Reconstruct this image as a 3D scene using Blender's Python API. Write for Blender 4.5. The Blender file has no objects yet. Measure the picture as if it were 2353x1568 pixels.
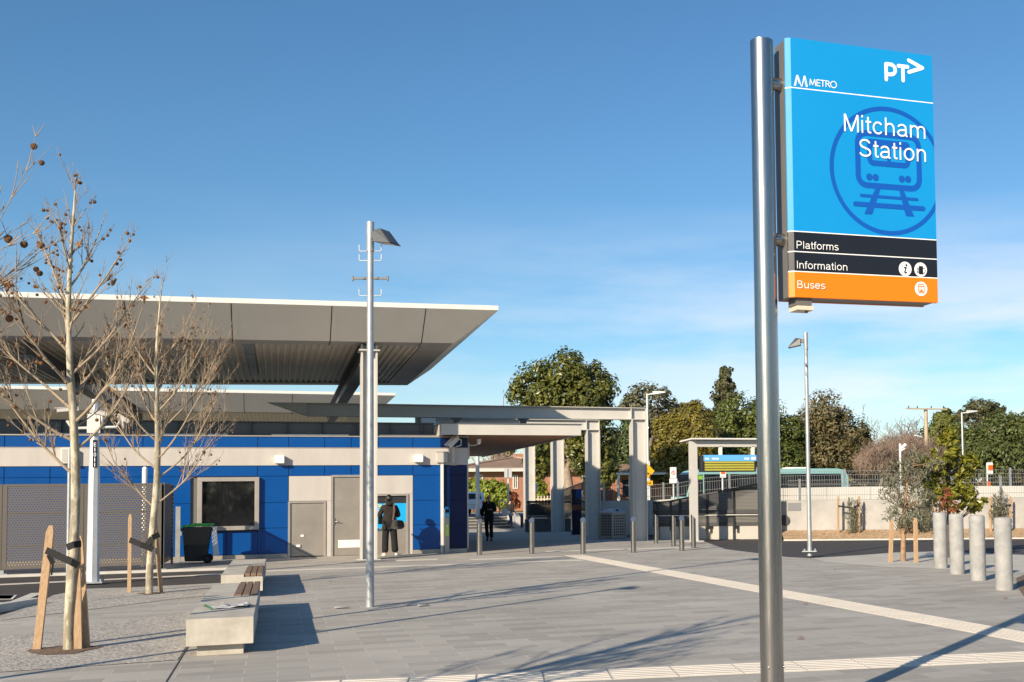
import bpy, bmesh, math, random
from mathutils import Vector, Matrix, Quaternion
from math import sin, cos, pi, radians as rad

S = bpy.context.scene
COL = S.collection

# ------------------------------------------------------------------ camera
HC = 1.62                                   # eye height
PITCH, ROLL, YAW = math.atan(.052), .0143, rad(20.8)
LENS_PX, IMG_W, IMG_H = 2600., 2353., 1568.  # focal length in units of a 2353 px wide frame
PPX, PPY = IMG_W / 2 + 450, 1006.           # principal point (shift lens)
FW = Vector((sin(YAW) * cos(PITCH), cos(YAW) * cos(PITCH), sin(PITCH)))
_r0 = Vector((cos(YAW), -sin(YAW), 0)); _u0 = _r0.cross(FW)
RT = _r0 * cos(ROLL) - _u0 * sin(ROLL); UP = RT.cross(FW)
EYE = Vector((0, 0, HC))
cd = bpy.data.cameras.new('camera'); cam = bpy.data.objects.new('camera', cd); COL.objects.link(cam)
cam.matrix_world = Matrix(((RT.x, UP.x, -FW.x, 0), (RT.y, UP.y, -FW.y, 0), (RT.z, UP.z, -FW.z, HC), (0, 0, 0, 1)))
cd.sensor_fit = 'HORIZONTAL'; cd.sensor_width = 36; cd.lens = LENS_PX / IMG_W * 36
cd.shift_x = -(PPX - IMG_W / 2) / IMG_W; cd.shift_y = (PPY - IMG_H / 2) / IMG_W
cd.clip_start = .1; cd.clip_end = 5000
S.camera = cam

def ray(x, y): return FW + RT * ((x - PPX) / LENS_PX) - UP * ((y - PPY) / LENS_PX)
def G(x, y, z=0.):                          # ground point seen at a measured photo position
    d = ray(x, y); return EYE + d * ((z - HC) / d.z)
def P(x, y, Y):                             # point at known distance Y into the site
    d = ray(x, y); return EYE + d * (Y / d.y)
def PX(x, y, X):
    d = ray(x, y); return EYE + d * (X / d.x)
def PL(x, y, a, b):                         # point on the vertical plane through plan points a, b
    d = ray(x, y); nx, ny = (b[1] - a[1]), -(b[0] - a[0])
    t = (nx * a[0] + ny * a[1]) / (nx * d.x + ny * d.y); return EYE + d * t

# ------------------------------------------------------------------ world, sun, exposure
SUN_AZ, SUN_EL = rad(41), rad(23.5)         # shadows run towards +x +y
to_sun = Vector((-cos(SUN_AZ) * cos(SUN_EL), -sin(SUN_AZ) * cos(SUN_EL), sin(SUN_EL)))
w = bpy.data.worlds.new('World'); S.world = w; w.use_nodes = True
nt = w.node_tree; nt.nodes.clear()
def nn(t, ty, **kw):
    n = t.nodes.new(ty)
    for k, v in kw.items():
        if k.startswith('i_'):
            n.inputs[k[2:].replace('_', ' ')].default_value = v
        else: setattr(n, k, v)
    return n
out = nn(nt, 'ShaderNodeOutputWorld'); bg = nn(nt, 'ShaderNodeBackground'); bg.inputs[1].default_value = .095
sky = nn(nt, 'ShaderNodeTexSky'); sky.sky_type = 'NISHITA'; sky.sun_disc = False
sky.sun_elevation = SUN_EL; sky.sun_rotation = math.atan2(to_sun.x, to_sun.y)
sky.altitude = 150; sky.air_density = 1.0; sky.dust_density = .55; sky.ozone_density = 3.2
# thin streaky cloud low in the sky, by direction
tc = nn(nt, 'ShaderNodeTexCoord'); sx = nn(nt, 'ShaderNodeSeparateXYZ'); nt.links.new(tc.outputs['Generated'], sx.inputs[0])
mp = nn(nt, 'ShaderNodeMapping'); mp.inputs['Scale'].default_value = (1.6, 1.6, 9.0); mp.inputs['Rotation'].default_value = (.05, .1, 0)
nt.links.new(tc.outputs['Generated'], mp.inputs[0])
nz = nn(nt, 'ShaderNodeTexNoise'); nz.inputs['Scale'].default_value = 2.2; nz.inputs['Detail'].default_value = 7; nz.inputs['Roughness'].default_value = .55
nt.links.new(mp.outputs[0], nz.inputs[0])
cr = nn(nt, 'ShaderNodeValToRGB'); cr.color_ramp.elements[0].position = .38; cr.color_ramp.elements[1].position = .60
nt.links.new(nz.outputs[0], cr.inputs[0])
er = nn(nt, 'ShaderNodeValToRGB'); e = er.color_ramp.elements
e[0].position = 0.0; e[0].color = (1, 1, 1, 1); e[1].position = .255; e[1].color = (0, 0, 0, 1)
e.new(.16).color = (.8, .8, .8, 1)
nt.links.new(sx.outputs[2], er.inputs[0])
mu = nn(nt, 'ShaderNodeMath', operation='MULTIPLY'); nt.links.new(cr.outputs[0], mu.inputs[0]); nt.links.new(er.outputs[0], mu.inputs[1])
xr_ = nn(nt, 'ShaderNodeMapRange'); xr_.inputs['From Min'].default_value = -.05; xr_.inputs['From Max'].default_value = .65; xr_.inputs['To Min'].default_value = .12; xr_.inputs['To Max'].default_value = .72
nt.links.new(sx.outputs[0], xr_.inputs[0])
m2 = nn(nt, 'ShaderNodeMath', operation='MULTIPLY'); nt.links.new(xr_.outputs[0], m2.inputs[1]); nt.links.new(mu.outputs[0], m2.inputs[0])
mix = nn(nt, 'ShaderNodeMixRGB'); mix.inputs[2].default_value = (7.6, 7.3, 7.5, 1)
hs_ = nn(nt, 'ShaderNodeHueSaturation'); hs_.inputs['Saturation'].default_value = 1.14; hs_.inputs['Value'].default_value = 1.0
tint = nn(nt, 'ShaderNodeMixRGB', blend_type='MULTIPLY'); tint.inputs[0].default_value = 1; tint.inputs[2].default_value = (.93, 1.0, .995, 1)
nt.links.new(sky.outputs[0], tint.inputs[1]); nt.links.new(tint.outputs[0], hs_.inputs['Color'])
nt.links.new(m2.outputs[0], mix.inputs[0]); nt.links.new(hs_.outputs[0], mix.inputs[1])
nt.links.new(mix.outputs[0], bg.inputs[0]); nt.links.new(bg.outputs[0], out.inputs[0])

sl = bpy.data.lights.new('sun', 'SUN'); sl.energy = 5.0; sl.angle = rad(.5); sl.color = (1.0, .85, .645)
so = bpy.data.objects.new('sun', sl); COL.objects.link(so); so.rotation_euler = (-to_sun).to_track_quat('-Z', 'Y').to_euler()
so.location = to_sun * 60
S.view_settings.view_transform = 'Standard'; S.view_settings.look = 'None'
S.view_settings.exposure = 0.56; S.view_settings.gamma = 1.0
S.cycles.use_denoising = True
S.cycles.transparent_max_bounces = 16
S.cycles.max_bounces = 6

# ------------------------------------------------------------------ helpers: materials
MATS = {}
SHARP = {'plane tree bark'}
def mat(name, col, rough=.6, metal=0., var=.0, vs=4., bump=0., bs=60., spec=.5, det=4., stretch=None, col2=None, coat=0.):
    if name in MATS: return MATS[name]
    m = bpy.data.materials.new(name); m.use_nodes = True; t = m.node_tree; b = t.nodes['Principled BSDF']
    b.inputs['Roughness'].default_value = rough; b.inputs['Metallic'].default_value = metal
    b.inputs['Specular IOR Level'].default_value = spec; b.inputs['Coat Weight'].default_value = coat
    c = (*col, 1)
    b.inputs['Base Color'].default_value = c
    tc = nn(t, 'ShaderNodeTexCoord'); vec = tc.outputs['Object']
    if stretch:
        mp = nn(t, 'ShaderNodeMapping'); mp.inputs['Scale'].default_value = stretch; t.links.new(vec, mp.inputs[0]); vec = mp.outputs[0]
    if var or col2:
        n = nn(t, 'ShaderNodeTexNoise'); n.inputs['Scale'].default_value = vs; n.inputs['Detail'].default_value = det; n.inputs['Roughness'].default_value = .65
        t.links.new(vec, n.inputs[0])
        r = nn(t, 'ShaderNodeValToRGB'); r.color_ramp.elements[0].position = .45 if name in SHARP else .3; r.color_ramp.elements[1].position = .56 if name in SHARP else .7
        lo = col2 if col2 else tuple(x * (1 - var) for x in col); hi = col if col2 else tuple(min(1, x * (1 + var)) for x in col)
        r.color_ramp.elements[0].color = (*lo, 1); r.color_ramp.elements[1].color = (*hi, 1)
        t.links.new(n.outputs[0], r.inputs[0]); t.links.new(r.outputs[0], b.inputs['Base Color'])
        mr = nn(t, 'ShaderNodeMapRange'); mr.inputs['To Min'].default_value = max(0, rough - .08); mr.inputs['To Max'].default_value = min(1, rough + .08)
        t.links.new(n.outputs[0], mr.inputs[0]); t.links.new(mr.outputs[0], b.inputs['Roughness'])
    if bump:
        n2 = nn(t, 'ShaderNodeTexNoise'); n2.inputs['Scale'].default_value = bs; n2.inputs['Detail'].default_value = 5
        t.links.new(vec, n2.inputs[0])
        bp = nn(t, 'ShaderNodeBump'); bp.inputs['Strength'].default_value = bump; bp.inputs['Distance'].default_value = .02
        t.links.new(n2.outputs[0], bp.inputs['Height']); t.links.new(bp.outputs[0], b.inputs['Normal'])
    MATS[name] = m; return m

def math_node(t, op, a, b=None):
    n = nn(t, 'ShaderNodeMath', operation=op)
    for i, v in enumerate((a, b)):
        if v is None: continue
        if isinstance(v, (int, float)): n.inputs[i].default_value = v
        else: t.links.new(v, n.inputs[i])
    return n.outputs[0]

def perforated(name, col, pitch, r, ax=('X', 'Z'), rough=.5, metal=.3, square=False):
    """sheet metal with rows of punched holes; the holes are really open"""
    if name in MATS: return MATS[name]
    m = bpy.data.materials.new(name); m.use_nodes = True; t = m.node_tree; b = t.nodes['Principled BSDF']; o = t.nodes['Material Output']
    b.inputs['Base Color'].default_value = (*col, 1); b.inputs['Roughness'].default_value = rough; b.inputs['Metallic'].default_value = metal
    tc = nn(t, 'ShaderNodeTexCoord'); s = nn(t, 'ShaderNodeSeparateXYZ'); t.links.new(tc.outputs['Object'], s.inputs[0])
    if ax == 'XY': u = math_node(t, 'SQRT', math_node(t, 'ADD', math_node(t, 'MULTIPLY', s.outputs['X'], s.outputs['X']), math_node(t, 'MULTIPLY', s.outputs['Y'], s.outputs['Y'])))
    else: u = s.outputs[ax[0]]
    v = s.outputs['Z']
    px, py = (pitch, pitch) if square else (pitch, pitch * 1.732)
    def lattice(off):
        a = math_node(t, 'SUBTRACT', math_node(t, 'FRACT', math_node(t, 'ADD', math_node(t, 'DIVIDE', u, px), 100 + off)), .5)
        c = math_node(t, 'SUBTRACT', math_node(t, 'FRACT', math_node(t, 'ADD', math_node(t, 'DIVIDE', v, py), 100 + off)), .5)
        a = math_node(t, 'ABSOLUTE', math_node(t, 'MULTIPLY', a, px)); c = math_node(t, 'ABSOLUTE', math_node(t, 'MULTIPLY', c, py))
        if square: return math_node(t, 'MAXIMUM', a, c)
        return math_node(t, 'SQRT', math_node(t, 'ADD', math_node(t, 'MULTIPLY', a, a), math_node(t, 'MULTIPLY', c, c)))
    d = lattice(0.)
    if not square: d = math_node(t, 'MINIMUM', d, lattice(.5))
    hole = math_node(t, 'LESS_THAN', d, r)
    tr = nn(t, 'ShaderNodeBsdfTransparent'); mx = nn(t, 'ShaderNodeMixShader')
    t.links.new(hole, mx.inputs[0]); t.links.new(b.outputs[0], mx.inputs[1]); t.links.new(tr.outputs[0], mx.inputs[2]); t.links.new(mx.outputs[0], o.inputs[0])
    MATS[name] = m; return m

def brickmat(name, c1, c2, mortar, bw, rh, ms, rough=.75, bias=0., offset=.5, bump=.3, fine=.12, freq=2, ax=None, rot=0., spots=False):
    if name in MATS: return MATS[name]
    m = bpy.data.materials.new(name); m.use_nodes = True; t = m.node_tree; b = t.nodes['Principled BSDF']
    b.inputs['Roughness'].default_value = rough; b.inputs['Specular IOR Level'].default_value = .2
    tc = nn(t, 'ShaderNodeTexCoord'); vec = tc.outputs['Object']
    if ax:                                   # use x / z of the wall
        s = nn(t, 'ShaderNodeSeparateXYZ'); c = nn(t, 'ShaderNodeCombineXYZ'); t.links.new(vec, s.inputs[0])
        t.links.new(math_node(t, 'ADD', s.outputs['X'], s.outputs['Y']), c.inputs[0]); t.links.new(s.outputs['Z'], c.inputs[1]); vec = c.outputs[0]
    if rot:
        mp = nn(t, 'ShaderNodeMapping'); mp.inputs['Rotation'].default_value = (0, 0, rot); t.links.new(vec, mp.inputs[0]); vec = mp.outputs[0]
    k = nn(t, 'ShaderNodeTexBrick'); k.offset = offset; k.offset_frequency = freq; k.squash = 1
    k.inputs['Color1'].default_value = (*c1, 1); k.inputs['Color2'].default_value = (*c2, 1); k.inputs['Mortar'].default_value = (*mortar, 1)
    k.inputs['Scale'].default_value = 1; k.inputs['Mortar Size'].default_value = ms; k.inputs['Brick Width'].default_value = bw
    k.inputs['Row Height'].default_value = rh; k.inputs['Bias'].default_value = bias; k.inputs['Mortar Smooth'].default_value = .1
    t.links.new(vec, k.inputs[0])
    n = nn(t, 'ShaderNodeTexNoise'); n.inputs['Scale'].default_value = 90; n.inputs['Detail'].default_value = 3; t.links.new(tc.outputs['Object'], n.inputs[0])
    n2 = nn(t, 'ShaderNodeTexNoise'); n2.inputs['Scale'].default_value = .45; n2.inputs['Detail'].default_value = 6; t.links.new(tc.outputs['Object'], n2.inputs[0])
    f = math_node(t, 'ADD', math_node(t, 'MULTIPLY', math_node(t, 'SUBTRACT', n.outputs[0], .5), fine * 2), math_node(t, 'MULTIPLY', math_node(t, 'SUBTRACT', n2.outputs[0], .5), .5))
    f = math_node(t, 'ADD', f, 1.)
    if spots:
        vo = nn(t, 'ShaderNodeTexVoronoi'); vo.inputs['Scale'].default_value = 1.5; t.links.new(tc.outputs['Object'], vo.inputs[0])
        f = math_node(t, 'MULTIPLY', f, math_node(t, 'SUBTRACT', 1., math_node(t, 'MULTIPLY', math_node(t, 'LESS_THAN', vo.outputs['Distance'], .035), .35)))
        n5 = nn(t, 'ShaderNodeTexNoise'); n5.inputs['Scale'].default_value = 2.2; n5.inputs['Detail'].default_value = 8; n5.inputs['Roughness'].default_value = .7; t.links.new(tc.outputs['Object'], n5.inputs[0])
        st = nn(t, 'ShaderNodeMapRange'); st.inputs['From Min'].default_value = .58; st.inputs['From Max'].default_value = .78; st.inputs['To Min'].default_value = 1.; st.inputs['To Max'].default_value = .72; t.links.new(n5.outputs[0], st.inputs[0])
        f = math_node(t, 'MULTIPLY', f, st.outputs[0])
    vm = nn(t, 'ShaderNodeVectorMath', operation='SCALE'); t.links.new(k.outputs[0], vm.inputs[0]); t.links.new(f, vm.inputs['Scale'])
    t.links.new(vm.outputs[0], b.inputs['Base Color'])
    if bump:
        bp = nn(t, 'ShaderNodeBump'); bp.inputs['Strength'].default_value = bump; bp.inputs['Distance'].default_value = .004; bp.invert = True
        t.links.new(k.outputs['Fac'], bp.inputs['Height']); t.links.new(bp.outputs[0], b.inputs['Normal'])
    MATS[name] = m; return m

def gravelmat(name, c1, c2, scale=55., bump=.9, c3=None):
    if name in MATS: return MATS[name]
    m = bpy.data.materials.new(name); m.use_nodes = True; t = m.node_tree; b = t.nodes['Principled BSDF']; b.inputs['Roughness'].default_value = .85
    tc = nn(t, 'ShaderNodeTexCoord'); v = nn(t, 'ShaderNodeTexVoronoi'); v.inputs['Scale'].default_value = scale
    t.links.new(tc.outputs['Object'], v.inputs[0])
    sp = nn(t, 'ShaderNodeSeparateXYZ'); t.links.new(v.outputs['Color'], sp.inputs[0])
    r = nn(t, 'ShaderNodeValToRGB'); r.color_ramp.elements[0].color = (*c1, 1); r.color_ramp.elements[1].color = (*c2, 1)
    if c3: r.color_ramp.elements.new(.86).color = (*c3, 1)
    n3 = nn(t, 'ShaderNodeTexNoise'); n3.inputs['Scale'].default_value = scale * .8; n3.inputs['Detail'].default_value = 2; t.links.new(tc.outputs['Object'], n3.inputs[0])
    t.links.new(math_node(t, 'ADD', math_node(t, 'MULTIPLY', sp.outputs[0], .6), math_node(t, 'MULTIPLY', math_node(t, 'SUBTRACT', n3.outputs[0], .3), 1.0)), r.inputs[0])
    n2 = nn(t, 'ShaderNodeTexNoise'); n2.inputs['Scale'].default_value = 1.3; n2.inputs['Detail'].default_value = 5; t.links.new(tc.outputs['Object'], n2.inputs[0])
    f = math_node(t, 'ADD', math_node(t, 'MULTIPLY', math_node(t, 'SUBTRACT', n2.outputs[0], .5), .5), 1.)
    vm = nn(t, 'ShaderNodeVectorMath', operation='SCALE'); t.links.new(r.outputs[0], vm.inputs[0]); t.links.new(f, vm.inputs['Scale'])
    t.links.new(vm.outputs[0], b.inputs['Base Color'])
    bp = nn(t, 'ShaderNodeBump'); bp.inputs['Strength'].default_value = bump; bp.inputs['Distance'].default_value = .012; bp.invert = True
    n4 = nn(t, 'ShaderNodeTexNoise'); n4.inputs['Scale'].default_value = scale * 1.1; n4.inputs['Detail'].default_value = 4; t.links.new(tc.outputs['Object'], n4.inputs[0]); bp.invert = False
    t.links.new(n4.outputs[0], bp.inputs['Height']); t.links.new(bp.outputs[0], b.inputs['Normal'])
    MATS[name] = m; return m

def leafmat(name, c1, c2, c3=None, rough=.45, trans=.25, spec=.4):
    """foliage: every leaf gets its own tone"""
    if name in MATS: return MATS[name]
    m = bpy.data.materials.new(name); m.use_nodes = True; t = m.node_tree; b = t.nodes['Principled BSDF']; o = t.nodes['Material Output']
    b.inputs['Roughness'].default_value = rough; b.inputs['Specular IOR Level'].default_value = spec
    g = nn(t, 'ShaderNodeNewGeometry'); r = nn(t, 'ShaderNodeValToRGB')
    r.color_ramp.elements[0].color = (*c1, 1); r.color_ramp.elements[1].color = (*c2, 1)
    if c3: r.color_ramp.elements[1].position = .9; r.color_ramp.elements.new(.97).color = (*c3, 1)
    tc = nn(t, 'ShaderNodeTexCoord'); n = nn(t, 'ShaderNodeTexNoise'); n.inputs['Scale'].default_value = .7; t.links.new(tc.outputs['Object'], n.inputs[0])
    f = math_node(t, 'ADD', math_node(t, 'MULTIPLY', g.outputs['Random Per Island'], .6), math_node(t, 'MULTIPLY', math_node(t, 'SUBTRACT', n.outputs[0], .3), .9))
    t.links.new(f, r.inputs[0]); t.links.new(r.outputs[0], b.inputs['Base Color'])
    tl = nn(t, 'ShaderNodeBsdfTranslucent'); t.links.new(r.outputs[0], tl.inputs[0])
    mx = nn(t, 'ShaderNodeMixShader'); mx.inputs[0].default_value = trans
    t.links.new(b.outputs[0], mx.inputs[1]); t.links.new(tl.outputs[0], mx.inputs[2]); t.links.new(mx.outputs[0], o.inputs[0])
    MATS[name] = m; return m

# ------------------------------------------------------------------ helpers: geometry
class MB:
    def __init__(s): s.v = []; s.f = []; s.m = []; s.sm = []
    def face(s, pts, m=0, sm=False):
        k = len(s.v); s.v += [tuple(p) for p in pts]; s.f.append(tuple(range(k, k + len(pts)))); s.m.append(m); s.sm.append(sm)
    def grid(s, verts, faces, m=0, sm=False):
        k = len(s.v); s.v += [tuple(p) for p in verts]
        for f in faces: s.f.append(tuple(i + k for i in f)); s.m.append(m); s.sm.append(sm)
    def box(s, x0, y0, z0, x1, y1, z1, m=0):
        v = [(x0, y0, z0), (x1, y0, z0), (x1, y1, z0), (x0, y1, z0), (x0, y0, z1), (x1, y0, z1), (x1, y1, z1), (x0, y1, z1)]
        s.grid(v, [(0, 3, 2, 1), (4, 5, 6, 7), (0, 1, 5, 4), (1, 2, 6, 5), (2, 3, 7, 6), (3, 0, 4, 7)], m); return s
    def beam(s, a, b, wx, wy, m=0, up=Vector((0, 0, 1))):
        """rectangular bar from a to b"""
        a = Vector(a); b = Vector(b); d = (b - a).normalized()
        if abs(d.dot(up)) > .99: up = Vector((0, 1, 0))
        x = d.cross(up).normalized(); y = x.cross(d)
        v = []
        for p in (a, b):
            for i, j in ((-1, -1), (1, -1), (1, 1), (-1, 1)): v.append(p + x * (i * wx / 2) + y * (j * wy / 2))
        s.grid(v, [(3, 2, 1, 0), (4, 5, 6, 7), (0, 1, 5, 4), (1, 2, 6, 5), (2, 3, 7, 6), (3, 0, 4, 7)], m); return s
    def tube(s, pts, r, n=8, m=0, cap=True, sm=True):
        pts = [Vector(p) for p in pts]; rr = r if isinstance(r, (list, tuple)) else [r] * len(pts)
        v = []; f = []; prev = None
        for i, p in enumerate(pts):
            d = (pts[min(i + 1, len(pts) - 1)] - pts[max(i - 1, 0)])
            if d.length < 1e-9: d = Vector((0, 0, 1))
            d.normalize()
            if prev is None:
                a = Vector((0, 0, 1)) if abs(d.z) < .9 else Vector((1, 0, 0))
                x = d.cross(a).normalized()
            else:
                x = (prev - d * prev.dot(d))
                if x.length < 1e-6: x = d.orthogonal()
                x.normalize()
            prev = x; y = d.cross(x)
            for k in range(n): v.append(p + (x * cos(2 * pi * k / n) + y * sin(2 * pi * k / n)) * rr[i])
        for i in range(len(pts) - 1):
            for k in range(n): f.append((i * n + k, i * n + (k + 1) % n, (i + 1) * n + (k + 1) % n, (i + 1) * n + k))
        s.grid(v, f, m, sm)
        if cap:
            s.face(v[:n][::-1], m); s.face(v[-n:], m)
        return s
    def cyl(s, c, r, z0, z1, n=20, m=0, r2=None):
        return s.tube([(c[0], c[1], z0), (c[0], c[1], z1)], [r, r if r2 is None else r2], n, m)
    def prism(s, poly, z0, z1, m=0):
        a = sum(poly[i][0] * poly[(i + 1) % len(poly)][1] - poly[(i + 1) % len(poly)][0] * poly[i][1] for i in range(len(poly)))
        if a < 0: poly = poly[::-1]
        n = len(poly); b = [(p[0], p[1], z0) for p in poly]; t = [(p[0], p[1], z1) for p in poly]
        s.face(b[::-1], m); s.face(t, m)
        for i in range(n): j = (i + 1) % n; s.face([b[i], b[j], t[j], t[i]], m)
        return s
    def extrude(s, pts, vec, m=0):
        """closed solid from a planar loop of 3-D points"""
        vec = Vector(vec); a = [Vector(p) for p in pts]; b = [p + vec for p in a]; n = len(a)
        nrm = Vector((0, 0, 0))
        for i in range(n): nrm += a[i].cross(a[(i + 1) % n])
        if nrm.dot(vec) > 0: a, b = a[::-1], b[::-1]
        s.face(a, m); s.face(b[::-1], m)
        for i in range(n): j = (i + 1) % n; s.face([a[j], a[i], b[i], b[j]], m)
        return s
    def ball(s, c, r, m=0, n=8, k=5, sq=(1, 1, 1)):
        v = []; f = []
        v.append((c[0], c[1], c[2] + r * sq[2]))
        for i in range(1, k):
            for j in range(n):
                th = pi * i / k; ph = 2 * pi * j / n
                v.append((c[0] + r * sq[0] * sin(th) * cos(ph), c[1] + r * sq[1] * sin(th) * sin(ph), c[2] + r * sq[2] * cos(th)))
        v.append((c[0], c[1], c[2] - r * sq[2]))
        for j in range(n): f.append((0, 1 + j, 1 + (j + 1) % n)); f.append((len(v) - 1, 1 + (k - 2) * n + (j + 1) % n, 1 + (k - 2) * n + j))
        for i in range(k - 2):
            for j in range(n): f.append((1 + i * n + j, 1 + (i + 1) * n + j, 1 + (i + 1) * n + (j + 1) % n, 1 + i * n + (j + 1) % n))
        s.grid(v, f, m, True); return s
    def build(s, name, mats, parent=None, world=True, bevel=0., origin=None):
        me = bpy.data.meshes.new(name)
        off = Vector((0, 0, 0))
        if parent is not None and world:
            p = parent
            while p is not None: off = off + p.location; p = p.parent
        elif origin is not None: off = Vector(origin)
        me.from_pydata([(v[0] - off.x, v[1] - off.y, v[2] - off.z) for v in s.v], [], s.f)
        if not isinstance(mats, (list, tuple)): mats = [mats]
        for mm in mats: me.materials.append(mm)
        me.polygons.foreach_set('material_index', s.m); me.polygons.foreach_set('use_smooth', s.sm); me.update()
        o = bpy.data.objects.new(name, me); COL.objects.link(o)
        if parent is not None: o.parent = parent
        elif origin is not None: o.location = off
        if bevel:
            b = o.modifiers.new('bevel', 'BEVEL'); b.width = bevel; b.segments = 2; b.limit_method = 'ANGLE'; b.angle_limit = rad(40)
        return o

def thing(name, label, cat, loc=(0, 0, 0), group=None):
    o = bpy.data.objects.new(name, None); COL.objects.link(o); o.location = loc; o.empty_display_size = .2
    o['label'] = label; o['category'] = cat
    if group: o['group'] = group
    return o
def tag(o, label, cat, group=None):
    o['label'] = label; o['category'] = cat
    if group: o['group'] = group
    return o
def struct(o): o['kind'] = 'structure'; return o
def copy_tree(o, loc=None, label=None, rotz=None, parent=None):
    c = o.copy(); COL.objects.link(c)
    if parent is not None: c.parent = parent
    if loc is not None: c.location = loc
    if rotz is not None: c.rotation_euler = (0, 0, rotz)
    if label: c['label'] = label
    for ch in list(o.children): copy_tree(ch, parent=c)
    return c

def i_beam(mb, a, b, h, wd, tf=.025, tw=.018, m=0):
    """I section from a to b (horizontal), h deep, wd wide"""
    a = Vector(a); b = Vector(b)
    z = Vector((0, 0, 1))
    mb.beam(a + z * (h / 2 - tf / 2), b + z * (h / 2 - tf / 2), wd, tf, m); mb.beam(a - z * (h / 2 - tf / 2), b - z * (h / 2 - tf / 2), wd, tf, m)
    mb.beam(a, b, tw, h - 2 * tf, m)
def h_column(mb, x0, x1, y, dy, z0, z1, tf=.03, tw=.02, m=0):
    """flanges face -x and +x, web faces the forecourt"""
    mb.box(x0, y - dy / 2, z0, x0 + tf, y + dy / 2, z1, m); mb.box(x1 - tf, y - dy / 2, z0, x1, y + dy / 2, z1, m)
    mb.box(x0 + tf, y - tw / 2, z0, x1 - tf, y + tw / 2, z1, m)
FONT = None
def text_mesh(txt, mtl, name, parent, frame, u0, v0, u1=None, cap=None, off=.004, depth=.002, shear=0.):
    """flat lettering on a board: frame = (origin, u axis, v axis, normal); spans u0..u1, capital height cap"""
    cu = bpy.data.curves.new('lettering', 'FONT'); cu.body = txt; cu.size = 1; cu.resolution_u = 6; cu.shear = shear
    o = bpy.data.objects.new('lettering', cu); COL.objects.link(o)
    dg = bpy.context.evaluated_depsgraph_get(); me = bpy.data.meshes.new_from_object(o.evaluated_get(dg))
    bpy.data.objects.remove(o); bpy.data.curves.remove(cu)
    xs = [v.co.x for v in me.vertices]; x0, x1 = min(xs), max(xs)
    CAPH = .729
    sy = cap / CAPH; sxx = sy if u1 is None else (u1 - u0) / (x1 - x0)
    O, U, V, N = frame
    poff = Vector((0, 0, 0)); p = parent
    while p is not None: poff += p.location; p = p.parent
    for v in me.vertices: v.co = O + U * (u0 + (v.co.x - x0) * sxx) + V * (v0 + v.co.y * sy) + N * off - poff
    me.materials.clear(); me.materials.append(mtl); me.update(); me.name = name
    ob = bpy.data.objects.new(name, me); COL.objects.link(ob); ob.parent = parent
    return ob
class Board:
    """flat marks on a board; each piece sits a hair above the one before"""
    def __init__(s, frame, off=.003): s.F = frame; s.o = off; s.mb = MB()
    def p(s, u, v): O, U, V, N = s.F; return O + U * u + V * v + N * s.o
    def poly(s, pts, m=0): s.mb.face([s.p(*q) for q in pts], m); s.o += .00001
    def rect(s, u0, v0, u1, v1, m=0): s.poly([(u0, v0), (u1, v0), (u1, v1), (u0, v1)], m)
    def disc(s, u, v, r, m=0, n=28, ry=None): s.poly([(u + r * cos(2 * pi * k / n), v + (ry or r) * sin(2 * pi * k / n)) for k in range(n)], m)
    def ring(s, u, v, r0, r1, m=0, n=64, clip=None):
        for k in range(n):
            a, b = 2 * pi * k / n, 2 * pi * (k + 1) / n
            q = [(u + r * cos(t), v + r * sin(t)) for r, t in ((r0, a), (r1, a), (r1, b), (r0, b))]
            if clip is not None:
                if min(x for x, _ in q) > clip: continue
                q = [(min(x, clip), y) for x, y in q]
            s.mb.face([s.p(*z) for z in q], m)
        s.o += .00001
    def stroke(s, pts, wd, m=0, close=False, cap=True):
        if close: pts = list(pts) + [pts[0]]
        for (x0, y0), (x1, y1) in zip(pts, pts[1:]):
            d = math.hypot(x1 - x0, y1 - y0)
            if d < 1e-7: continue
            nx, ny = -(y1 - y0) / d * wd / 2, (x1 - x0) / d * wd / 2
            s.poly([(x0 - nx, y0 - ny), (x1 - nx, y1 - ny), (x1 + nx, y1 + ny), (x0 + nx, y0 + ny)], m)
        if cap:
            for x, y in pts: s.disc(x, y, wd / 2, m, 12)
    def rrect(s, u0, v0, u1, v1, r, wd, m=0):
        q = []
        for cx, cy, a0 in ((u1 - r, v1 - r, 0), (u0 + r, v1 - r, 90), (u0 + r, v0 + r, 180), (u1 - r, v0 + r, 270)):
            for k in range(5): a = rad(a0 + 22.5 * k); q.append((cx + r * cos(a), cy + r * sin(a)))
        s.stroke(q, wd, m, True)

def arc(cx, cy, rx, ry, a0, a1, n=12): return [(cx + rx * cos(rad(a0 + (a1 - a0) * k / n)), cy + ry * sin(rad(a0 + (a1 - a0) * k / n))) for k in range(n + 1)]
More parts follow.
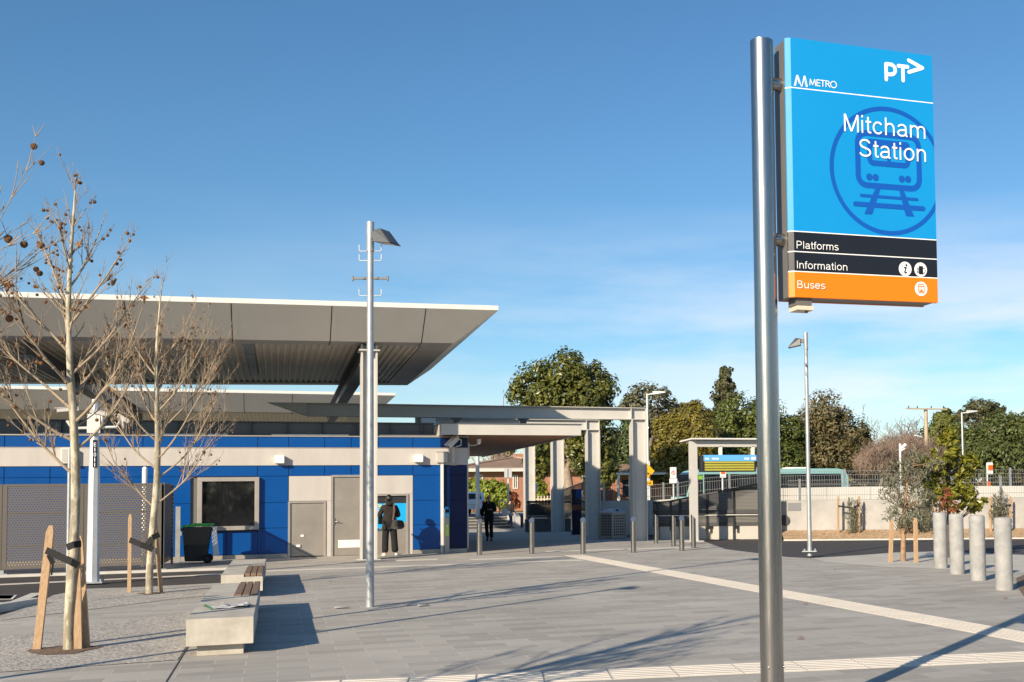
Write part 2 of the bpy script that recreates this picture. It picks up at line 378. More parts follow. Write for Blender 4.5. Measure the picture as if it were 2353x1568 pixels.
# plain grotesque letters as pen strokes: (advance, strokes); capital height 1
GL = {
 'M': (.93, [[(.10, 0), (.10, .94), (.13, .94), (.45, .06), (.48, .06), (.80, .94), (.83, .94), (.83, 0)]]),
 'i': (.30, [[(.15, 0), (.15, .72)], [(.15, .87), (.15, 1.0)]]),
 'l': (.30, [[(.15, 0), (.15, 1.0)]]),
 'I': (.32, [[(.16, 0), (.16, 1.0)]]),
 't': (.38, [[(.18, .93), (.18, .16)] + arc(.28, .16, .10, .105, 180, 275, 6) + [(.35, .06)], [(.04, .66), (.35, .66)]]),
 'f': (.36, [[(.16, 0), (.16, .80)] + arc(.27, .80, .11, .14, 180, 90, 6) + [(.34, .94)], [(.03, .66), (.33, .66)]]),
 'c': (.68, [arc(.36, .36, .255, .315, 38, 322, 22)]),
 'o': (.74, [arc(.37, .36, .27, .315, 0, 360, 28)]),
 'e': (.72, [[(.10, .38), (.62, .38)] + arc(.36, .36, .262, .315, 4, 325, 24)]),
 'h': (.72, [[(.13, 0), (.13, 1.0)], [(.13, .40)] + arc(.36, .42, .225, .25, 180, 0, 14) + [(.585, 0)]]),
 'n': (.72, [[(.13, 0), (.13, .72)], [(.13, .40)] + arc(.36, .42, .225, .25, 180, 0, 14) + [(.585, 0)]]),
 'u': (.72, [[(.13, .72), (.13, .30)] + arc(.355, .30, .225, .25, 180, 360, 14), [(.585, .72), (.585, 0)]]),
 'm': (1.06, [[(.13, 0), (.13, .72)], [(.13, .44)] + arc(.335, .46, .20, .21, 180, 0, 12) + [(.535, 0)], [(.535, .44)] + arc(.735, .46, .20, .21, 180, 0, 12) + [(.935, 0)]]),
 'a': (.72, [arc(.34, .50, .22, .175, 165, 20, 10) + [(.56, .48), (.56, .14)] + arc(.63, .13, .07, .085, 180, 280, 5), [(.56, .40), (.50, .385), (.30, .365)] + arc(.28, .205, .17, .155, 95, 270, 12) + arc(.32, .20, .24, .15, 270, 350, 8)]),
 'r': (.44, [[(.13, 0), (.13, .72)], [(.13, .38)] + arc(.33, .40, .20, .255, 180, 95, 8) + [(.41, .655)]]),
 's': (.64, [arc(.32, .525, .205, .145, 25, 265, 14) + arc(.32, .20, .225, .15, 85, -155, 14)]),
 'S': (.84, [arc(.41, .735, .27, .215, 12, 262, 18) + arc(.41, .265, .30, .215, 82, -168, 18)]),
 'P': (.80, [[(.12, 0), (.12, .945), (.44, .945)] + arc(.44, .70, .24, .245, 90, -90, 14) + [(.12, .455)]]),
 'B': (.84, [[(.12, .055), (.12, .945), (.42, .945)] + arc(.42, .735, .215, .21, 90, -90, 12) + [(.12, .525)], [(.42, .525)] + arc(.45, .29, .25, .235, 90, -90, 12) + [(.12, .055)]]),
}
def letters(txt, mtl, name, parent, frame, u0, v0, u1, cap, wt=.100, off=.003):
    """lettering drawn with even strokes, spanning u0..u1 on the board"""
    bd = Board(frame, off); adv = sum(GL[c][0] for c in txt); k0 = min(x for s in GL[txt[0]][1] for x, _ in s); k1 = GL[txt[-1]][0] - max(x for s in GL[txt[-1]][1] for x, _ in s)
    sx = (u1 - u0 - wt * cap) / (adv - k0 - k1); x = -k0
    for c in txt:
        for st in GL[c][1]:
            q = [(u0 + wt * cap / 2 + (x + a) * sx, v0 + b * cap) for a, b in st]
            bd.stroke(q, wt * cap, 0, False, False)
            for a, b in q[1:-1]: bd.disc(a, b, wt * cap / 2, 0, 10)
        x += GL[c][0]
    return bd.mb.build(name, mtl, parent)

# ------------------------------------------------------------------ shared materials
STEEL = mat('stainless steel', (.40, .385, .365), .25, 1., .10, 3., stretch=(30, 30, 1.2))
BRUSH = mat('brushed steel plate', (.42, .39, .35), .42, .85, .12, 2.5, .05, 200, stretch=(1, 1, 6))
GALV = mat('galvanised steel', (.40, .42, .43), .48, .55, .14, 5.)
WHITEGALV = mat('pale galvanised steel', (.55, .575, .585), .5, .3, .1, 4.)
PAINT = mat('pale grey steel paint', (.50, .485, .455), .5, 0, .05, 1.5)
SLATE = mat('dark slate steel', (.10, .105, .115), .5, 0, .08, 2.)
DARK = mat('charcoal metal', (.03, .03, .033), .5, .2, .1, 4.)
BLACK = mat('black plastic', (.005, .005, .006), .8, 0, .1, 8.)
WHITE = mat('white paint', (.66, .65, .62), .5, 0, .04, 3.)
WHITE2 = mat('white enamel', (.82, .81, .79), .35)
CONC = mat('pale concrete', (.44, .41, .35), .85, 0, .24, 3.2, .08, 90, det=8)
CONC2 = mat('grey concrete', (.46, .455, .44), .85, 0, .1, 2.2, .2, 60)
CREAMCONC = mat('cream wall concrete', (.345, .333, .315), .88, 0, .2, .9, .15, 40, det=6)
TIMBER = mat('grey hardwood slat', (.25, .17, .11), .7, 0, 0, 6., .3, 60, col2=(.13, .085, .06), stretch=(12, 1, 12))
STAKE = mat('sawn hardwood stake', (.53, .37, .22), .75, 0, 0, 7., .35, 50, col2=(.36, .22, .12), stretch=(9, 9, 1.2))
GLASS = mat('dark window glass', (.008, .009, .011), .03, 0, spec=.9)
# ------------------------------------------------------------------ ground
ASPH = mat('asphalt', (.052, .046, .044), .85, 0, .16, 2.5, .5, 220)
ASPH2 = mat('street asphalt', (.09, .09, .095), .85, 0, .12, 1.5, .3, 150)
PAVE = brickmat('bluestone paving', (.315, .295, .265), (.415, .39, .35), (.47, .44, .39), .6, .28, .006, .85, bias=.05, bump=.25, fine=.16, spots=True)
TACT = mat('pale tactile paving', (.56, .52, .465), .75, 0, .07, 2.)
GRAV = gravelmat('grey crushed gravel', (.09, .083, .076), (.45, .42, .385), 40., .9, (.6, .56, .5))
GRAV2 = gravelmat('pale fine gravel', (.36, .34, .30), (.58, .55, .49), 60., .6)
MULCH = gravelmat('bark mulch', (.22, .12, .055), (.42, .27, .15), 14., 1., (.5, .36, .22))
KERB = mat('kerb concrete', (.52, .50, .46), .85, 0, .1, 3.)
DIRT = gravelmat('brown soil', (.09, .055, .035), (.24, .165, .11), 24., 1.)

mb = MB(); mb.face([(-900, -500, -.03), (900, -500, -.03), (900, 1500, -.03), (-900, 1500, -.03)]); struct(mb.build('ground', ASPH))
def slab(name, pts, z, m, th=None):
    mb = MB(); q = [(p[0], p[1]) for p in pts]
    if th: mb.prism(q, z - th, z)
    else:
        a = sum(q[i][0] * q[(i + 1) % len(q)][1] - q[(i + 1) % len(q)][0] * q[i][1] for i in range(len(q)))
        if a < 0: q = q[::-1]
        mb.face([(x, y, z) for x, y in q])
    return struct(mb.build(name, m))
edge = [G(1605, 1240), G(1668, 1262.5), G(1751, 1272.8), G(1809, 1280.5), G(1862, 1283), G(1900, 1292.4), G(2037, 1303.6), G(2148, 1307), G(2353, 1316.6)]
XK = -.80
plaza = [(-14, -8), (30, -8), (30, 16)] + [(p.x, p.y) for p in edge[::-1]] + [(13.3, 41.6), (13.3, 70), (-12, 70), (-12, 30.7), (XK, 30.7), (XK, 25.2)]
plaza += [(p.x, p.y) for p in (G(480, 1345.5), G(195, 1353), G(122, 1368), G(86, 1388), G(0, 1415))] + [(-9, 17.5)]
slab('plaza_paving', plaza, 0, PAVE, .03)
# planting beds of gravel between the trees
c4 = lambda x, y: G(x * .2604, 1256.2 + y * .2604)
bed_back = [c4(0, 655), c4(330, 512), c4(480, 432), c4(750, 382), (XK - .2, 25.15), (XK - .2, c4(1840, 430).y), c4(1500, 468), c4(1170, 512), c4(770, 560)]
struct(slab('gravel_bed', bed_back, .006, GRAV))
bed_front = [c4(-900, 930), c4(0, 805), c4(600, 727), c4(1050, 652), (-.97, c4(1740, 565).y), (-.97, c4(1640, 1000).y), c4(700, 1065), c4(0, 1112), c4(-900, 1160)]
struct(slab('gravel_bed', bed_front, .006, GRAV))
# gravel island on the right with the young trees
gi = [G(1985, 1275.7), G(2059, 1270), G(2145, 1268), G(2353, 1275.7), (26, 20), (26, 12.5), G(2353, 1316.6), G(2148, 1307), G(2037, 1303.6), G(1900, 1292.4), G(1864, 1283.3)]
slab('gravel_island', gi, .003, GRAV2)
slab('soil_patch', [G(2335, 1330), G(2353, 1322), G(2400, 1330), G(2400, 1365), G(2353, 1372), G(2338, 1352)], .012, DIRT)
# white kerb and small painted marks at the far left
k1, k2 = c4(0, 612), c4(330, 507)
mb = MB(); mb.beam((k1.x - 1.2, k1.y - 1.5, .03), (k2.x, k2.y, .03), .16, .14); struct(mb.build('kerb', KERB))
mb = MB()
for k in range(6):
    a = c4(-30 + k * 22, 452); b = c4(8 + k * 22, 418)
    mb.beam((a.x, a.y, -.024), (b.x, b.y, -.024), .12, .006)
struct(mb.build('road_marking', WHITE))
mb = MB(); a = c4(-100, 492); b = c4(120, 486)
mb.beam((a.x, a.y, -.022), (b.x, b.y, -.022), .25, .008); mb.beam((b.x, b.y, -.021), (c4(330, 400).x, c4(330, 400).y, -.021), .2, .008); struct(mb.build('road_marking', KERB))
# tactile and pale paving strips
def strip(name, a, b, wd, ribs=0, joints=.6, bars=True, z=.005):
    """pale strip from a to b, with raised bars along it"""
    a = Vector((a[0], a[1], 0)); b = Vector((b[0], b[1], 0)); d = (b - a).normalized(); n = Vector((-d.y, d.x, 0)); L = (b - a).length
    mb = MB(); k = int(L / joints) + 1
    for i in range(k):
        s0 = i * joints; s1 = min(L, s0 + joints) - .006
        if s1 <= s0: continue
        q = [a + d * s0 - n * wd / 2, a + d * s1 - n * wd / 2, a + d * s1 + n * wd / 2, a + d * s0 + n * wd / 2]
        mb.extrude([Vector((p.x, p.y, z - .02)) for p in q], (0, 0, .02))
        for r in range(ribs):
            o = (-.5 + (r + .5) / ribs) * wd
            p0 = a + d * (s0 + .01) + n * o; p1 = a + d * (s1 - .01) + n * o
            mb.beam((p0.x, p0.y, z + .003), (p1.x, p1.y, z + .003), wd / ribs * .45, .006)
    return struct(mb.build(name, TACT))
strip('tactile_strip', (7.78, 5.5), (7.86, 31.6), .56, 8)
n1, n2 = G(1199, 1558.5), G(2353, 1509)
dn = (n2 - n1).normalized(); strip('tactile_strip', n1 - dn * 2.2, n2 + dn * 9, .62, 6)
strip('paving_band', (XK + .2, 29.05), (7.45, 29.15), .42)
strip('paving_band', (4.9, 31.15), (7.45, 31.2), .36)
a, b = G(1255, 1267.5), G(1632, 1256.5)
strip('paving_band', a, b, .5)
strip('paving_band', (-5.6, 27.75), (-1.1, 28.85), .3, z=-.02)
strip('paving_band', (3.0, 31.9), (4.1, 31.9), .5)
mb = MB(); mb.box(-12, 30.55, -.03, XK, 30.7, .03); struct(mb.build('kerb', KERB))
mb = MB(); mb.box(-.955, 6, -.02, -.94, 25.2, .0025); struct(mb.build('paving_joint', DARK))

# ------------------------------------------------------------------ right-hand wall line, mulch and raised street
WA, WB = Vector((13.4, 41.6, 0)), Vector((32., 30.9, 0))      # foot of the low retaining wall
wd_ = (WB - WA).normalized(); wn = Vector((-wd_.y, wd_.x, 0))  # wn points away from the camera
WA2, WB2 = WA + wn * 5.5, WB + wn * 5.5 + wd_ * 12
mq = [PL(1795, 1236, WA, WB) - wn * .02, WB, WB - wn * 1.3, PL(1810, 1236, WA, WB) - wn * 1.5]
mb = MB(); mb.face([(mq[3].x, mq[3].y, .0), (mq[2].x, mq[2].y, .0), (mq[1].x, mq[1].y, .30), (mq[0].x, mq[0].y, .30)]); struct(mb.build('mulch_bed', MULCH))
mb = MB(); a = mq[3] - wn * .08; b = mq[2] - wn * .08; mb.beam((a.x, a.y, -.03), (b.x, b.y, -.03), .14, .10); struct(mb.build('kerb', KERB))
UP_Z = .64
upper = [(-70, 65.4), (16.5, 65.4), (16.5, WA2.y - 1.0), (WA2.x + 1, WA2.y + .3), (WB2.x, WB2.y + .3), (150, 10), (400, 600), (-400, 600)]
slab('street', upper, UP_Z, ASPH2, .7)
mb = MB(); mb.face([(-60, 74, UP_Z + .008), (60, 74, UP_Z + .008), (60, 86, UP_Z + .008), (-60, 86, UP_Z + .008)]); struct(mb.build('pavement', mat('footpath', (.42, .37, .30), .9, 0, .1, 1.)))
GRASS = mat('lawn grass', (.17, .22, .045), .9, 0, .3, 3., .6, 120)
mb = MB(); mb.face([(-60, 86, UP_Z + .012), (60, 86, UP_Z + .012), (60, 130, UP_Z + .012), (-60, 130, UP_Z + .012)]); struct(mb.build('lawn', GRASS))

# ------------------------------------------------------------------ station building
FY = 35.7                                     # plane of the facade
BLUE = mat('blue glazed panel', (.0015, .062, .265), .25, 0, .06, .6, spec=.35)
NAVY = mat('navy glazed panel', (.002, .011, .065), .25, 0, .1, .8, spec=.25)
BAND = mat('pale cladding', (.47, .44, .415), .55, 0, .07, 1.6, stretch=(1.5, 1, .35), det=7)
FRAME = mat('bare aluminium', (.42, .38, .34), .45, .5, .06, 3.)
DOORM = mat('dull metal door', (.29, .265, .235), .5, .35, .1, 1.6, .1, 120)
ROOFM = mat('roof sheet', (.30, .29, .27), .6)
bld = thing('station_building', 'station building clad in blue panels with a pale band above its doors', 'building', (0, FY, 0))
mb = MB(); mb.box(-18, FY + .05, -.03, 5.5, 47, 3.5); mb.build('wall', mat('building core', (.12, .12, .12), .8), bld)
mb = MB(); mb.box(-18, FY - .03, 0, .26, FY + .05, .115); mb.box(3.86, FY - .03, 0, 5.53, FY + .05, .115); mb.box(5.5, FY + .05, 0, 5.53, 47, .115); mb.build('plinth', FRAME, bld)
mb = MB(); mb.box(-18, FY - .05, 2.715, 5.53, FY + .05, 3.222); mb.box(5.5, FY + .05, 2.715, 5.53, 47, 3.222); mb.build('cladding_band', BAND, bld)
mb = MB(); mb.box(-18, FY - .06, 3.222, 5.55, FY + .06, 3.245); mb.box(-18, FY - .05, 3.565, 5.55, 47, 3.598); mb.build('flashing', FRAME, bld)
XJ = [-18, -16.9, -15.8, -14.7, -13.6, -12.5, -11.4, -10.3, -9.2, -8.1, -7, -5.9, -4.75, -3.6, -2.35, -.57, .28, 1.29, 2.05, 2.83, 3.86, 4.70]
g = .008
mb = MB()
for x0, x1 in zip(XJ, XJ[1:]):
    mb.box(x0 + g, FY - .02, 3.25, x1 - g, FY + .05, 3.562); mb.box(x0 + g, FY - .02, 2.405, x1 - g, FY + .05, 2.71)
for x0, x1 in zip(XJ, XJ[1:]):
    if x1 <= -2.3 or abs(x0 + .57) < .01 or abs(x0 - 3.86) < .01:
        for z0, z1 in ((.125, .87), (.88, 1.62), (1.63, 2.395)): mb.box(x0 + g, FY - .02, z0, x1 - g, FY + .05, z1)
mb.box(-2.35 + g, FY - .02, .125, -1.4 - g, FY + .05, .80); mb.box(-1.4 + g, FY - .02, .125, -.57 - g, FY + .05, .80)
mb.build('cladding_panels', BLUE, bld, bevel=.004)
mb = MB()
for z0, z1 in ((.125, .87), (.88, 1.62), (1.63, 2.395), (2.405, 2.71), (3.25, 3.562)):
    mb.box(4.70 + g, FY - .02, z0, 5.50, FY + .05, z1)
    for k in range(8): mb.box(5.47, FY + .06 + k * 1.4, z0, 5.52, FY + 1.44 + k * 1.4, z1)
mb.build('end_panels', NAVY, bld)  # top panel's navy stands for the canopy's shadow; the lower panels are navy
mb = MB(); mb.box(5.50, FY - .03, 0, 5.545, FY + .05, 2.71); mb.build('corner_trim', FRAME, bld)
for x0, z0, x1, z1 in ((.29, 1.66, 1.47, 2.395), (1.335, 0, 1.47, 1.655), (2.40, 1.84, 3.85, 2.395), (3.72, 0, 3.85, 1.835), (2.40, 0, 2.68, 1.835)):
    mb = MB(); mb.box(x0, FY - .025, z0, x1, FY + .05, z1); mb.build('wall_plate', BAND, bld)
# window with a broad frame
wf = MB(); wx0, wx1, wz0, wz1 = P(455, 1097, FY).x, P(596, 1097, FY).x, P(560, 1218, FY).z, P(560, 1097, FY).z
for b in ((wx0, wz0, wx1, wz0 + .12), (wx0, wz1 - .12, wx1, wz1), (wx0, wz0 + .12, wx0 + .12, wz1 - .12), (wx1 - .12, wz0 + .12, wx1, wz1 - .12)): wf.box(b[0], FY - .16, b[1], b[2], FY + .04, b[3])
win = wf.build('window', FRAME, bld, bevel=.006)
mb = MB(); mb.box(wx0 + .11, FY - .06, wz0 + .11, wx1 - .11, FY - .04, wz1 - .11); mb.build('pane', GLASS, win)
# service hatch recess
hf = MB(); hf.box(.27, FY - .05, 0, .33, FY + .05, 1.65); hf.box(1.27, FY - .05, 0, 1.33, FY + .05, 1.65); hf.box(.33, FY - .05, 1.60, 1.27, FY + .05, 1.65)
hatch = hf.build('service_hatch', FRAME, bld)
mb = MB(); mb.box(.33, FY - .012, .03, 1.27, FY + .05, 1.60); mb.build('hatch_panel', DOORM, hatch)
mb = MB(); p0, p1 = P(1125, 1254, FY), P(1137, 1260, FY); mb.box(.62, FY - .03, .60, .71, FY - .012, .66); mb.build('socket', WHITE2, hatch); mb = MB(); mb.box(.50, FY - .05, .30, .61, FY - .012, .37); mb.build('socket', WHITE2, hatch)
# door
df = MB(); df.box(1.475, FY - .06, 0, 1.53, FY + .05, 2.42); df.box(2.345, FY - .06, 0, 2.40, FY + .05, 2.42); df.box(1.53, FY - .06, 2.36, 2.345, FY + .05, 2.42)
door = df.build('door', FRAME, bld)
mb = MB(); mb.box(1.53, FY - .02, .01, 2.345, FY + .05, 2.36); mb.build('door_leaf', DOORM, door)
mb = MB(); mb.box(1.535, FY - .03, .93, 1.60, FY - .02, 1.13); mb.tube([(1.57, FY - .03, 1.03), (1.57, FY - .09, 1.03), (1.72, FY - .09, 1.02)], .012); mb.build('door_handle', STEEL, door)
mb = MB(); mb.box(1.68, FY - .035, .24, 2.345, FY - .02, .47, 0)
for k in range(9): mb.box(1.69, FY - .042, .252 + k * .024, 2.34, FY - .034, .264 + k * .024, 0)
mb.build('louvre_vent', WHITE2, door)
# recess of the ticket machine
rf = MB(); rf.box(2.68, FY - .06, .0, 2.735, FY + .05, 1.835); rf.box(3.66, FY - .06, 0, 3.72, FY + .05, 1.835); rf.box(2.735, FY - .06, 1.78, 3.66, FY + .05, 1.835); rf.build('recess_frame', FRAME, bld)
mb = MB(); mb.box(-.60, FY - .05, .03, -.34, FY - .03, .09)
for k, x in enumerate((-.55, -.48, -.40)): mb.cyl((x, FY - .07), .032, .02, .10, 12)
mb.build('wall_tap', GALV, bld)
# steel beam along the top of the wall with brackets
mb = MB(); i_beam(mb, (-18, FY + .9, 3.86), (4.6, FY + .9, 3.86), .42, .26); 
for x in range(-17, 5): mb.box(x + .2, FY + .78, 3.66, x + .22, FY + 1.02, 4.06); mb.box(x + .05, FY + .82, 3.58, x + .37, FY + .98, 3.655)
mb.build('roof_beam', SLATE, bld)  # dark slate colour also carries the roof's shade on this beam
for x in (-9.5, -6.6, -3.6, -.2, 2.9):
    mb = MB(); mb.box(x, FY + .4, 3.60, x + 2.2, FY + .46, 3.66); mb.build('gutter', WHITE, bld)

# ticket machine standing in the recess
SKYB = mat('sky blue enamel', (.01, .36, .74), .35, 0, .04, 2., coat=.2)
tm = thing('ticket_machine', 'sky blue ticket machine set into the wall beside the column', 'ticket machine', (3.2, FY, 0))
mb = MB(); mb.box(2.735, FY - .02, 0, 3.66, FY + .049, .98, 1); mb.box(2.735, FY - .01, .98, 3.66, FY + .049, 1.55, 0); mb.box(2.735, FY, 1.55, 3.66, FY + .049, 1.78, 2); mb.build('cabinet', [SKYB, DOORM, DARK], tm)
mb = MB(); mb.extrude([(2.76, FY - .03, .72), (2.76, FY - .15, .80), (2.76, FY - .13, 1.20), (2.76, FY - .03, 1.24)], (.48, 0, 0)); mb.build('control_panel', SKYB, tm, bevel=.01)
mb = MB(); mb.box(2.82, FY - .155, .93, 3.17, FY - .12, 1.14); mb.build('screen', mat('screen glass', (.01, .013, .018), .08), tm)
mb = MB(); mb.box(2.86, FY - .165, .77, 3.1, FY - .14, .83); mb.build('ticket_slot', DOORM, tm)
fr = (Vector((2.7, FY - .012, 0)), Vector((1, 0, 0)), Vector((0, 0, 1)), Vector((0, -1, 0)))
bd = Board(fr)
for u in (.17, .34): bd.ring(u, 1.46, .065, .075, 0, 24); bd.disc(u, 1.47, .04, 1); 
for k, (u0, u1, v) in enumerate(((.1, .62, 1.34), (.1, .55, 1.315), (.1, .45, 1.26), (.1, .5, 1.235), (.08, .5, 1.16), (.08, .3, 1.09))): bd.rect(u0, v, u1, v + .012, 0)
bd.mb.build('markings', [WHITE2, mat('lime badge', (.55, .62, .08), .5)], tm)
# boxes, lights and cameras fixed to the wall
def wall_light(x, z, lab):
    t = thing('wall_light', lab, 'wall light', (x, FY, z), 'white square lights on the pale band')
    mb = MB(); mb.box(x, FY - .26, z, x + .26, FY - .05, z + .23); mb.build('housing', WHITE2, t, bevel=.01)
    mb = MB(); mb.box(x + .02, FY - .24, z - .012, x + .24, FY - .07, z); mb.build('diffuser', mat('light diffuser', (.6, .6, .58), .4), t)
wall_light(-.10, 2.775, 'white square wall light on the pale band between window and door')
wall_light(3.88, 2.80, 'white square wall light on the pale band right of the column')
t = thing('junction_box', 'pale grey junction box on the band above the card reader post', 'junction box', (4.6, FY, 2.75))
mb = MB(); mb.box(4.56, FY - .2, 2.78, 4.88, FY - .05, 3.1); mb.build('box', BAND, t, bevel=.01)
mb = MB(); mb.box(4.55, FY - .21, 3.1, 4.89, FY - .05, 3.12); mb.build('lid', FRAME, t)
t = thing('conduit_post', 'white square conduit post running up the wall to the junction box', 'post', (4.72, FY, 0))
mb = MB(); mb.box(4.68, FY - .13, 0, 4.765, FY - .06, 2.78); mb.build('conduit', WHITE, t)
t = thing('card_reader', 'blue card reader with lime label on a grey post by the wall corner', 'card reader', (4.86, FY - .3, 0))
mb = MB(); mb.box(4.775, FY - .30, 0, 4.915, FY - .18, 1.12); mb.build('post', FRAME, t, bevel=.006)
mb = MB(); mb.box(4.77, FY - .34, 1.10, 4.92, FY - .16, 1.37); mb.extrude([(4.80, FY - .3, 1.37), (4.89, FY - .3, 1.37), (4.885, FY - .3, 1.42), (4.805, FY - .3, 1.42)], (0, .1, 0)); hd = mb.build('reader_head', SKYB, t, bevel=.01)
mb = MB(); mb.box(4.785, FY - .345, 1.24, 4.905, FY - .338, 1.345); mb.build('screen', MATS['screen glass'], hd)
fr = (Vector((4.77, FY - .345, 0)), Vector((1, 0, 0)), Vector((0, 0, 1)), Vector((0, -1, 0))); bd = Board(fr); bd.disc(.085, 1.16, .028, 0); bd.mb.build('badge', [MATS['lime badge']], hd)
mb = MB(); mb.box(4.785, FY - .306, .52, 4.905, FY - .30, .88); lb = mb.build('label', mat('lime label', (.5, .68, .04), .5), t)
fr = (Vector((4.785, FY - .306, 0)), Vector((1, 0, 0)), Vector((0, 0, 1)), Vector((0, -1, 0))); bd = Board(fr)
bd.stroke([(.06, .74), (.06, .85)], .016); bd.stroke([(.03, .815), (.06, .85), (.09, .815)], .016)
for k in range(5): bd.rect(.025, .55 + k * .035, .095, .56 + k * .035)
bd.mb.build('arrow', [WHITE2], lb)

def wall_camera(loc, lab, flip=1):
    """housing on a bracket and plate, aimed along the wall"""
    x, z = loc
    t = thing('security_camera', lab, 'security camera', (x, FY, z))
    mb = MB(); mb.box(x - .06, FY - .07, z - .06, x + .16, FY - .05, z + .1); mb.tube([(x + .03, FY - .06, z), (x + .03, FY - .22, z + .02), (x + .03, FY - .28, z + .1), (x + .03, FY - .30, z + .5)], [.05, .05, .05, .04], 8); mb.build('bracket', BAND, t)
    mb = MB(); mb.beam((x - .16, FY - .42, z + .50), (x + .14, FY - .22, z + .80), .17, .15); mb.beam((x - .2, FY - .46, z + .55), (x + .15, FY - .22, z + .89), .24, .03); mb.build('housing', WHITE, t, bevel=.012)
    mb = MB(); q = Vector((x - .163, FY - .423, z + .497)); mb.beam(q, q - Vector((.006, .004, .006)), .13, .11); mb.build('lens', GLASS, t)
    mb = MB(); mb.tube([(x + .16, FY - .22, z + .78), (x + .27, FY - .22, z + .72), (x + .27, FY - .22, z + .56), (x + .1, FY - .24, z + .5)], .014, 6); mb.build('cable', WHITE2, t)
wall_camera((5.02, 2.76), 'white security camera on a bent bracket at the right end of the band')
t = thing('security_camera', 'dome camera on an arm at the corner under the wooden soffit', 'security camera', (5.55, FY, 2.9))
mb = MB(); mb.box(5.55, FY + .1, 2.9, 5.60, FY + .2, 3.42); mb.tube([(5.6, FY + .15, 3.33), (5.78, FY + .15, 3.33), (5.9, FY + .15, 3.40)], .022); mb.build('bracket', PAINT, t)
mb = MB(); mb.cyl((5.9, FY + .15), .065, 3.40, 3.50, 14); mb.cyl((5.9, FY + .15), .08, 3.50, 3.53, 14); mb.ball((5.9, FY + .15, 3.40), .05, 0, 10, 6); mb.build('housing', WHITE2, t)
t = thing('wall_vent_box', 'white meter box on the pale band behind the left tree', 'meter box', (P(145, 1035, FY).x, FY, 2.8))
q0, q1 = P(143, 1066, FY), P(172, 1030, FY); mb = MB(); mb.box(q0.x, FY - .25, q0.z, q1.x, FY - .05, q1.z); mb.build('box', WHITE, t, bevel=.01)
mb = MB(); mb.box(q0.x + .03, FY - .26, q0.z + .04, q1.x - .03, FY - .25, q1.z - .04); mb.build('door', BAND, t)

# ------------------------------------------------------------------ big flat roofs with splayed edges
SOFF = mat('grey soffit panel', (.70, .65, .575), .55, 0, .04, 1.)
SOFF2 = mat('flat grey soffit', (.42, .39, .345), .45, .2, .05, 1.)
CORR = mat('corrugated sheet', (.60, .525, .43), .42, .0, .06, 1.)
JOINT = mat('panel joint', (.012, .012, .012), .9)
def station_roof(name, label, xo0, xo1, yo0, yo1, zo, w, drop, slope, step, beams, beam_x, joints):
    t = thing(name, label, 'roof', ((xo0 + xo1) / 2, (yo0 + yo1) / 2, 0))
    Z = lambda x, z: z + slope * (x - xo1)
    def q(x, y, z): return (x, y, Z(x, z))
    xi0, xi1, yi0, yi1, zi = xo0 + w, xo1 - w, yo0 + w, yo1 - w * 1.5, zo - drop
    mb = MB()
    mb.extrude([q(xo0, yo0, zo), q(xo1, yo0, zo), q(xo1, yo1, zo), q(xo0, yo1, zo)], (0, 0, .13)); mb.build('fascia', WHITE, t)
    mb = MB(); d = .004
    for a in (((xo0, yo0), (xo1, yo0), (xi1, yi0), (xi0, yi0)), ((xo1, yo0), (xo1, yo1), (xi1, yi1), (xi1, yi0)), ((xo1, yo1), (xo0, yo1), (xi0, yi1), (xi1, yi1)), ((xo0, yo1), (xo0, yo0), (xi0, yi0), (xi0, yi1))):
        (x0, y0), (x1, y1), (x2, y2), (x3, y3) = a
        mb.face([q(x0, y0, zo - d), q(x3, y3, zi), q(x2, y2, zi), q(x1, y1, zo - d)])
    mb.build('splayed_soffit', SOFF, t)
    b = .8
    mb = MB()
    for x0, y0, x1, y1 in ((xi0, yi0, xi1, yi0 + b), (xi0, yi1 - b, xi1, yi1), (xi1 - b, yi0 + b, xi1, yi1 - b), (xi0, yi0 + b, xi0 + b, yi1 - b)):
        mb.extrude([q(x0, y0, zi), q(x1, y0, zi), q(x1, y1, zi), q(x0, y1, zi)], (0, 0, .06))
    mb.build('soffit_border', SOFF2, t)
    # corrugations run from front to back
    mb = MB(); x = xi0 + b; k = 0; pitch = .19
    cs = []
    while x < xi1 - b - 1e-6:
        for dx, dz in ((0, 0), (.07, 0), (.095, .05), (.165, .05)): 
            if x + dx < xi1 - b: cs.append((x + dx, dz))
        x += pitch
    cs.append((xi1 - b, 0))
    for (xa, za), (xb, zb) in zip(cs, cs[1:]): mb.face([q(xa, yi0 + b, zi + .03 + za), q(xa, yi1 - b, zi + .03 + za), q(xb, yi1 - b, zi + .03 + zb), q(xb, yi0 + b, zi + .03 + zb)])
    mb.build('corrugated_soffit', CORR, t)
    # open joints between the splayed panels
    mb = MB(); e = .012
    for xj in joints:
        a = Vector(q(xj, yo0, zo - .012)); c = Vector(q(xj, yi0, zi - .008)); c2 = Vector(q(xj, yi0 + b, zi - .006))
        for p, r in ((a, c), (c, c2)):
            mb.face([p - Vector((e, 0, 0)), r - Vector((e, 0, 0)), r + Vector((e, 0, 0)), p + Vector((e, 0, 0))])
    y = yi0 + 2
    while y < yi1:
        a = Vector(q(xo1, y, zo - .012)); c = Vector(q(xi1, y, zi - .008)); c2 = Vector(q(xi1 - b, y, zi - .006))
        for p, r in ((a, c), (c, c2)): mb.face([p - Vector((0, e, 0)), p + Vector((0, e, 0)), r + Vector((0, e, 0)), r - Vector((0, e, 0))])
        y += 2.4
    mb.build('panel_joints', JOINT, t)
    mb = MB(); mb.extrude([q(xi0, yi0, zi + .1), q(xi1, yi0, zi + .1), q(xi1, yi1, zi + .1), q(xi0, yi1, zi + .1)], (0, 0, zo - zi - .2)); mb.build('roof_deck', ROOFM, t)
    return t, q, zi
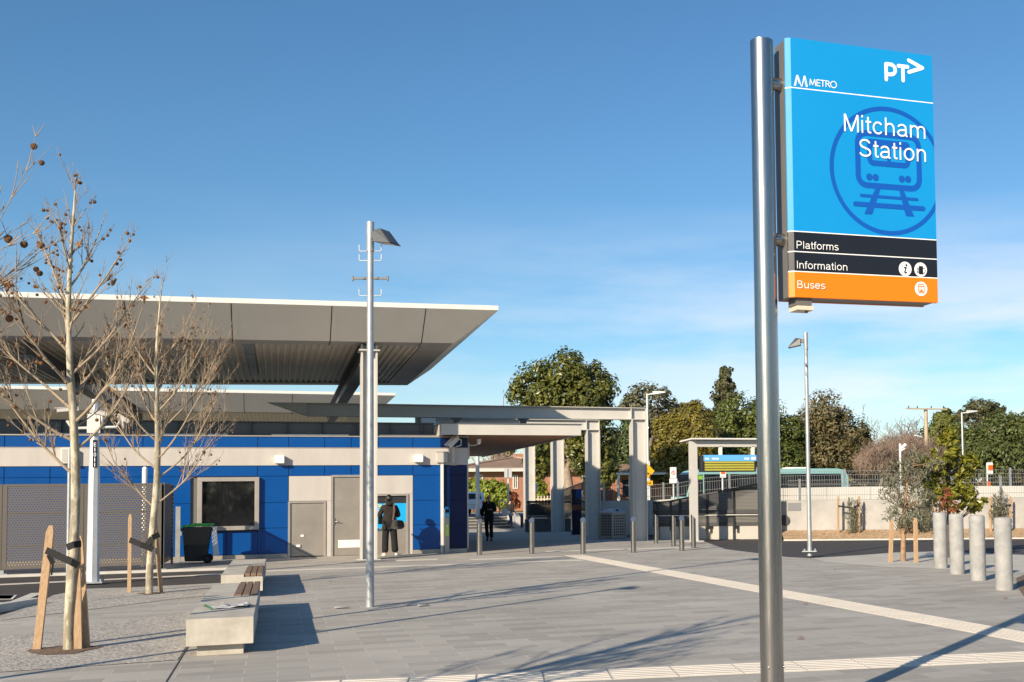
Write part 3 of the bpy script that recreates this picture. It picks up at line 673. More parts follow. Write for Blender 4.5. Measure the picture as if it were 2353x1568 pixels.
RJ = [P(x, 700, 31.4).x for x in (-196, 40, 285, 531, 763, 979)]
roof1, q1_, zi1 = station_roof('station_roof', 'large flat grey roof with white rim over the blue building', -16, 5.72, 31.4, 46.5, 6.90, 1.08, .80, .018, 2.4, None, None, RJ)
roof2, q2_, zi2 = station_roof('station_roof', 'smaller looking far roof with white rim behind the large roof', -16, 5.25, 56, 72, 6.68, 1.08, .80, .0, 2.4, None, None, [P(x, 925, 56).x for x in (340, 440, 560, 672, 790)])
mb = MB()
for xb in (2.3, -6.1): 
    mb.beam((xb, 33.2, 5.78), (xb, 60, 5.70), .03, .58); mb.beam((xb, 33.2, 5.48), (xb, 60, 5.40), .36, .035); mb.beam((xb, 33.2, 6.075), (xb, 60, 5.99), .36, .035)
mb.build('roof_girder', SLATE, roof1)
mb = MB()
for (px, py) in ((569, 812),):
    x = P(px, py, 34).x
    for dx in (-.13, .11): mb.box(x + dx, 33.5, 5.93, x + dx + .04, 42, 6.06)
    mb.box(x - .09, 33.5, 6.0, x + .11, 42, 6.03); mb.box(x - .09, 36, 5.95, x + .11, 37.2, 6.0)
mb.build('cable_tray', GALV, roof1)
mb = MB(); mb.cyl((P(406, 768, 32.9).x, 32.9), .11, 5.90, 5.97, 16); mb.build('downlight', DARK, roof1)
mb = MB(); h_column(mb, 2.14, 2.58, 33., .45, 0, 6.0, .05, .03); mb.box(2.08, 32.7, 5.82, 2.64, 33.3, 5.86); mb.box(2.05, 32.75, 0, 2.67, 33.25, .02); mb.build('column', PAINT, roof1)

# ------------------------------------------------------------------ entrance canopy: portal frames and a lower flat canopy
WOOD = mat('brown timber soffit', (.44, .22, .11), .55, 0, .2, 1.5, .2, 30, stretch=(8, .5, 1))
FR = [40.7, 47.3, 53.9, 60.5]; ZT = [4.99, 4.99, 4.95, 4.93]
can = thing('entrance_canopy', 'pale steel portal canopy with timber soffit over the station entrance', 'canopy', (9, 48, 0))
for k, y in enumerate(FR):
    mb = MB(); h_column(mb, 12.36, 12.93, y, .42, 0, 4.54); mb.build('column', PAINT, can)
    mb = MB(); i_beam(mb, (.9 if k == 0 else 5.2, y, 4.765), (12.93, y, 4.765), .45, .3)
    for x in (12.345, 12.91): mb.box(x, y - .14, 4.56, x + .022, y + .14, 4.97)
    if k == 0: mb.extrude([(.9, y - .15, 4.99), (.9, y - .15, 4.545), (-.35, y - .15, 4.985)], (0, .3, 0))
    mb.build('portal_beam', PAINT, can)
CY0, CY1, CX0, CX1 = 35.0, 53.2, 4.62, 8.99
Z0c, Z1c = 3.615, 3.955
mb = MB(); mb.box(CX0, CY0, Z0c, CX1, CY0 + .12, Z1c); mb.box(CX1 - .12, CY0 + .12, Z0c, CX1, CY1, Z1c); mb.box(CX0, CY0 + .12, Z0c, CX0 + .12, CY1, Z1c); mb.build('fascia', PAINT, can)
mb = MB(); mb.box(CX0 - .02, CY0 - .04, Z1c, CX1 + .03, CY1, Z1c + .025); mb.build('capping', SLATE, can)
mb = MB()
x = CX0 + .12
while x < CX1 - .14: mb.box(x, CY0 + .12, Z0c + .03, min(x + .135, CX1 - .12), CY1, Z0c + .06); x += .145
mb.box(CX0 + .1, CY0 + .1, Z0c + .1, CX1 - .1, CY1, Z1c - .05)
mb.build('timber_soffit', WOOD, can)
for y in FR[:3]:
    for x in (5.8, 8.2): mb = MB(); mb.box(x, y - .1, Z1c + .02, x + .2, y + .1, 4.54); mb.box(x - .08, y - .14, 4.50, x + .28, y + .14, 4.535); mb.build('hanger', SLATE, can)
t = thing('rooftop_unit', 'small white rooftop unit above the long canopy beam', 'roof unit', (P(978, 937, 47).x, 47, 4.3))
p = P(968, 941, 47); mb = MB(); mb.extrude([(p.x, 47, 4.6), (p.x + .62, 47, 4.6), (p.x + .5, 47, p.z + .02), (p.x + .25, 47, p.z + .12), (p.x, 47, p.z + .14)], (0, .5, 0)); mb.build('hood', WHITE2, t)
mb = MB(); mb.box(p.x + .1, 47.1, 4.28, p.x + .4, 47.4, 4.6); mb.build('base', DARK, t)
p = P(1157, 910, 50); t = thing('antenna', 'thin reddish antenna mast rising above the canopy', 'antenna', (p.x, 50, 4.3))
mb = MB(); mb.tube([(p.x, 50, 4.3), (p.x, 50, p.z)], .018, 6); mb.build('mast', mat('rusty mast', (.35, .2, .14), .7), t)
mb = MB(); mb.box(p.x - .1, 49.9, 4.28, p.x + .1, 50.1, 4.33); mb.build('base', DARK, t)
# ------------------------------------------------------------------ station sign on its steel pole
CYAN = mat('cyan sign enamel', (.0, .26, .62), .5, 0, .02, 1., coat=0.)
MIDB = mat('train symbol blue', (.0, .085, .42), .5)
SBLK = mat('black sign enamel', (.010, .011, .016), .3, 0, .1, 3.)
ORNG = mat('orange sign enamel', (.83, .20, .0), .45)
SGREY = mat('grey sign cabinet', (.16, .15, .14), .5, .2, .06, 3.)
SWHITE = mat('white lettering', (.88, .88, .88), .45)
sg = thing('station_sign', 'tall blue black and orange station sign reading Mitcham Station on a steel pole', 'station sign', (3.255, 7.36, 0))
mb = MB(); mb.cyl((3.255, 7.36), .083, 0, 4.885, 48); mb.build('pole', STEEL, sg)
mb = MB(); mb.cyl((3.255, 7.36), .15, 0, .02, 32); mb.build('base_plate', STEEL, sg)
mb = MB(); mb.cyl((3.255, 7.36), .0835, 4.885, 4.905, 48)
mb.build('pole_cap', STEEL, sg)
for a in range(4): mb = MB(); mb.tube([(3.255 + .084 * cos(a * 1.57 + 4), 7.36 + .084 * sin(a * 1.57 + 4), .42), (3.255 + .092 * cos(a * 1.57 + 4), 7.36 + .092 * sin(a * 1.57 + 4), .42)], .008, 8); mb.build('bolt', STEEL, sg)
SX0, SX1, SY, SZ0 = 3.40, 4.615, 7.25, 3.03
SB = [(0, .185, ORNG), (.185, .328, SBLK), (.328, .474, SBLK), (.474, 1.52, CYAN), (1.52, 1.885, CYAN)]
def sign_slope(o):                            # the cabinet hangs a touch out of level
    for v in o.data.vertices: v.co.z += (v.co.x + o.parent.location.x - SX0) * .013
mb = MB(); mb.box(SX0 + .0, SY + .035, SZ0 + .005, SX1 - .01, SY + .2, SZ0 + 1.88); o = mb.build('cabinet', SGREY, sg); sign_slope(o)
ch = .034
for k, (a, b, m) in enumerate(SB):
    mb = MB(); a_ = a + (.0035 if k else 0); b_ = b - (.0035 if k < 4 else 0)
    for z0, z1, mi in ((a_, b_, 0),) + (((b_, b + .0035, 1),) if k < 4 else ()):
        z0 += SZ0; z1 += SZ0
        mb.prism([(SX0 - .002, SY + .034), (SX0 - .002, SY + .022), (SX0 + ch, SY), (SX1, SY), (SX1, SY + .034)], z0, z1, mi)
    mb.build('sign_panel', [m, SWHITE], sg); sign_slope(bpy.context.scene.objects[-1] if False else sg.children[-1])
# back face the same colours, seen only as a thin edge
mb = MB(); mb.box(SX0, SY + .2, SZ0, SX1, SY + .215, SZ0 + .185, 0); mb.box(SX0, SY + .2, SZ0 + .185, SX1, SY + .215, SZ0 + .474, 1); mb.box(SX0, SY + .2, SZ0 + .474, SX1, SY + .215, SZ0 + 1.885, 2); o = mb.build('back_panel', [ORNG, SBLK, CYAN], sg); sign_slope(o)
for z in (3.46, 4.60):
    mb = MB(); mb.tube([(3.32, 7.36, z), (3.425, 7.36, z)], .047, 24); mb.build('clamp', STEEL, sg)
mb = MB(); mb.box(SX0 + .06, SY + .03, SZ0 - .05, SX0 + .18, SY + .17, SZ0 + .005, 0); mb.box(SX0 + .06, SY + .02, SZ0 - .085, SX0 + .19, SY + .16, SZ0 - .055, 1); mb.tube([(SX0 + .15, SY + .06, SZ0 - .1), (SX0 + .15, SY + .06, SZ0 - .08)], .012, 8, 0); mb.build('sensor_box', [SGREY, mat('cream plastic', (.62, .56, .44), .5)], sg)
def SF(off=.0): return (Vector((SX0 - .03, SY - off, SZ0 - .017)), Vector((1, 0, .0145)), Vector((0, 0, 1)), Vector((0, -1, 0)))
UE = SX1 - SX0 + .028
bd = Board(SF(.0015), 0)
bd.ring(.842, .985, .450, .483, 0, 90, UE - .001)
bd.rrect(.592, .865, 1.108, 1.255, .07, .043)
for pts in ([(.700, 1.185), (1.0, 1.185)],): bd.stroke(pts, .06)
bd.rrect(.690, 1.035, 1.012, 1.19, .03, .04); bd.rect(.838, 1.05, .866, 1.17)
for u, v in ((.684, .928), (.737, .928), (.957, .932), (1.01, .934)): bd.disc(u, v, .026, 0, 24)
bd.poly([(.735, .85), (.775, .85), (.70, .65), (.635, .65)]); bd.poly([(.93, .85), (.97, .85), (1.055, .655), (.985, .655)])
bd.stroke([(.612, .786), (1.085, .786)], .022); bd.stroke([(.562, .720), (1.135, .720)], .036)
bd.mb.build('train_symbol', MIDB, sg)
fr = SF(.002)
letters('Mitcham', SWHITE, 'lettering', sg, fr, .482, 1.252, 1.166, .132)
letters('Station', SWHITE, 'lettering', sg, fr, .603, 1.075, 1.166, .132)
letters('Platforms', SWHITE, 'lettering', sg, fr, .082, .366, .415, .055)
letters('Information', SWHITE, 'lettering', sg, fr, .082, .222, .482, .055)
letters('Buses', SWHITE, 'lettering', sg, fr, .082, .080, .302, .055)
bd = Board(SF(.002), 0)
bd.stroke([(.845, 1.675), (.845, 1.793), (.895, 1.793)], .028)
bd.stroke([(.895, 1.793)] + [(.885 + .038 * cos(rad(a)), 1.755 + .038 * sin(rad(a))) for a in range(80, -91, -17)] + [(.85, 1.716)], .028)
bd.stroke([(.95, 1.79), (1.03, 1.79)], .028); bd.stroke([(.988, 1.785), (.988, 1.682)], .028)
bd.stroke([(1.04, 1.842), (1.158, 1.796), (1.04, 1.752)], .028)
# line mark and word beside it
for pts in ([(.088, 1.553), (.108, 1.628), (.118, 1.628), (.143, 1.553)], [(.098, 1.553), (.113, 1.615)], [(.128, 1.57), (.108, 1.628)], [(.143, 1.553), (.150, 1.553), (.166, 1.628), (.176, 1.628), (.192, 1.553)], [(.150, 1.555), (.170, 1.625)], [(.182, 1.553), (.166, 1.628)], [(.088, 1.553), (.098, 1.553)], [(.182, 1.553), (.192, 1.553)]): bd.stroke(pts, .0055)
x = .212; h0, h1 = 1.568, 1.612
for pts in ([(0, h0), (.004, h1), (.022, h0 + .004), (.04, h1), (.046, h0)], [(.082, h1), (.058, h1), (.056, h0), (.082, h0)], [(.058, h0 + .022), (.08, h0 + .022)], [(.088, h1), (.122, h1)], [(.105, h1), (.105, h0)], [(.13, h0), (.13, h1), (.15, h1 - .001), (.158, h1 - .012), (.148, h1 - .022), (.132, h1 - .022)], [(.146, h1 - .022), (.162, h0)]): bd.stroke([(x + u, v) for u, v in pts], .0062)
bd.stroke([(x + .192 + .024 * cos(rad(a)), h0 + .022 + .024 * sin(rad(a))) for a in range(0, 360, 30)], .0062, 0, True)
for u, v in ((.967, .257), (1.099, .257), (1.099, .113)): bd.disc(u, v, .054, 0, 36)
bd.mb.build('markings', SWHITE, sg)
bd = Board(SF(.006), 0)
bd.disc(.976, .285, .0085, 0, 16); bd.stroke([(.958, .266), (.974, .268), (.960, .232), (.966, .226), (.976, .232)], .009)
bd.rect(1.082, .222, 1.118, .284); bd.stroke([(1.118, .27), (1.132, .268), (1.138, .25), (1.13, .234), (1.118, .230)], .004)
for k in range(4): bd.stroke([(1.082, .268 - k * .011), (1.064, .265 - k * .011)], .004)
bd.mb.build('pictogram', SBLK, sg)
bd = Board(SF(.006), 0)
bd.rrect(1.075, .088, 1.123, .146, .006, .006); bd.rect(1.078, .128, 1.12, .134); bd.rect(1.075, .086, 1.123, .106); bd.rect(1.097, .106, 1.101, .13); bd.rect(1.082, .076, 1.09, .088); bd.rect(1.108, .076, 1.116, .088)
bd.mb.build('pictogram', ORNG, sg)
bd = Board(SF(.0085), 0); bd.disc(1.084, .097, .005, 0, 12); bd.disc(1.114, .097, .005, 0, 12); bd.mb.build('pictogram', SWHITE, sg)

# ------------------------------------------------------------------ lamp posts
def lamp_post(base, h, label, face=0., plate=True, group='tall galvanised lamp posts'):
    t = thing('lamp_post', label, 'lamp post', (0, 0, 0), group)
    mb = MB(); mb.tube([(0, 0, 0), (0, 0, h - .45)], [.062, .048], 20); mb.build('pole', GALV, t)
    mb = MB(); mb.tube([(0, 0, h - .47), (0, 0, h)], .058, 20); mb.build('spigot', GALV, t)
    mb = MB(); mb.box(-.19, -.19, .12, .19, .19, .14); mb.tube([(0, 0, 0), (0, 0, .12)], .075, 16)
    for a in (-.14, .14):
        for b in (-.14, .14): mb.cyl((a, b), .014, .14, .19, 8)
    if plate: mb.build('base_plate', GALV, t)
    mb = MB(); mb.box(.05, -.05, h - .27, .16, .05, h - .17)
    mb.grid([(.14, -.13, h - .34), (.47, -.15, h - .40), (.47, .15, h - .40), (.14, .13, h - .34), (.14, -.1, h - .16), (.27, -.12, h - .15), (.46, -.1, h - .37), (.46, .1, h - .37), (.27, .12, h - .15), (.14, .1, h - .16)],
            [(0, 3, 2, 1), (4, 5, 8, 9), (5, 6, 7, 8), (0, 1, 6, 5, 4), (3, 9, 8, 7, 2), (1, 2, 7, 6), (0, 4, 9, 3)])
    hd = mb.build('lamp_head', mat('shade-dark lamp housing', (.10, .108, .112), .45, .3, .06, 4.), t)  # dark colour stands in for the shade on the head's side facing off the sun
    mb = MB(); mb.grid([(.19, -.09, h - .352), (.42, -.11, h - .394), (.42, .11, h - .394), (.19, .09, h - .352)], [(0, 3, 2, 1)]); mb.build('lens', mat('lamp glass', (.5, .5, .48), .15), hd)
    for z in (h - .46, h - .61, h - 1.16):
        for s in (-1, 1): mb = MB(); mb.tube([(0, s * .04, z), (0, s * .16, z), (0, s * .17, z + .02), (0, s * .17, z + .10)], .008, 6); mb.build('step_hook', WHITEGALV, t)
    mb = MB(); mb.beam((0, -.27, h - .89), (0, .27, h - .89), .03, .035)
    for s in (-1, 1): mb.box(-.02, s * .27 - .012, h - .93, .02, s * .27 + .012, h - .85); mb.box(-.03, s * .1 - .02, h - .905, .03, s * .1 + .02, h - .87)
    mb.build('cross_bar', MATS['shade-dark lamp housing'], t)
    t.location = base; t.rotation_euler = (0, 0, face)
    return t
b = G(850, 1395)
lp = lamp_post((b.x, b.y, 0), 5.98, 'tall galvanised lamp post in the middle of the forecourt', rad(-42), False)
# hooks and bar turned square to the view
for ch in lp.children:
    if ch.name.split('.')[0] in ('step_hook', 'cross_bar'): ch.rotation_euler = (0, 0, rad(115))
b = G(1861, 1278); lamp_post((b.x, b.y, 0), 5.98, 'galvanised lamp post standing on the asphalt right of the sign pole', rad(150))
copy_tree(lp, (-4.3, 10.9, 0), 'lamp post left of the near plane trees, outside the photo edge', rad(10))

def small_lamp(base, top, label, side=1, r=.07, yaw=0):
    t = thing('street_lamp', label, 'street lamp', base, 'far street lamps')
    h = top - base[2]
    mb = MB(); mb.tube([(0, 0, 0), (0, 0, h)], [r, r * .75], 10); mb.build('pole', WHITEGALV, t, world=False)
    mb = MB(); mb.beam((0, 0, h - .05), (side * .35, 0, h), .06, .06); mb.extrude([(side * .3, -.13, h - .06), (side * 1.0, -.13, h + .04), (side * .95, -.13, h + .1), (side * .3, -.13, h + .12)], (0, .26, 0)); mb.build('lamp_head', WHITEGALV, t, world=False)
    mb = MB(); mb.cyl((0, 0), r * 1.8, 0, .05, 12); mb.build('base_plate', GALV, t, world=False)
    t.rotation_euler = (0, 0, yaw)
    return t
p = P(1487, 905, 58); small_lamp((p.x, 58, UP_Z), p.z, 'slim pale street lamp rising behind the nearest canopy column', 1, .075, rad(-20))
p = P(2210, 948, 62); lr = small_lamp((p.x, 62, UP_Z), p.z, 'slim street lamp behind the young leafy tree at right', 1, .07, rad(-20))
p = P(1097, 1030, 64); 
t = thing('light_pole', 'pale pole on the street behind the stairs beside the white car', 'pole', (p.x, 66, UP_Z))
q = P(1097, 1000, 66); mb = MB(); mb.tube([(q.x, 66, UP_Z), (q.x, 66, q.z)], [.13, .10], 12); mb.build('pole', WHITEGALV, t); mb = MB(); mb.box(q.x - .16, 65.84, UP_Z, q.x + .16, 66.16, UP_Z + .04); mb.build('base_plate', GALV, t)

# camera mast on the left
b = G(213, 1340)
t = thing('camera_mast', 'tall pale tapered mast carrying three security cameras behind the left tree', 'camera mast', (b.x, b.y, 0))
hm = P(217, 918, b.y).z
mb = MB(); mb.tube([(b.x, b.y, 0), (b.x, b.y, 1.25), (b.x, b.y, 2.2), (b.x, b.y, hm)], [.128, .115, .108, .062], 8, sm=False); mb.build('mast', WHITEGALV, t)
mb = MB(); mb.box(b.x - .2, b.y - .2, 0, b.x + .2, b.y + .2, .03)
for i in (-1, 1):
    for j in (-1, 1): mb.cyl((b.x + i * .17, b.y + j * .17), .02, .03, .08, 8)
mb.build('base_plate', GALV, t)
za = hm - .62
mb = MB(); mb.tube([(b.x - .5, b.y - .1, za + .16), (b.x - .42, b.y - .1, za), (b.x + .42, b.y - .1, za + .03), (b.x + .5, b.y - .1, za + .2)], .03, 8); mb.box(b.x - .12, b.y - .2, za - .1, b.x + .12, b.y - .08, za + .3); mb.build('arms', WHITE, t)
for (dx, dz, ex, ez, fl) in ((-.62, .36, -.12, .42, 1), (-.02, .36, .46, .24, 1), (.42, .32, .78, .06, 1)):
    mb = MB(); a = Vector((b.x + dx - .05, b.y - .2, za + dz)); c = Vector((b.x + ex, b.y - .2, za + ez)); c = a.lerp(c, .72); mb.beam(a, c, .075, .07); up = Vector((0, 0, .05)); mb.beam(a + up - (c - a) * .12, c + up, .10, .012); o = mb.build('camera_housing', PAINT, t)
    mb = MB(); mid = a.lerp(c, .6); mb.tube([mid, mid - Vector((0, -.05, .2)), Vector((mid.x, b.y - .1, za + .1))], .025, 6); mb.build('bracket', WHITE2, t)
pfr = (Vector((b.x - .1, b.y - .152, 0)), Vector((1, 0, 0)), Vector((0, 0, 1)), Vector((0, -1, 0)))
z0_, z1_ = P(222, 1075, b.y).z, P(222, 1012, b.y).z
mb = MB(); mb.box(b.x - .02, b.y - .102, z0_, b.x + .06, b.y - .08, z1_); pl = mb.build('number_plate', SBLK, t)
fr = (Vector((b.x + .012, b.y - .137, z1_)), Vector((0, 0, -1)), Vector((1, 0, 0)), Vector((0, -1, 0)))
for i, ch_ in enumerate('E1011'):
    f2 = (Vector((b.x - .006, b.y - .1025, z1_ - .05 - (i + 1) * (z1_ - z0_ - .05) / 5 + .02)), Vector((1, 0, 0)), Vector((0, 0, 1)), Vector((0, -1, 0)))
    text_mesh(ch_, SWHITE, 'character', pl, f2, .005 if ch_ != '1' else .018, 0, .048 if ch_ != '1' else .032, .085, .001)
b = G(155, 1385)
t = thing('sign_post', 'thin galvanised post beside the trunk of the near plane tree', 'post', (b.x, b.y, 0))
mb = MB(); mb.tube([(b.x, b.y, 0), (b.x, b.y, P(163, 1035, b.y).z)], .03, 12); mb.build('post', GALV, t); mb = MB(); mb.ball((b.x, b.y, P(163, 1035, b.y).z), .031, 0, 10, 6); mb.build('cap', GALV, t)

# ------------------------------------------------------------------ concrete benches with timber slats
bn = thing('concrete_bench', 'pale concrete bench with grey timber slats nearest the camera', 'bench', (0, 0, 0), 'concrete benches')
BW, BL = .66, 5.6
L1, L2 = 3.0, 5.6
mb = MB(); mb.box(.1, .1, 0, BW - .1, BL - .1, .115); mb.build('base', CONC, bn)
mb = MB(); xs = .36
mb.prism([(0, 0), (BW, 0), (BW, L1), (xs, L1), (xs, BL), (0, BL)], .115, .40); mb.build('block', CONC, bn, bevel=.018)
mb = MB(); mb.box(xs + .001, L1 + .001, .115, BW - .012, L2 - .001, .36); mb.build('seat_recess', CONC2, bn)
for k in range(3):
    mb = MB(); x = xs + .012 + k * .098; mb.box(x, L1 + .01, .365, x + .086, L2 - .01, .418); mb.build('slat', TIMBER, bn, bevel=.006)
bn.location = (-.905, 13.22, 0)
bn2 = copy_tree(bn, (-.905, 21.0, 0), 'pale concrete bench with timber slats beyond the newspaper bench')
# the far bench shows its slats at the near end
for ch in list(bn2.children):
    if ch.name.startswith('block'):
        mb = MB(); mb.prism([(0, 0), (xs, 0), (xs, 2.6), (BW, 2.6), (BW, BL), (0, BL)], .115, .40); mb.prism([(xs, -.0), (BW, 0), (BW, .02), (xs, .02)], .115, .3545)
        o = mb.build('block_far', CONC, None, bevel=.018); me = o.data; bpy.data.objects.remove(o); ch.data = me
    elif ch.name.startswith(('slat', 'seat_recess')): ch.location.y -= L1 - .01
a = P(510, 1397, 14.3)
t = thing('newspaper', 'crumpled open newspaper lying on the near concrete bench', 'newspaper', (-.55, 14.55, .40))
PAPER = mat('newsprint', (.62, .60, .56), .8, 0, 0, 14., col2=(.35, .36, .38)); PAPERG = mat('newsprint green ad', (.12, .35, .14), .8); PAPERB = mat('newsprint photo', (.10, .20, .42), .8, 0, 0, 18., col2=(.5, .45, .42))
random.seed(4)
def paper(x0, y0, dx, dy, nx, ny, z, ms, yaw):
    mb = MB(); v = []; H = [[random.random() * .022 for _ in range(nx + 1)] for _ in range(ny + 1)]
    for j in range(ny + 1):
        for i in range(nx + 1):
            x = (i / nx - .5) * dx; y = (j / ny - .5) * dy
            v.append((x0 + x * cos(yaw) - y * sin(yaw), y0 + x * sin(yaw) + y * cos(yaw), z + H[j][i] + (.03 if i in (0, nx) and random.random() > .5 else 0)))
    for j in range(ny):
        for i in range(nx):
            k = j * (nx + 1) + i; mb.grid([v[k], v[k + 1], v[k + nx + 2], v[k + nx + 1]], [(0, 1, 2, 3)], ms(i, j), True)
    return mb
paper(-.55, 14.5, .46, .34, 9, 5, .405, lambda i, j: 1 if i == 0 else (2 if (i in (5, 6) and j in (1, 2, 3)) else 0), .22).build('sheet', [PAPER, PAPERG, PAPERB], t)
paper(-.44, 14.62, .30, .3, 6, 4, .412, lambda i, j: 2 if (i + j) % 4 == 0 else 0, .5).build('sheet', [PAPER, PAPERG, PAPERB], t)

# ------------------------------------------------------------------ bollards
bo = thing('steel_bollard', '', 'bollard', (0, 0, 0), 'slanted top stainless bollards')
def bollard_mesh(h=1.06, r=.078, n=28):
    mb = MB(); v = []
    for z in (0, None):
        for k in range(n):
            x, y = r * cos(2 * pi * k / n), r * sin(2 * pi * k / n)
            v.append((x, y, 0 if z == 0 else h - r * .95 + y * .95))
    mb.grid(v, [(k, (k + 1) % n, n + (k + 1) % n, n + k) for k in range(n)], 0, True)
    return mb, v[n:]
mb, topv = bollard_mesh(); mb.build('post', STEEL, bo)
mb = MB(); mb.face(topv); mb.build('slanted_cap', mat('sky-tinted cap plate', (.30, .36, .46), .3, .8, .05, 5.), bo)  # the blue in this colour stands for sky reflected on the steel
mb = MB(); mb.cyl((0, 0), .081, 0, .012, 24); mb.build('collar', DARK, bo)
B1 = [((1102, 1275), 0, 'stainless bollard in front of the wall corner, leftmost of the bollard row'), ((1222, 1272.5), 0, 'stainless bollard in front of the stairs opening, second in the row'),
      ((1340, 1272), 0, 'stainless bollard in front of the second canopy column, third in the row'), ((1456, 1270), 0, 'stainless bollard in front of the nearest canopy column'),
      ((1508, 1249), 1, 'stainless bollard just right of the nearest canopy column, farthest from the forecourt'), ((1548, 1255), 1, 'stainless bollard with cap turned right, left of the front end bollard'),
      ((1567, 1266), 0, 'stainless bollard with its cap towards the forecourt near the display post'), ((1594, 1259), 1, 'stainless bollard in front of the white display post, last of the group')]
for i, (p, tr, lab) in enumerate(B1):
    g_ = G(*p); o = bo if i == 0 else copy_tree(bo)
    o.location = (g_.x, g_.y, 0); o.rotation_euler = (0, 0, rad(-20.) if not tr else rad(75)); o['label'] = lab
cb = thing('concrete_bollard', '', 'bollard', (0, 0, 0), 'thick concrete bollards')
mb = MB(); mb.tube([(0, 0, 0), (0, 0, 1.17), (0, 0, 1.195), (0, 0, 1.2)], [.145, .145, .135, .12], 32)
mb.build('post', mat('smooth cast concrete', (.30, .298, .29), .75, 0, .22, 5., .12, 80), cb)
mb = MB(); mb.tube([(0, 0, 1.199), (0, 0, 1.203)], [.118, .11], 32); mb.build('cap', CREAMCONC, cb)
for i, (p, lab) in enumerate((((2162, 1306), 'thick grey concrete bollard, farthest of the four'), ((2200, 1319), 'thick concrete bollard, second farthest of the four'), ((2248, 1334), 'thick concrete bollard, second nearest of the four'), ((2308, 1356), 'thick concrete bollard at the right edge, nearest of the four'))):
    g_ = G(*p); o = cb if i == 0 else copy_tree(cb); o.location = (g_.x, g_.y, 0); o['label'] = lab; o.rotation_euler = (0, 0, i * 1.3)

# ------------------------------------------------------------------ perforated fence on the left
PERF = perforated('perforated brown panel', (.135, .12, .105), .064, .0140, 'XZ', .5, .35)
PERF.name = 'perforated bronze panel'
PERFY = perforated('perforated side panel', (.10, .085, .07), .064, .0145, 'YZ', .5, .35)
f0, f1 = Vector((-9.5, 31.75, 0)), Vector((-2.72, 31.15, 0))
f0.y = f1.y = 31.3
fn = thing('perforated_fence', 'brown perforated metal screen fence left of the blue building', 'fence', (-6, 31.3, 0))
w_ = 1.72; x = f1.x
while x > -9.4:
    mb = MB(); mb.box(x - w_ + .01, 31.28, .13, x - .01, 31.284, 2.14); mb.build('panel', PERF, fn)
    mb = MB()
    for a, b_ in ((x - w_ + .005, x - w_ + .1), (x - .1, x - .005)): mb.box(a, 31.272, .13, b_, 31.279, 2.14)
    mb.box(x - w_ + .005, 31.27, 2.10, x - .005, 31.296, 2.15); mb.box(x - w_ + .005, 31.27, .12, x - .005, 31.279, .17); mb.build('panel_frame', mat('bronze frame', (.135, .118, .10), .5, .35), fn)
    mb = MB(); mb.box(x - .045, 31.30, 0, x + .045, 31.39, 2.1); mb.box(x - .12, 31.25, 0, x + .12, 31.45, .02); mb.build('post', GALV, fn)
    mb = MB(); mb.box(x - w_, 31.30, .62, x, 31.35, .67); mb.box(x - w_, 31.30, 1.42, x, 31.35, 1.47); mb.build('rail', mat('pale rail', (.6, .58, .55), .5), fn)
    x -= w_
fr_ = thing('perforated_fence', 'dark perforated return panel between the screen fence and the wall', 'fence', (f1.x, 33.4, 0))
mb = MB(); mb.box(f1.x + .02, 31.4, .13, f1.x + .024, 33.9, 2.14); mb.build('panel', PERFY, fr_)
mb = MB(); mb.box(f1.x + .0, 31.30, 0, f1.x + .06, 31.36, 2.16); mb.box(f1.x, 33.9, 0, f1.x + .06, 33.96, 2.16); mb.box(f1.x + .005, 31.36, 2.1, f1.x + .045, 33.9, 2.15); mb.build('panel_frame', MATS['bronze frame'], fr_)
p = P(333, 1078, 33.2); t = thing('vent_pipe', 'white round vent pipe sticking up behind the screen fence', 'pipe', (p.x, 33.2, 0))
mb = MB(); mb.tube([(p.x, 33.2, 0), (p.x, 33.2, p.z)], .065, 14); mb.build('pipe', WHITE2, t); mb = MB(); mb.ball((p.x, 33.2, p.z), .066, 0, 12, 6); mb.build('cap', WHITE2, t)
p = P(386, 1130, 34.6); t = thing('gate_post', 'grey gate post in the shade between the fence and the bin', 'post', (p.x + .1, 34.6, 0))
mb = MB(); mb.box(p.x + .2, 34.55, 0, p.x + .32, 34.67, 1.55); mb.build('post', GALV, t); mb = MB(); mb.box(p.x + .32, 34.5, .75, p.x + .36, 34.56, .87); mb.build('latch', GALV, t)

# wheelie bin
b = G(452, 1295)
t = thing('wheelie_bin', 'black wheelie bin with a green lid in front of the window wall', 'bin', (b.x, b.y, 0))
BINB = mat('dark bin plastic', (.02, .021, .022), .5, 0, .1, 6.); BING = mat('green bin lid', (.02, .27, .05), .45)
mb = MB(); y0 = b.y - .05
mb.grid([(b.x - .30, y0, .06), (b.x + .24, y0, .06), (b.x + .24, y0 + .48, .06), (b.x - .30, y0 + .48, .06), (b.x - .36, y0 - .06, .98), (b.x + .36, y0 - .06, .98), (b.x + .36, y0 + .56, .98), (b.x - .36, y0 + .56, .98)], [(0, 3, 2, 1), (4, 5, 6, 7), (0, 1, 5, 4), (1, 2, 6, 5), (2, 3, 7, 6), (3, 0, 4, 7)]); mb.build('body', BINB, t, bevel=.03)
mb = MB(); mb.extrude([(b.x - .40, y0 - .09, .985), (b.x + .42, y0 - .09, 1.02), (b.x + .40, y0 - .09, 1.075), (b.x - .1, y0 - .09, 1.085), (b.x - .38, y0 - .09, 1.03)], (0, .70, 0)); mb.build('lid', BING, t, bevel=.02)
for y in (y0 - .04, y0 + .46):
    mb = MB(); mb.tube([(b.x + .27, y, .12), (b.x + .27, y + .06, .12)], .12, 20); wl = mb.build('wheel', BLACK, t); mb = MB(); mb.tube([(b.x + .27, y - .006, .12), (b.x + .27, y, .12)], .05, 14); mb.build('hub', DARK, wl)
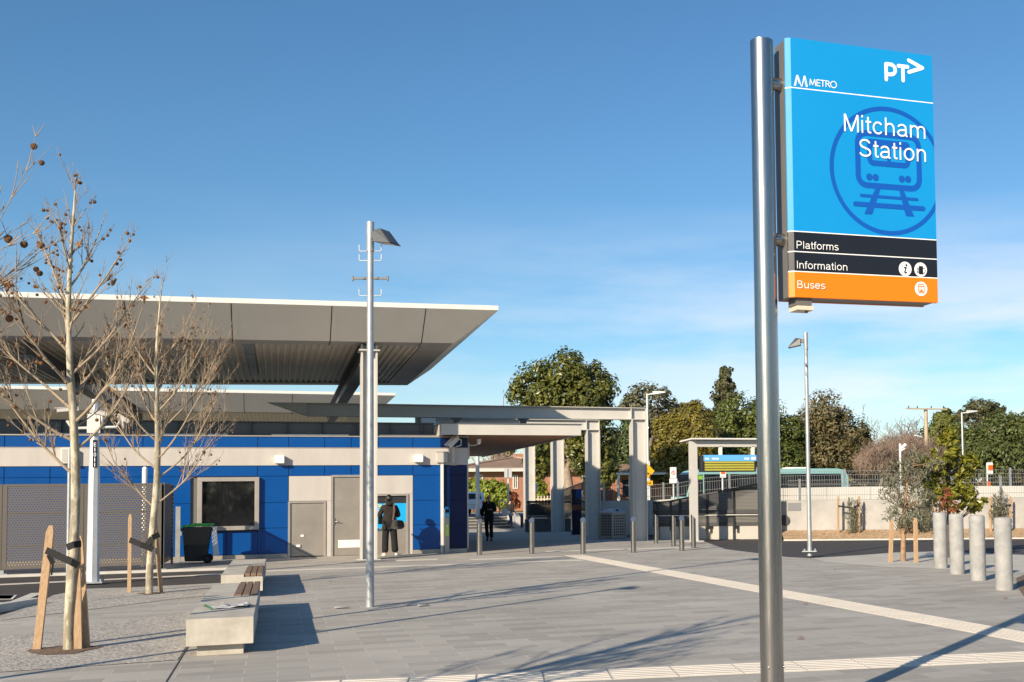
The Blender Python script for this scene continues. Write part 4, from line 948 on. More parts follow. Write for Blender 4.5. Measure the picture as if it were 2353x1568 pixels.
mb = MB(); mb.box(b.x - .40, y0 + .0, .88, b.x + .4, y0 + .03, .96); mb.build('rim', BINB, t)
t = thing('white_sack', 'white plastic sack hanging over the right side of the wheelie bin', 'sack', (b.x + .42, b.y, .2))
mb = MB(); pts = [(.36, 1.0), (.46, .98), (.50, .75), (.52, .45), (.55, .22), (.42, .20), (.39, .5), (.37, .8)]
mb.extrude([(b.x + u, y0 + .0, v) for u, v in pts], (0, .36, 0)); mb.build('sack', mat('white plastic film', (.74, .74, .76), .45, 0, .05, 6., .4, 12), t, bevel=.02)
# ------------------------------------------------------------------ bare plane trees with seed balls
BARK = mat('plane tree bark', (.50, .44, .33), .8, 0, 0, 9., .3, 30, col2=(.26, .225, .16), stretch=(1, 1, .35))
TWIG = mat('pale twig bark', (.32, .25, .175), .8, 0, .2, 6.)
BALL = mat('brown seed ball', (.22, .11, .048), .95, 0, .3, 60., 1., 300)
DRYL = mat('dry leaf', (.32, .15, .06), .8, 0, .35, 20.)
def ball_mesh():
    mb = MB(); random.seed(3); mb.ball((0, 0, 0), .0165, 0, 9, 6)
    mb.v = [(x * (1 + random.uniform(-.06, .06)), y * (1 + random.uniform(-.06, .06)), z * (1 + random.uniform(-.06, .06))) for x, y, z in mb.v]
    mb.tube([(0, 0, .016), (.002, 0, .07)], .0012, 4)
    return mb
_bm = ball_mesh(); _b0 = _bm.build('seed_ball', BALL); BALLME = _b0.data; bpy.data.objects.remove(_b0)
def plane_tree(base, h, seed, label, limbs, lean=(0, 0), nballs=90, r0=.075, spread=1.0):
    rng = random.Random(seed); base = Vector(base)
    t = thing('plane_tree', label, 'tree', base, 'young plane trees along the benches')
    tips = []
    tr = MB(); br = MB()
    lead = []
    N = 14
    for i in range(N + 1):
        k = i / N; lead.append(base + Vector((lean[0] * k + .035 * sin(k * 9 + seed), lean[1] * k + .03 * cos(k * 7 + seed), h * k)))
    rad_ = [r0 * (1 - .1 * i / 4) if i <= 4 else r0 * .9 * (1 - (i - 4) / (N - 4)) ** .8 + .004 for i in range(N + 1)]
    tr.tube(lead, rad_, 10)
    def at(z):
        k = max(0, min(.999, z / h)) * N; i = int(k); return lead[i].lerp(lead[i + 1], k - i), rad_[i] * (1 - (k - i)) + rad_[i + 1] * (k - i)
    def branch(p, d, L, r, lvl):
        n = max(4, int(L / .14)); pts = [p]; rr = [r]; d = d.normalized()
        for i in range(n):
            d = (d + Vector((rng.uniform(-.10, .10), rng.uniform(-.10, .10), rng.uniform(-.04, .12) + (.045 if lvl < 2 else .03)))).normalized()
            pts.append(pts[-1] + d * L / n); rr.append(r * (1 - .80 * (i + 1) / n))
        br.tube(pts, rr, 6 if lvl == 1 else 5 if lvl == 2 else 4, cap=False)
        for q in pts[1:-1]:
            if rng.random() < .4 and lvl < 3: br.ball(q, rr[pts.index(q)] * 1.45, 0, 5, 3)
        if lvl < 4:
            m = {1: int(5 + L * 5.2), 2: int(2 + L * 6.5), 3: int(1 + L * 4)}[lvl]
            for _ in range(m):
                k = rng.uniform(.22, .97); i = int(k * n); q = pts[i]
                ax = Vector((rng.uniform(-1, 1), rng.uniform(-1, 1), rng.uniform(-.35, .6)))
                dd = (pts[min(i + 1, n)] - pts[i]).normalized() * 1.15 + ax * .75
                branch(q, dd, L * rng.uniform(.28, .58) * (1 - .35 * k), max(.0030, min(.0085, rr[i] * .55)), lvl + 1)
        tips.extend(pts[int(len(pts) * .4):])
    for (z, az, L, up) in limbs:
        q, r = at(z); a = rad(az)
        branch(q, Vector((cos(a), sin(a), up * .62)), L * spread, min(r * .58, .019), 1)
    # upright twigs along the leader
    for _ in range(24):
        z = rng.uniform(.45, .97) * h; q, r = at(z); a = rng.uniform(0, 6.28)
        branch(q, Vector((cos(a), sin(a), rng.uniform(.7, 2.0))), rng.uniform(.35, .9) * (1.25 - z / h * .6), max(.004, min(.011, r * .45)), 2)
    tr.build('trunk', BARK, t); br.build('branches', TWIG, t)
    top = [p for p in tips if p.z > base.z + h * .36]
    for k in range(nballs):
        q = rng.choice(top) if rng.random() < .8 else rng.choice(tips)
        o = bpy.data.objects.new('seed_ball', BALLME); COL.objects.link(o); o.parent = t
        o.location = q - base + Vector((rng.uniform(-.03, .03), rng.uniform(-.03, .03), -.075)); s = rng.uniform(.95, 1.35); o.scale = (s, s, s); o.rotation_euler = (rng.uniform(-.3, .3), rng.uniform(-.3, .3), rng.uniform(0, 6))
    mo = MB()
    for k in range(150):
        q = rng.choice(top); r_ = rng.uniform(.014, .02); mo.ball(q + Vector((rng.uniform(-.03, .03), rng.uniform(-.03, .03), -.06)), r_, 0, 7, 5)
    mo.build('seed_balls', BALL, t)['kind'] = 'stuff'
    lf = MB()
    for k in range(14):
        q = rng.choice(tips); a = rng.uniform(0, 6.28); s = rng.uniform(.03, .07)
        x = Vector((cos(a), sin(a), rng.uniform(-.3, .3))) * s; z = Vector((0, 0, -s * 1.8))
        lf.face([q, q + x + z * .35, q + x * .35 + z * .4, q + z, q - x * .3 + z * .45, q - x * .9 + z * .3])
    lf.build('dry_leaves', DRYL, t)
    return t
T1, T2 = G(165, 1494), G(347, 1365)
limbs1 = [(1.95, 172, 1.05, 1.2), (2.25, 20, .95, 1.5), (2.35, 195, 1.35, .75), (2.55, -20, 1.2, 1.25), (2.7, 150, 1.1, 1.3), (2.85, 60, 1.0, 1.6), (3.0, 230, 1.0, 1.1), (3.1, 5, 1.15, 1.5), (3.35, 185, 1.0, 1.9), (3.5, 110, .8, 1.7), (3.65, -35, .9, 2.0), (3.9, 160, .8, 2.2), (4.1, 30, .8, 2.3), (4.3, 250, .6, 2.2)]
plane_tree((T1.x, T1.y, 0), 5.45, 11, 'bare plane tree with seed balls, nearest whole tree on the left', limbs1, (-.08, .1), 95, .055, 1.3)
limbs2 = [(1.55, 178, .95, 1.3), (1.62, 0, 1.25, .85), (2.1, 10, 1.3, 1.0), (2.25, 160, 1.2, 1.1), (2.45, -30, 1.35, .95), (2.6, 70, 1.0, 1.5), (2.75, 200, 1.15, 1.3), (2.95, 20, 1.25, 1.1), (3.1, 140, 1.0, 1.7), (3.3, -10, 1.2, 1.4), (3.45, 220, .8, 1.8), (3.7, 30, 1.0, 1.7), (3.95, 170, .8, 2.0), (4.2, 0, .8, 2.0), (4.4, 90, .6, 2.2)]
plane_tree((T2.x, T2.y, 0), 5.75, 23, 'bare plane tree with seed balls, standing behind the far concrete bench', limbs2, (.12, -.1), 95, .064, 1.65)
limbs3 = [(1.5, 25, 1.1, .7), (1.6, -5, 1.2, .75), (1.75, 15, 1.15, .95), (2.0, -15, 1.1, .8), (2.1, 170, 1.2, 1.0), (2.15, 40, 1.15, 1.2), (2.3, 5, 1.1, 1.4), (2.4, 250, 1.1, 1.2), (2.5, 25, 1.0, 1.5), (2.7, 130, 1.0, 1.5), (2.9, -10, .9, 1.9), (3.1, 60, .9, 1.9), (3.4, 200, .9, 2.0), (3.7, 0, .6, 2.3), (4.0, 100, .7, 2.3)]
plane_tree((-2.6, 6.6, 0), 5.5, 37, 'bare plane tree whose branches with large seed balls reach in from the left edge', limbs3, (-.05, 0), 95, .068, 1.5)

# stakes and ties
def stake(p, q, label, w_=.048):
    t = thing('tree_stake', label, 'stake', (p.x, p.y, 0), 'timber stakes round the trees')
    mb = MB(); p = Vector(p); q = Vector(q); d = (q - p).normalized(); x = d.cross(Vector((0, 1, 0))).normalized(); y = d.cross(x)
    a = p - d * .06; b = q - d * .09
    v = []
    for c, s in ((a, w_), (b, w_)):
        for i, j in ((-1, -1), (1, -1), (1, 1), (-1, 1)): v.append(c + (x * i + y * j) * s / 2)
    v += [q + (x * -1 + y * -.6) * w_ / 4, q + (x + y * -.6) * w_ / 4, q + (x + y * .4) * w_ / 4, q + (x * -1 + y * .4) * w_ / 4]
    mb.grid(v, [(3, 2, 1, 0), (0, 1, 5, 4), (1, 2, 6, 5), (2, 3, 7, 6), (3, 0, 4, 7), (4, 5, 9, 8), (5, 6, 10, 9), (6, 7, 11, 10), (7, 4, 8, 11), (8, 9, 10, 11)])
    mb.build('stake', STAKE, t); return t
def tie(pts, label, wd=.05):
    t = thing('tree_tie', label, 'tree tie', pts[0], 'black ties between stakes and trees')
    mb = MB()
    for a, b in zip(pts, pts[1:]): mb.beam(a, b, .012, wd)
    mb.build('strap', BLACK, t); return t
def S2(px0, px1, Y0, dY, label, w_=.062):
    a = G(*px0) if Y0 is None else P(px0[0], px0[1], Y0); a.z = 0
    b = P(px1[0], px1[1], a.y + dY); return stake(a, b, label, w_)
S2((85, 1494), (117, 1208), None, .25, 'leaning timber stake left of the near plane tree', .078)
S2((180, 1493), (175, 1225), None, .1, 'timber stake right against the trunk of the near plane tree', .078)
S2((199, 1490), (182, 1232), None, .3, 'timber stake leaning behind the trunk of the near plane tree', .07)
S2((297, 1362), (299, 1182), None, .0, 'upright timber stake left of the tree by the far bench', .06)
S2((370, 1362), (355, 1183), None, -.1, 'timber stake leaning right of the tree by the far bench', .066)
ya = T1.y
tie([P(106, 1265, ya), P(165, 1292, ya - .12), P(180, 1300, ya - .1)], 'black tie from the leaning stake to the near plane tree', .075)
tie([P(154, 1258, ya - .1), P(170, 1252, ya - .14), P(186, 1250, ya - .08)], 'black tie wrapped high round trunk and stakes of the near tree', .075)
tie([P(112, 1275, ya), P(122, 1296, ya), P(118, 1322, ya)], 'loose black strap end hanging from the leaning stake', .05)
yb = T2.y
tie([P(298, 1241, yb), P(325, 1252, yb - .1), P(352, 1263, yb - .12)], 'black tie from the upright stake to the tree by the far bench', .1)
tie([P(338, 1252, yb - .1), P(350, 1236, yb - .14), P(366, 1228, yb - .1)], 'black tie from the leaning stake to the tree by the far bench', .1)
for T_ in (T1, T2):
    pts = [(T_.x + .34 * cos(a) * (1 + .25 * sin(3 * a)), T_.y + .42 * sin(a) * (1 + .15 * cos(2 * a + 1))) for a in [2 * pi * k / 16 for k in range(16)]]
    slab('soil_patch', [(x - .08, y - .05) for x, y in pts] if T_ is T1 else [(T_.x + (x - T_.x) * .6, T_.y + (y - T_.y) * .6) for x, y in pts], .012, DIRT)
# fallen leaves and litter on the paving
rng = random.Random(8)
for k, (x, y, lab) in enumerate(((1850, 1390, 'small dry brown leaf on the paving right of the sign pole'), (2310, 1377, 'dry leaf on the paving below the concrete bollards'), (1917, 1310, 'dry leaf on the paving near the gravel island'), (1838, 1470, 'curled brown leaf on the paving beside the sign pole'), (757, 1338, 'seed ball dropped on the paving by the bench shadow'))):
    p = G(x, y); mb = MB(); s = .05
    mb.face([(p.x - s, p.y, .012), (p.x - s * .3, p.y - s * .5, .02), (p.x + s, p.y - s * .2, .012), (p.x + s * .6, p.y + s * .5, .03), (p.x - s * .3, p.y + s * .6, .016)])
    tag(mb.build('fallen_leaf', DRYL, None, origin=(p.x, p.y, .01)), lab, 'leaf', 'dry leaves lying on the paving')
p = G(783, 1399); mb = MB(); mb.face([(p.x - .12, p.y - .05, .01), (p.x + .1, p.y - .06, .03), (p.x + .14, p.y + .05, .012), (p.x - .08, p.y + .06, .03)]); tag(mb.build('paper_scrap', PAPER, None, origin=(p.x, p.y, .01)), 'white scrap of paper on the paving left of the lamp post', 'litter')
p = G(973, 1394); mb = MB(); mb.face([(p.x - .1, p.y - .05, .01), (p.x + .07, p.y - .06, .04), (p.x + .1, p.y + .05, .012), (p.x - .08, p.y + .06, .03)]); tag(mb.build('paper_scrap', PAPER, None, origin=(p.x, p.y, .01)), 'white scrap of paper on the paving right of the lamp post', 'litter')

# ------------------------------------------------------------------ people
SKIN = mat('skin', (.48, .28, .19), .55, 0, .05, 8.)
HAIR = mat('black hair', (.008, .007, .006), .35, 0, .3, 40., .3, 200)
def skinned(verts, edges, radii, name, m, parent, root=0, sub=2):
    me = bpy.data.meshes.new(name); me.from_pydata([tuple(v) for v in verts], edges, [])
    o = bpy.data.objects.new(name, me); COL.objects.link(o)
    me.skin_vertices.new() if hasattr(me.skin_vertices, 'new') else None
    if not me.skin_vertices:
        bmx = bmesh.new(); bmx.from_mesh(me); bmx.verts.layers.skin.verify(); bmx.to_mesh(me); bmx.free()
    for i, r in enumerate(radii): me.skin_vertices[0].data[i].radius = r if isinstance(r, tuple) else (r, r); me.skin_vertices[0].data[i].use_root = (i == root)
    s = o.modifiers.new('skin', 'SKIN'); s.use_smooth_shade = True; s.branch_smoothing = .4
    q = o.modifiers.new('sub', 'SUBSURF'); q.levels = sub; q.render_levels = sub
    dg = bpy.context.evaluated_depsgraph_get(); m2 = bpy.data.meshes.new_from_object(o.evaluated_get(dg))
    bpy.data.objects.remove(o)
    m2.name = name; m2.materials.clear(); m2.materials.append(m)
    for p_ in m2.polygons: p_.use_smooth = True
    ob = bpy.data.objects.new(name, m2); COL.objects.link(ob); ob.parent = parent
    return ob
class Fig:
    """skeleton facing +y, feet on z = 0; J holds joints by name"""
    def __init__(s, h, pose):
        k = h / 1.78
        J = dict(pel=(0, 0, .95), wa=(0, 0, 1.10), ch=(0, .0, 1.30), nk=(0, 0, 1.49), hd=(0, .01, 1.60), cr=(0, .0, 1.72),
                 shL=(-.18, 0, 1.42), shR=(.18, 0, 1.42), elL=(-.26, -.04, 1.13), elR=(.26, -.04, 1.13), wrL=(-.27, .06, .89), wrR=(.27, .06, .89),
                 hpL=(-.09, 0, .92), hpR=(.09, 0, .92), knL=(-.11, .02, .50), knR=(.11, .02, .50), anL=(-.12, -.02, .09), anR=(.12, -.02, .09), toL=(-.14, .16, .03), toR=(.14, .16, .03))
        J.update(pose); s.J = {n: Vector(v) * k for n, v in J.items()}; s.k = k
    def chain(s, spec, name, m, parent, sub=2):
        """spec: list of chains of (joint or vector, radius); shared names are joined"""
        V = []; R = []; E = []; idx = {}
        for c in spec:
            prev = None
            for j, r in c:
                p = s.J[j] if isinstance(j, str) else Vector(j) * s.k
                key = j if isinstance(j, str) else tuple(round(x, 4) for x in p)
                if key not in idx: idx[key] = len(V); V.append(p); R.append(tuple(x * s.k for x in r) if isinstance(r, tuple) else r * s.k)
                if prev is not None and prev != idx[key]: E.append((prev, idx[key]))
                prev = idx[key]
        return skinned(V, E, R, name, m, parent, 0, sub)
    def lerp(s, a, b, t): return tuple((s.J[a].lerp(s.J[b], t)) / s.k)
    def body(s, parent, skin=None):
        skin = skin or SKIN
        spec = [[('pel', (.14, .10)), ('wa', (.125, .09)), ('ch', (.15, .10)), ('nk', .055), (s.lerp('nk', 'hd', .45), .055), ('hd', (.074, .088)), (s.lerp('hd', 'cr', .55), (.077, .092)), ('cr', (.05, .06))]]
        f = (s.J['hd'] - s.J['nk']); fwd = Vector(s.J.get('face', Vector((0, 1, 0)))).normalized()
        for L in 'LR':
            spec.append([('ch', (.15, .10)), ('sh' + L, .06), ('el' + L, .042), ('wr' + L, .028)])
            spec.append([('pel', (.14, .10)), ('hp' + L, .088), ('kn' + L, .055), ('an' + L, .038), ('to' + L, (.04, .025))])
            w_ = s.J['wr' + L] / s.k; d = ((s.J['wr' + L] - s.J['el' + L]) / s.k).normalized(); sd = 1 if L == 'L' else -1
            side = Vector((0, 1, 0)); side = (side - d * side.dot(d)).normalized(); curl = Vector((sd, 0, 0)); curl = (curl - d * curl.dot(d)).normalized()
            palm = w_ + d * .07
            spec.append([('wr' + L, .028), (tuple(palm), (.018, .038))])
            for q, ln in ((-.03, .055), (-.01, .072), (.011, .078), (.031, .07)):
                a = palm + side * q + d * .02; b = a + d * ln * .5 + curl * .008; c = b + d * ln * .35 + curl * .028
                spec.append([(tuple(palm), (.018, .038)), (tuple(a), .0095), (tuple(b), .0085), (tuple(c), .007)])
            a = w_ + d * .03 + side * .035; b = a + side * .03 + d * .03 + curl * .012
            spec.append([(tuple(palm), (.018, .038)), (tuple(a), .011), (tuple(b), .009)])
        o = s.chain(spec, 'body', skin, parent)
        # face: brow, nose, lips, ears and eyes follow the way the head turns
        hd = s.J['hd']; rt = Vector((fwd.y, -fwd.x, 0))
        mb = MB(); K = s.k
        for i in (-1, 1): mb.ball(hd + rt * i * .031 * K + fwd * .083 * K + Vector((0, 0, .025)) * K, .011 * K, 0, 8, 6)
        mb.build('eyes', mat('eye', (.05, .03, .02), .2), parent, world=False)
        mb = MB(); n0 = hd + fwd * .088 * K; mb.extrude([n0 + Vector((0, 0, .02)) * K, n0 + fwd * .024 * K + Vector((0, 0, -.018)) * K, n0 + Vector((0, 0, -.026)) * K], rt * .022 * K)
        for i in (-1, 1): mb.ball(hd + rt * i * .077 * K + Vector((0, 0, .005)) * K, .024 * K, 0, 8, 6, (.45, .8, 1.25))
        mb.build('nose_and_ears', skin, parent, world=False)
        mb = MB(); mb.beam(hd + fwd * .082 * K + Vector((0, 0, -.048)) * K - rt * .022 * K, hd + fwd * .082 * K + Vector((0, 0, -.048)) * K + rt * .022 * K, .012 * K, .01 * K); mb.build('lips', mat('lips', (.35, .14, .11), .5), parent, world=False)
        return o
    def hair(s, parent, m, full=True):
        hd = s.J['hd']; fwd = Vector(s.J.get('face', Vector((0, 1, 0)))).normalized(); mb = MB(); K = s.k
        mb.ball(hd - fwd * .018 * K + Vector((0, 0, .038)) * K, .104 * K, 0, 18, 12, (.88, .97, 1.10))
        if full:
            r = random.Random(5)
            for _ in range(90):
                a = r.uniform(0, 6.28); e_ = r.uniform(.1, 1.5); d = Vector((cos(a) * cos(e_), sin(a) * cos(e_), sin(e_)))
                p = hd + Vector((0, 0, .045)) * K - fwd * .015 * K + d * .094 * K
                if d.dot(fwd) > .6 and e_ < .5: continue
                mb.tube([p, p + (d * .012 + Vector((r.uniform(-.015, .015), r.uniform(-.015, .015), -.03))) * K], [.010 * K, .003 * K], 4)
        # keep the face clear
        mb.v = [tuple(v) for v in mb.v]
        return mb.build('hair', m, parent, world=False)
# person at the ticket machine, seen from behind
HOOD = mat('brown black hoodie cloth', (.018, .013, .011), .9, 0, .3, 14., .4, 90)
TROU = mat('black trouser cloth', (.009, .009, .010), .9, 0, .25, 14., .4, 90)
mx_, my_ = 3.06, 34.5
man = thing('person', 'person in dark hooded jacket and black trousers with shoulder bag facing the ticket machine', 'person', (mx_, my_, 0))
F = Fig(1.84, dict(pel=(-.01, 0, .95), wa=(-.01, 0, 1.1), ch=(0, .01, 1.30), shL=(-.175, 0, 1.40), shR=(.175, 0, 1.40), elL=(-.285, .02, 1.15), wrL=(-.19, .25, 1.10), elR=(.255, .04, 1.13), wrR=(.18, .26, 1.20), knL=(-.115, .03, .50), anL=(-.12, -.03, .09), toL=(-.18, .10, .03), knR=(.13, .02, .5), anR=(.16, -.02, .09), toR=(.30, .08, .03), hd=(-.02, .03, 1.60), cr=(-.025, .02, 1.72), face=(-.2, 1, -.1)))
F.body(man)
F.hair(man, HAIR)
F.chain([[('pel', (.20, .15)), ('wa', (.205, .155)), ('ch', (.205, .155)), ('nk', (.10, .09))], [('ch', (.205, .155)), ('shL', .09), ('elL', .072), (F.lerp('elL', 'wrL', .9), .052)], [('ch', (.205, .155)), ('shR', .09), ('elR', .072), (F.lerp('elR', 'wrR', .9), .052)], [('pel', (.20, .15)), ((-.01, 0, .84), (.195, .14))]], 'jacket', HOOD, man)
F.chain([[((-.02, -.10, 1.43), (.10, .045)), ((-.02, -.115, 1.50), (.115, .06)), ((-.02, -.07, 1.56), (.07, .04))]], 'hood', HOOD, man)
F.chain([[('pel', (.175, .13)), ('hpL', .118), ('knL', .098), ((-.125, -.02, .09), .10)], [('pel', (.175, .13)), ('hpR', .118), ('knR', .098), ((.155, -.01, .09), .105)]], 'trousers', TROU, man)
SHOE = mat('white canvas shoe', (.62, .60, .54), .7, 0, .08, 20.)
F.chain([[((-.12, -.06, .055), .052), ((-.15, .05, .05), .05), ((-.185, .14, .038), (.048, .032))]], 'shoe', SHOE, man)
F.chain([[((.15, -.05, .055), .052), ((.22, .02, .05), .05), ((.32, .09, .038), (.048, .032))]], 'shoe', SHOE, man)
bag = thing('shoulder_bag', 'slouchy grey shoulder bag hanging at the right hip of the person in the hoodie', 'bag', (mx_ + .2, my_ - .2, .95))
BAGM = mat('grey bag cloth', (.06, .055, .05), .8, 0, .3, 20., .3, 80)
def bagpoly(y): return [(mx_ + .02, y, .83), (mx_ + .10, y, .79), (mx_ + .33, y, .80), (mx_ + .40, y, .86), (mx_ + .385, y, .96), (mx_ + .33, y, 1.05), (mx_ + .10, y, 1.07), (mx_ + .06, y, 1.0)]
mb = MB(); mb.extrude(bagpoly(my_ - .30), (0, .13, 0)); mb.build('pouch', BAGM, bag, bevel=.03)
mb = MB(); mb.extrude([(mx_ + .12, my_ - .31, .88), (mx_ + .38, my_ - .31, .88), (mx_ + .36, my_ - .31, 1.03), (mx_ + .12, my_ - .31, 1.05)], (0, .02, 0)); mb.build('flap', mat('dark bag flap', (.025, .025, .026), .8), bag, bevel=.008)
K = F.k; mb = MB()
pts = [Vector((mx_, my_, 0)) + Vector(v) * K for v in ((.10, .12, 1.44), (.10, .02, 1.515), (.105, -.13, 1.46), (.105, -.19, 1.30), (.08, -.235, 1.10), (.06, -.25, 1.02))]
for a, b_ in zip(pts, pts[1:]): mb.beam(a, b_, .045, .012, 0, Vector((0, -1, .2)))
mb.build('strap', mat('brown strap', (.12, .075, .055), .7), bag)
# bald man in a dark suit walking out of the station
SUIT = mat('dark suit cloth', (.012, .012, .014), .85, 0, .2, 10., .3, 90)
g_ = G(1124, 1245.5)
m2_ = thing('person', 'bald man in a dark suit walking out under the entrance canopy', 'person', (g_.x, g_.y, 0))
F = Fig(1.86, dict(elL=(-.235, -.03, 1.14), wrL=(-.10, .19, 1.18), elR=(.235, -.03, 1.13), wrR=(.24, .07, .90), knL=(-.10, .14, .52), anL=(-.11, .10, .10), toL=(-.12, .28, .05), knR=(.10, -.05, .50), anR=(.09, -.22, .13), toR=(.10, -.06, .04), face=(0, 1, 0)))
F.body(m2_)
F.chain([[((-.07, -.02, 1.60), .03), ((-.05, -.065, 1.60), .035), ((.05, -.065, 1.60), .035), ((.07, -.02, 1.60), .03)]], 'hair', mat('grey hair', (.16, .15, .14), .7), m2_)
F.chain([[('pel', (.19, .145)), ('wa', (.19, .145)), ('ch', (.20, .145)), ('nk', (.085, .08))], [('ch', (.20, .145)), ('shL', .085), ('elL', .064), (F.lerp('elL', 'wrL', .9), .05)], [('ch', (.20, .145)), ('shR', .085), ('elR', .064), (F.lerp('elR', 'wrR', .9), .05)], [('pel', (.19, .145)), ((0, 0, .78), (.20, .155))]], 'jacket', SUIT, m2_)
F.chain([[((0, .155, 1.47), .03), ((0, .155, 1.40), .022)]], 'shirt_front', mat('grey shirt', (.4, .38, .36), .8), m2_)
F.chain([[('pel', (.15, .12)), ('hpL', .10), ('knL', .075), (F.lerp('knL', 'anL', .95), .068)], [('pel', (.15, .12)), ('hpR', .10), ('knR', .075), (F.lerp('knR', 'anR', .95), .068)]], 'trousers', SUIT, m2_)
for L in 'LR': F.chain([[('an' + L, .05), (F.lerp('an' + L, 'to' + L, .5), .045), ('to' + L, (.045, .03))]], 'shoe', BLACK, m2_)
m2_.rotation_euler = (0, 0, pi - .35)
# person behind him, striding towards the stairs
JEAN = mat('blue jean cloth', (.03, .05, .10), .85, 0, .2, 14., .3, 90)
g_ = G(1135, 1213)
m3_ = thing('person', 'person in dark jacket and jeans striding towards the stairs behind the bald man', 'person', (g_.x, 60.5, 0))
F = Fig(1.76, dict(elL=(-.27, .10, 1.16), wrL=(-.25, .26, 1.0), elR=(.28, -.12, 1.15), wrR=(.28, -.08, .90), knL=(-.10, .20, .53), anL=(-.11, .25, .12), toL=(-.12, .42, .08), knR=(.10, -.10, .50), anR=(.09, -.40, .25), toR=(.10, -.30, .10), face=(0, 1, 0)))
F.body(m3_); F.hair(m3_, mat('dark brown hair', (.02, .013, .009), .6))
F.chain([[('pel', (.17, .13)), ('wa', (.18, .13)), ('ch', (.19, .14)), ('nk', (.085, .08))], [('ch', (.19, .14)), ('shL', .088), ('elL', .066), (F.lerp('elL', 'wrL', .9), .05)], [('ch', (.19, .14)), ('shR', .088), ('elR', .066), (F.lerp('elR', 'wrR', .9), .05)]], 'jacket', SUIT, m3_)
F.chain([[('pel', (.15, .12)), ('hpL', .098), ('knL', .07), (F.lerp('knL', 'anL', .95), .055)], [('pel', (.15, .12)), ('hpR', .098), ('knR', .07), (F.lerp('knR', 'anR', .95), .055)]], 'trousers', JEAN, m3_)
for L in 'LR': F.chain([[('an' + L, .05), (F.lerp('an' + L, 'to' + L, .5), .045), ('to' + L, (.045, .03))]], 'shoe', BLACK, m3_)
m3_.rotation_euler = (0, 0, -.9)
# ------------------------------------------------------------------ stairs, low walls and things under the canopy
st = thing('stairs', 'four low concrete steps with pale nosings up to the street', 'stairs', (10.5, 64, 0))
sx0, sx1 = 5.6, P(1172, 1200, 64).x
for k in range(4):
    mb = MB(); y = 63.6 + k * .45; z = (k + 1) * .16
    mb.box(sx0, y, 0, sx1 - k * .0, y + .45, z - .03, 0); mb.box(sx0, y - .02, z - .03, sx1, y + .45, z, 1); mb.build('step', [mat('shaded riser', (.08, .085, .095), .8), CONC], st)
mb = MB(); mb.box(sx0, 65.4, 0, sx1, 66.5, .635); mb.build('landing', CONC2, st)
sw = thing('stair_wall', 'low concrete wall with handrails on the right of the steps', 'wall', (sx1 + .2, 64, 0))
mb = MB(); mb.extrude([(sx1 + .02, 62.9, 0), (sx1 + .02, 66.6, 0), (sx1 + .02, 66.6, 1.15), (sx1 + .02, 65.2, 1.15), (sx1 + .02, 62.9, .62)], (.35, 0, 0)); mb.build('wall', CONC2, sw)
for x in (sx1 - .12, sx1 + 1.6):
    mb = MB(); mb.tube([(x, 62.8, 0), (x, 62.8, .9), (x, 65.3, 1.55), (x, 66.6, 1.55), (x, 66.6, .64)], .03, 8); mb.build('handrail', GALV, sw)
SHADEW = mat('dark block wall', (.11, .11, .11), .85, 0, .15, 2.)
# ramp balustrade of dark perforated sheet on a concrete upstand
PERFD = perforated('dark perforated sheet', (.022, .021, .021), .062, .0148, 'XY', .5, .3)
RAMPW = mat('ramp concrete', (.42, .40, .36), .85, 0, .06, 1.2, .1, 40)
rb = thing('ramp_balustrade', 'dark perforated metal balustrade rising beside the ramp right of the canopy', 'balustrade', (WA.x, WA.y, 0))
def L2(x, y): return PL(x, y, WA, WB)
q = [L2(1500, 1156), L2(1537, 1153), L2(1600, 1140), L2(1690, 1123), L2(1770, 1107)]; ps = [L2(x, 1215) for x in (1500, 1537, 1600, 1690, 1770)]
z0 = .55
mb = MB()
for i in range(4): a, b_ = q[i], q[i + 1]; mb.face([(a.x, a.y, z0), (b_.x, b_.y, z0), b_, a])
mb.build('panel', PERFD, rb)
for X_ in (1510, 1540, 1562, 1624, 1686, 1752):
    p = L2(X_, 1150); i = max(k for k in range(4) if q[k].x <= p.x + 1e-6) if p.x >= q[0].x else 0
    k = (p.x - q[i].x) / (q[i + 1].x - q[i].x); top = q[i].z * (1 - k) + q[i + 1].z * k
    mb = MB(); mb.beam((p.x, p.y - .05, .35), (p.x, p.y - .05, top), .075, .075); mb.build('post', DARK, rb)
mb = MB()
for i in range(4): mb.beam(q[i], q[i + 1], .06, .07)
a, b_ = q[0], q[-1]; mb.beam((a.x, a.y, z0), (b_.x, b_.y, z0), .05, .12); zr = L2(1600, 1177).z; mb.beam((a.x, a.y - .03, zr), (b_.x, b_.y - .03, zr), .05, .14)
mb.build('rail', DARK, rb)
mb = MB(); zr = L2(1650, 1184).z; mb.tube([(a.x, a.y - .14, zr), (b_.x, b_.y - .14, zr)], .026, 10); mb.build('handrail', STEEL, rb)
mb = MB(); n_ = wn
for s0, s1, zt in ((1516, 1560, .62), (1562, 1621, .60), (1640, 1684, .60), (1700, 1790, .60)):
    a, b_ = L2(s0, 1230), L2(s1, 1230); mb.prism([(a.x, a.y), (b_.x, b_.y), (b_.x + n_.x * .25, b_.y + n_.y * .25), (a.x + n_.x * .25, a.y + n_.y * .25)], -.02, zt)
a, b_ = L2(1500, 1230) + n_ * .25, L2(1795, 1230) + n_ * .25; mb.prism([(a.x, a.y), (b_.x, b_.y), (b_.x + n_.x * .2, b_.y + n_.y * .2), (a.x + n_.x * .2, a.y + n_.y * .2)], -.02, .5)
mb.build('upstand', RAMPW, rb)
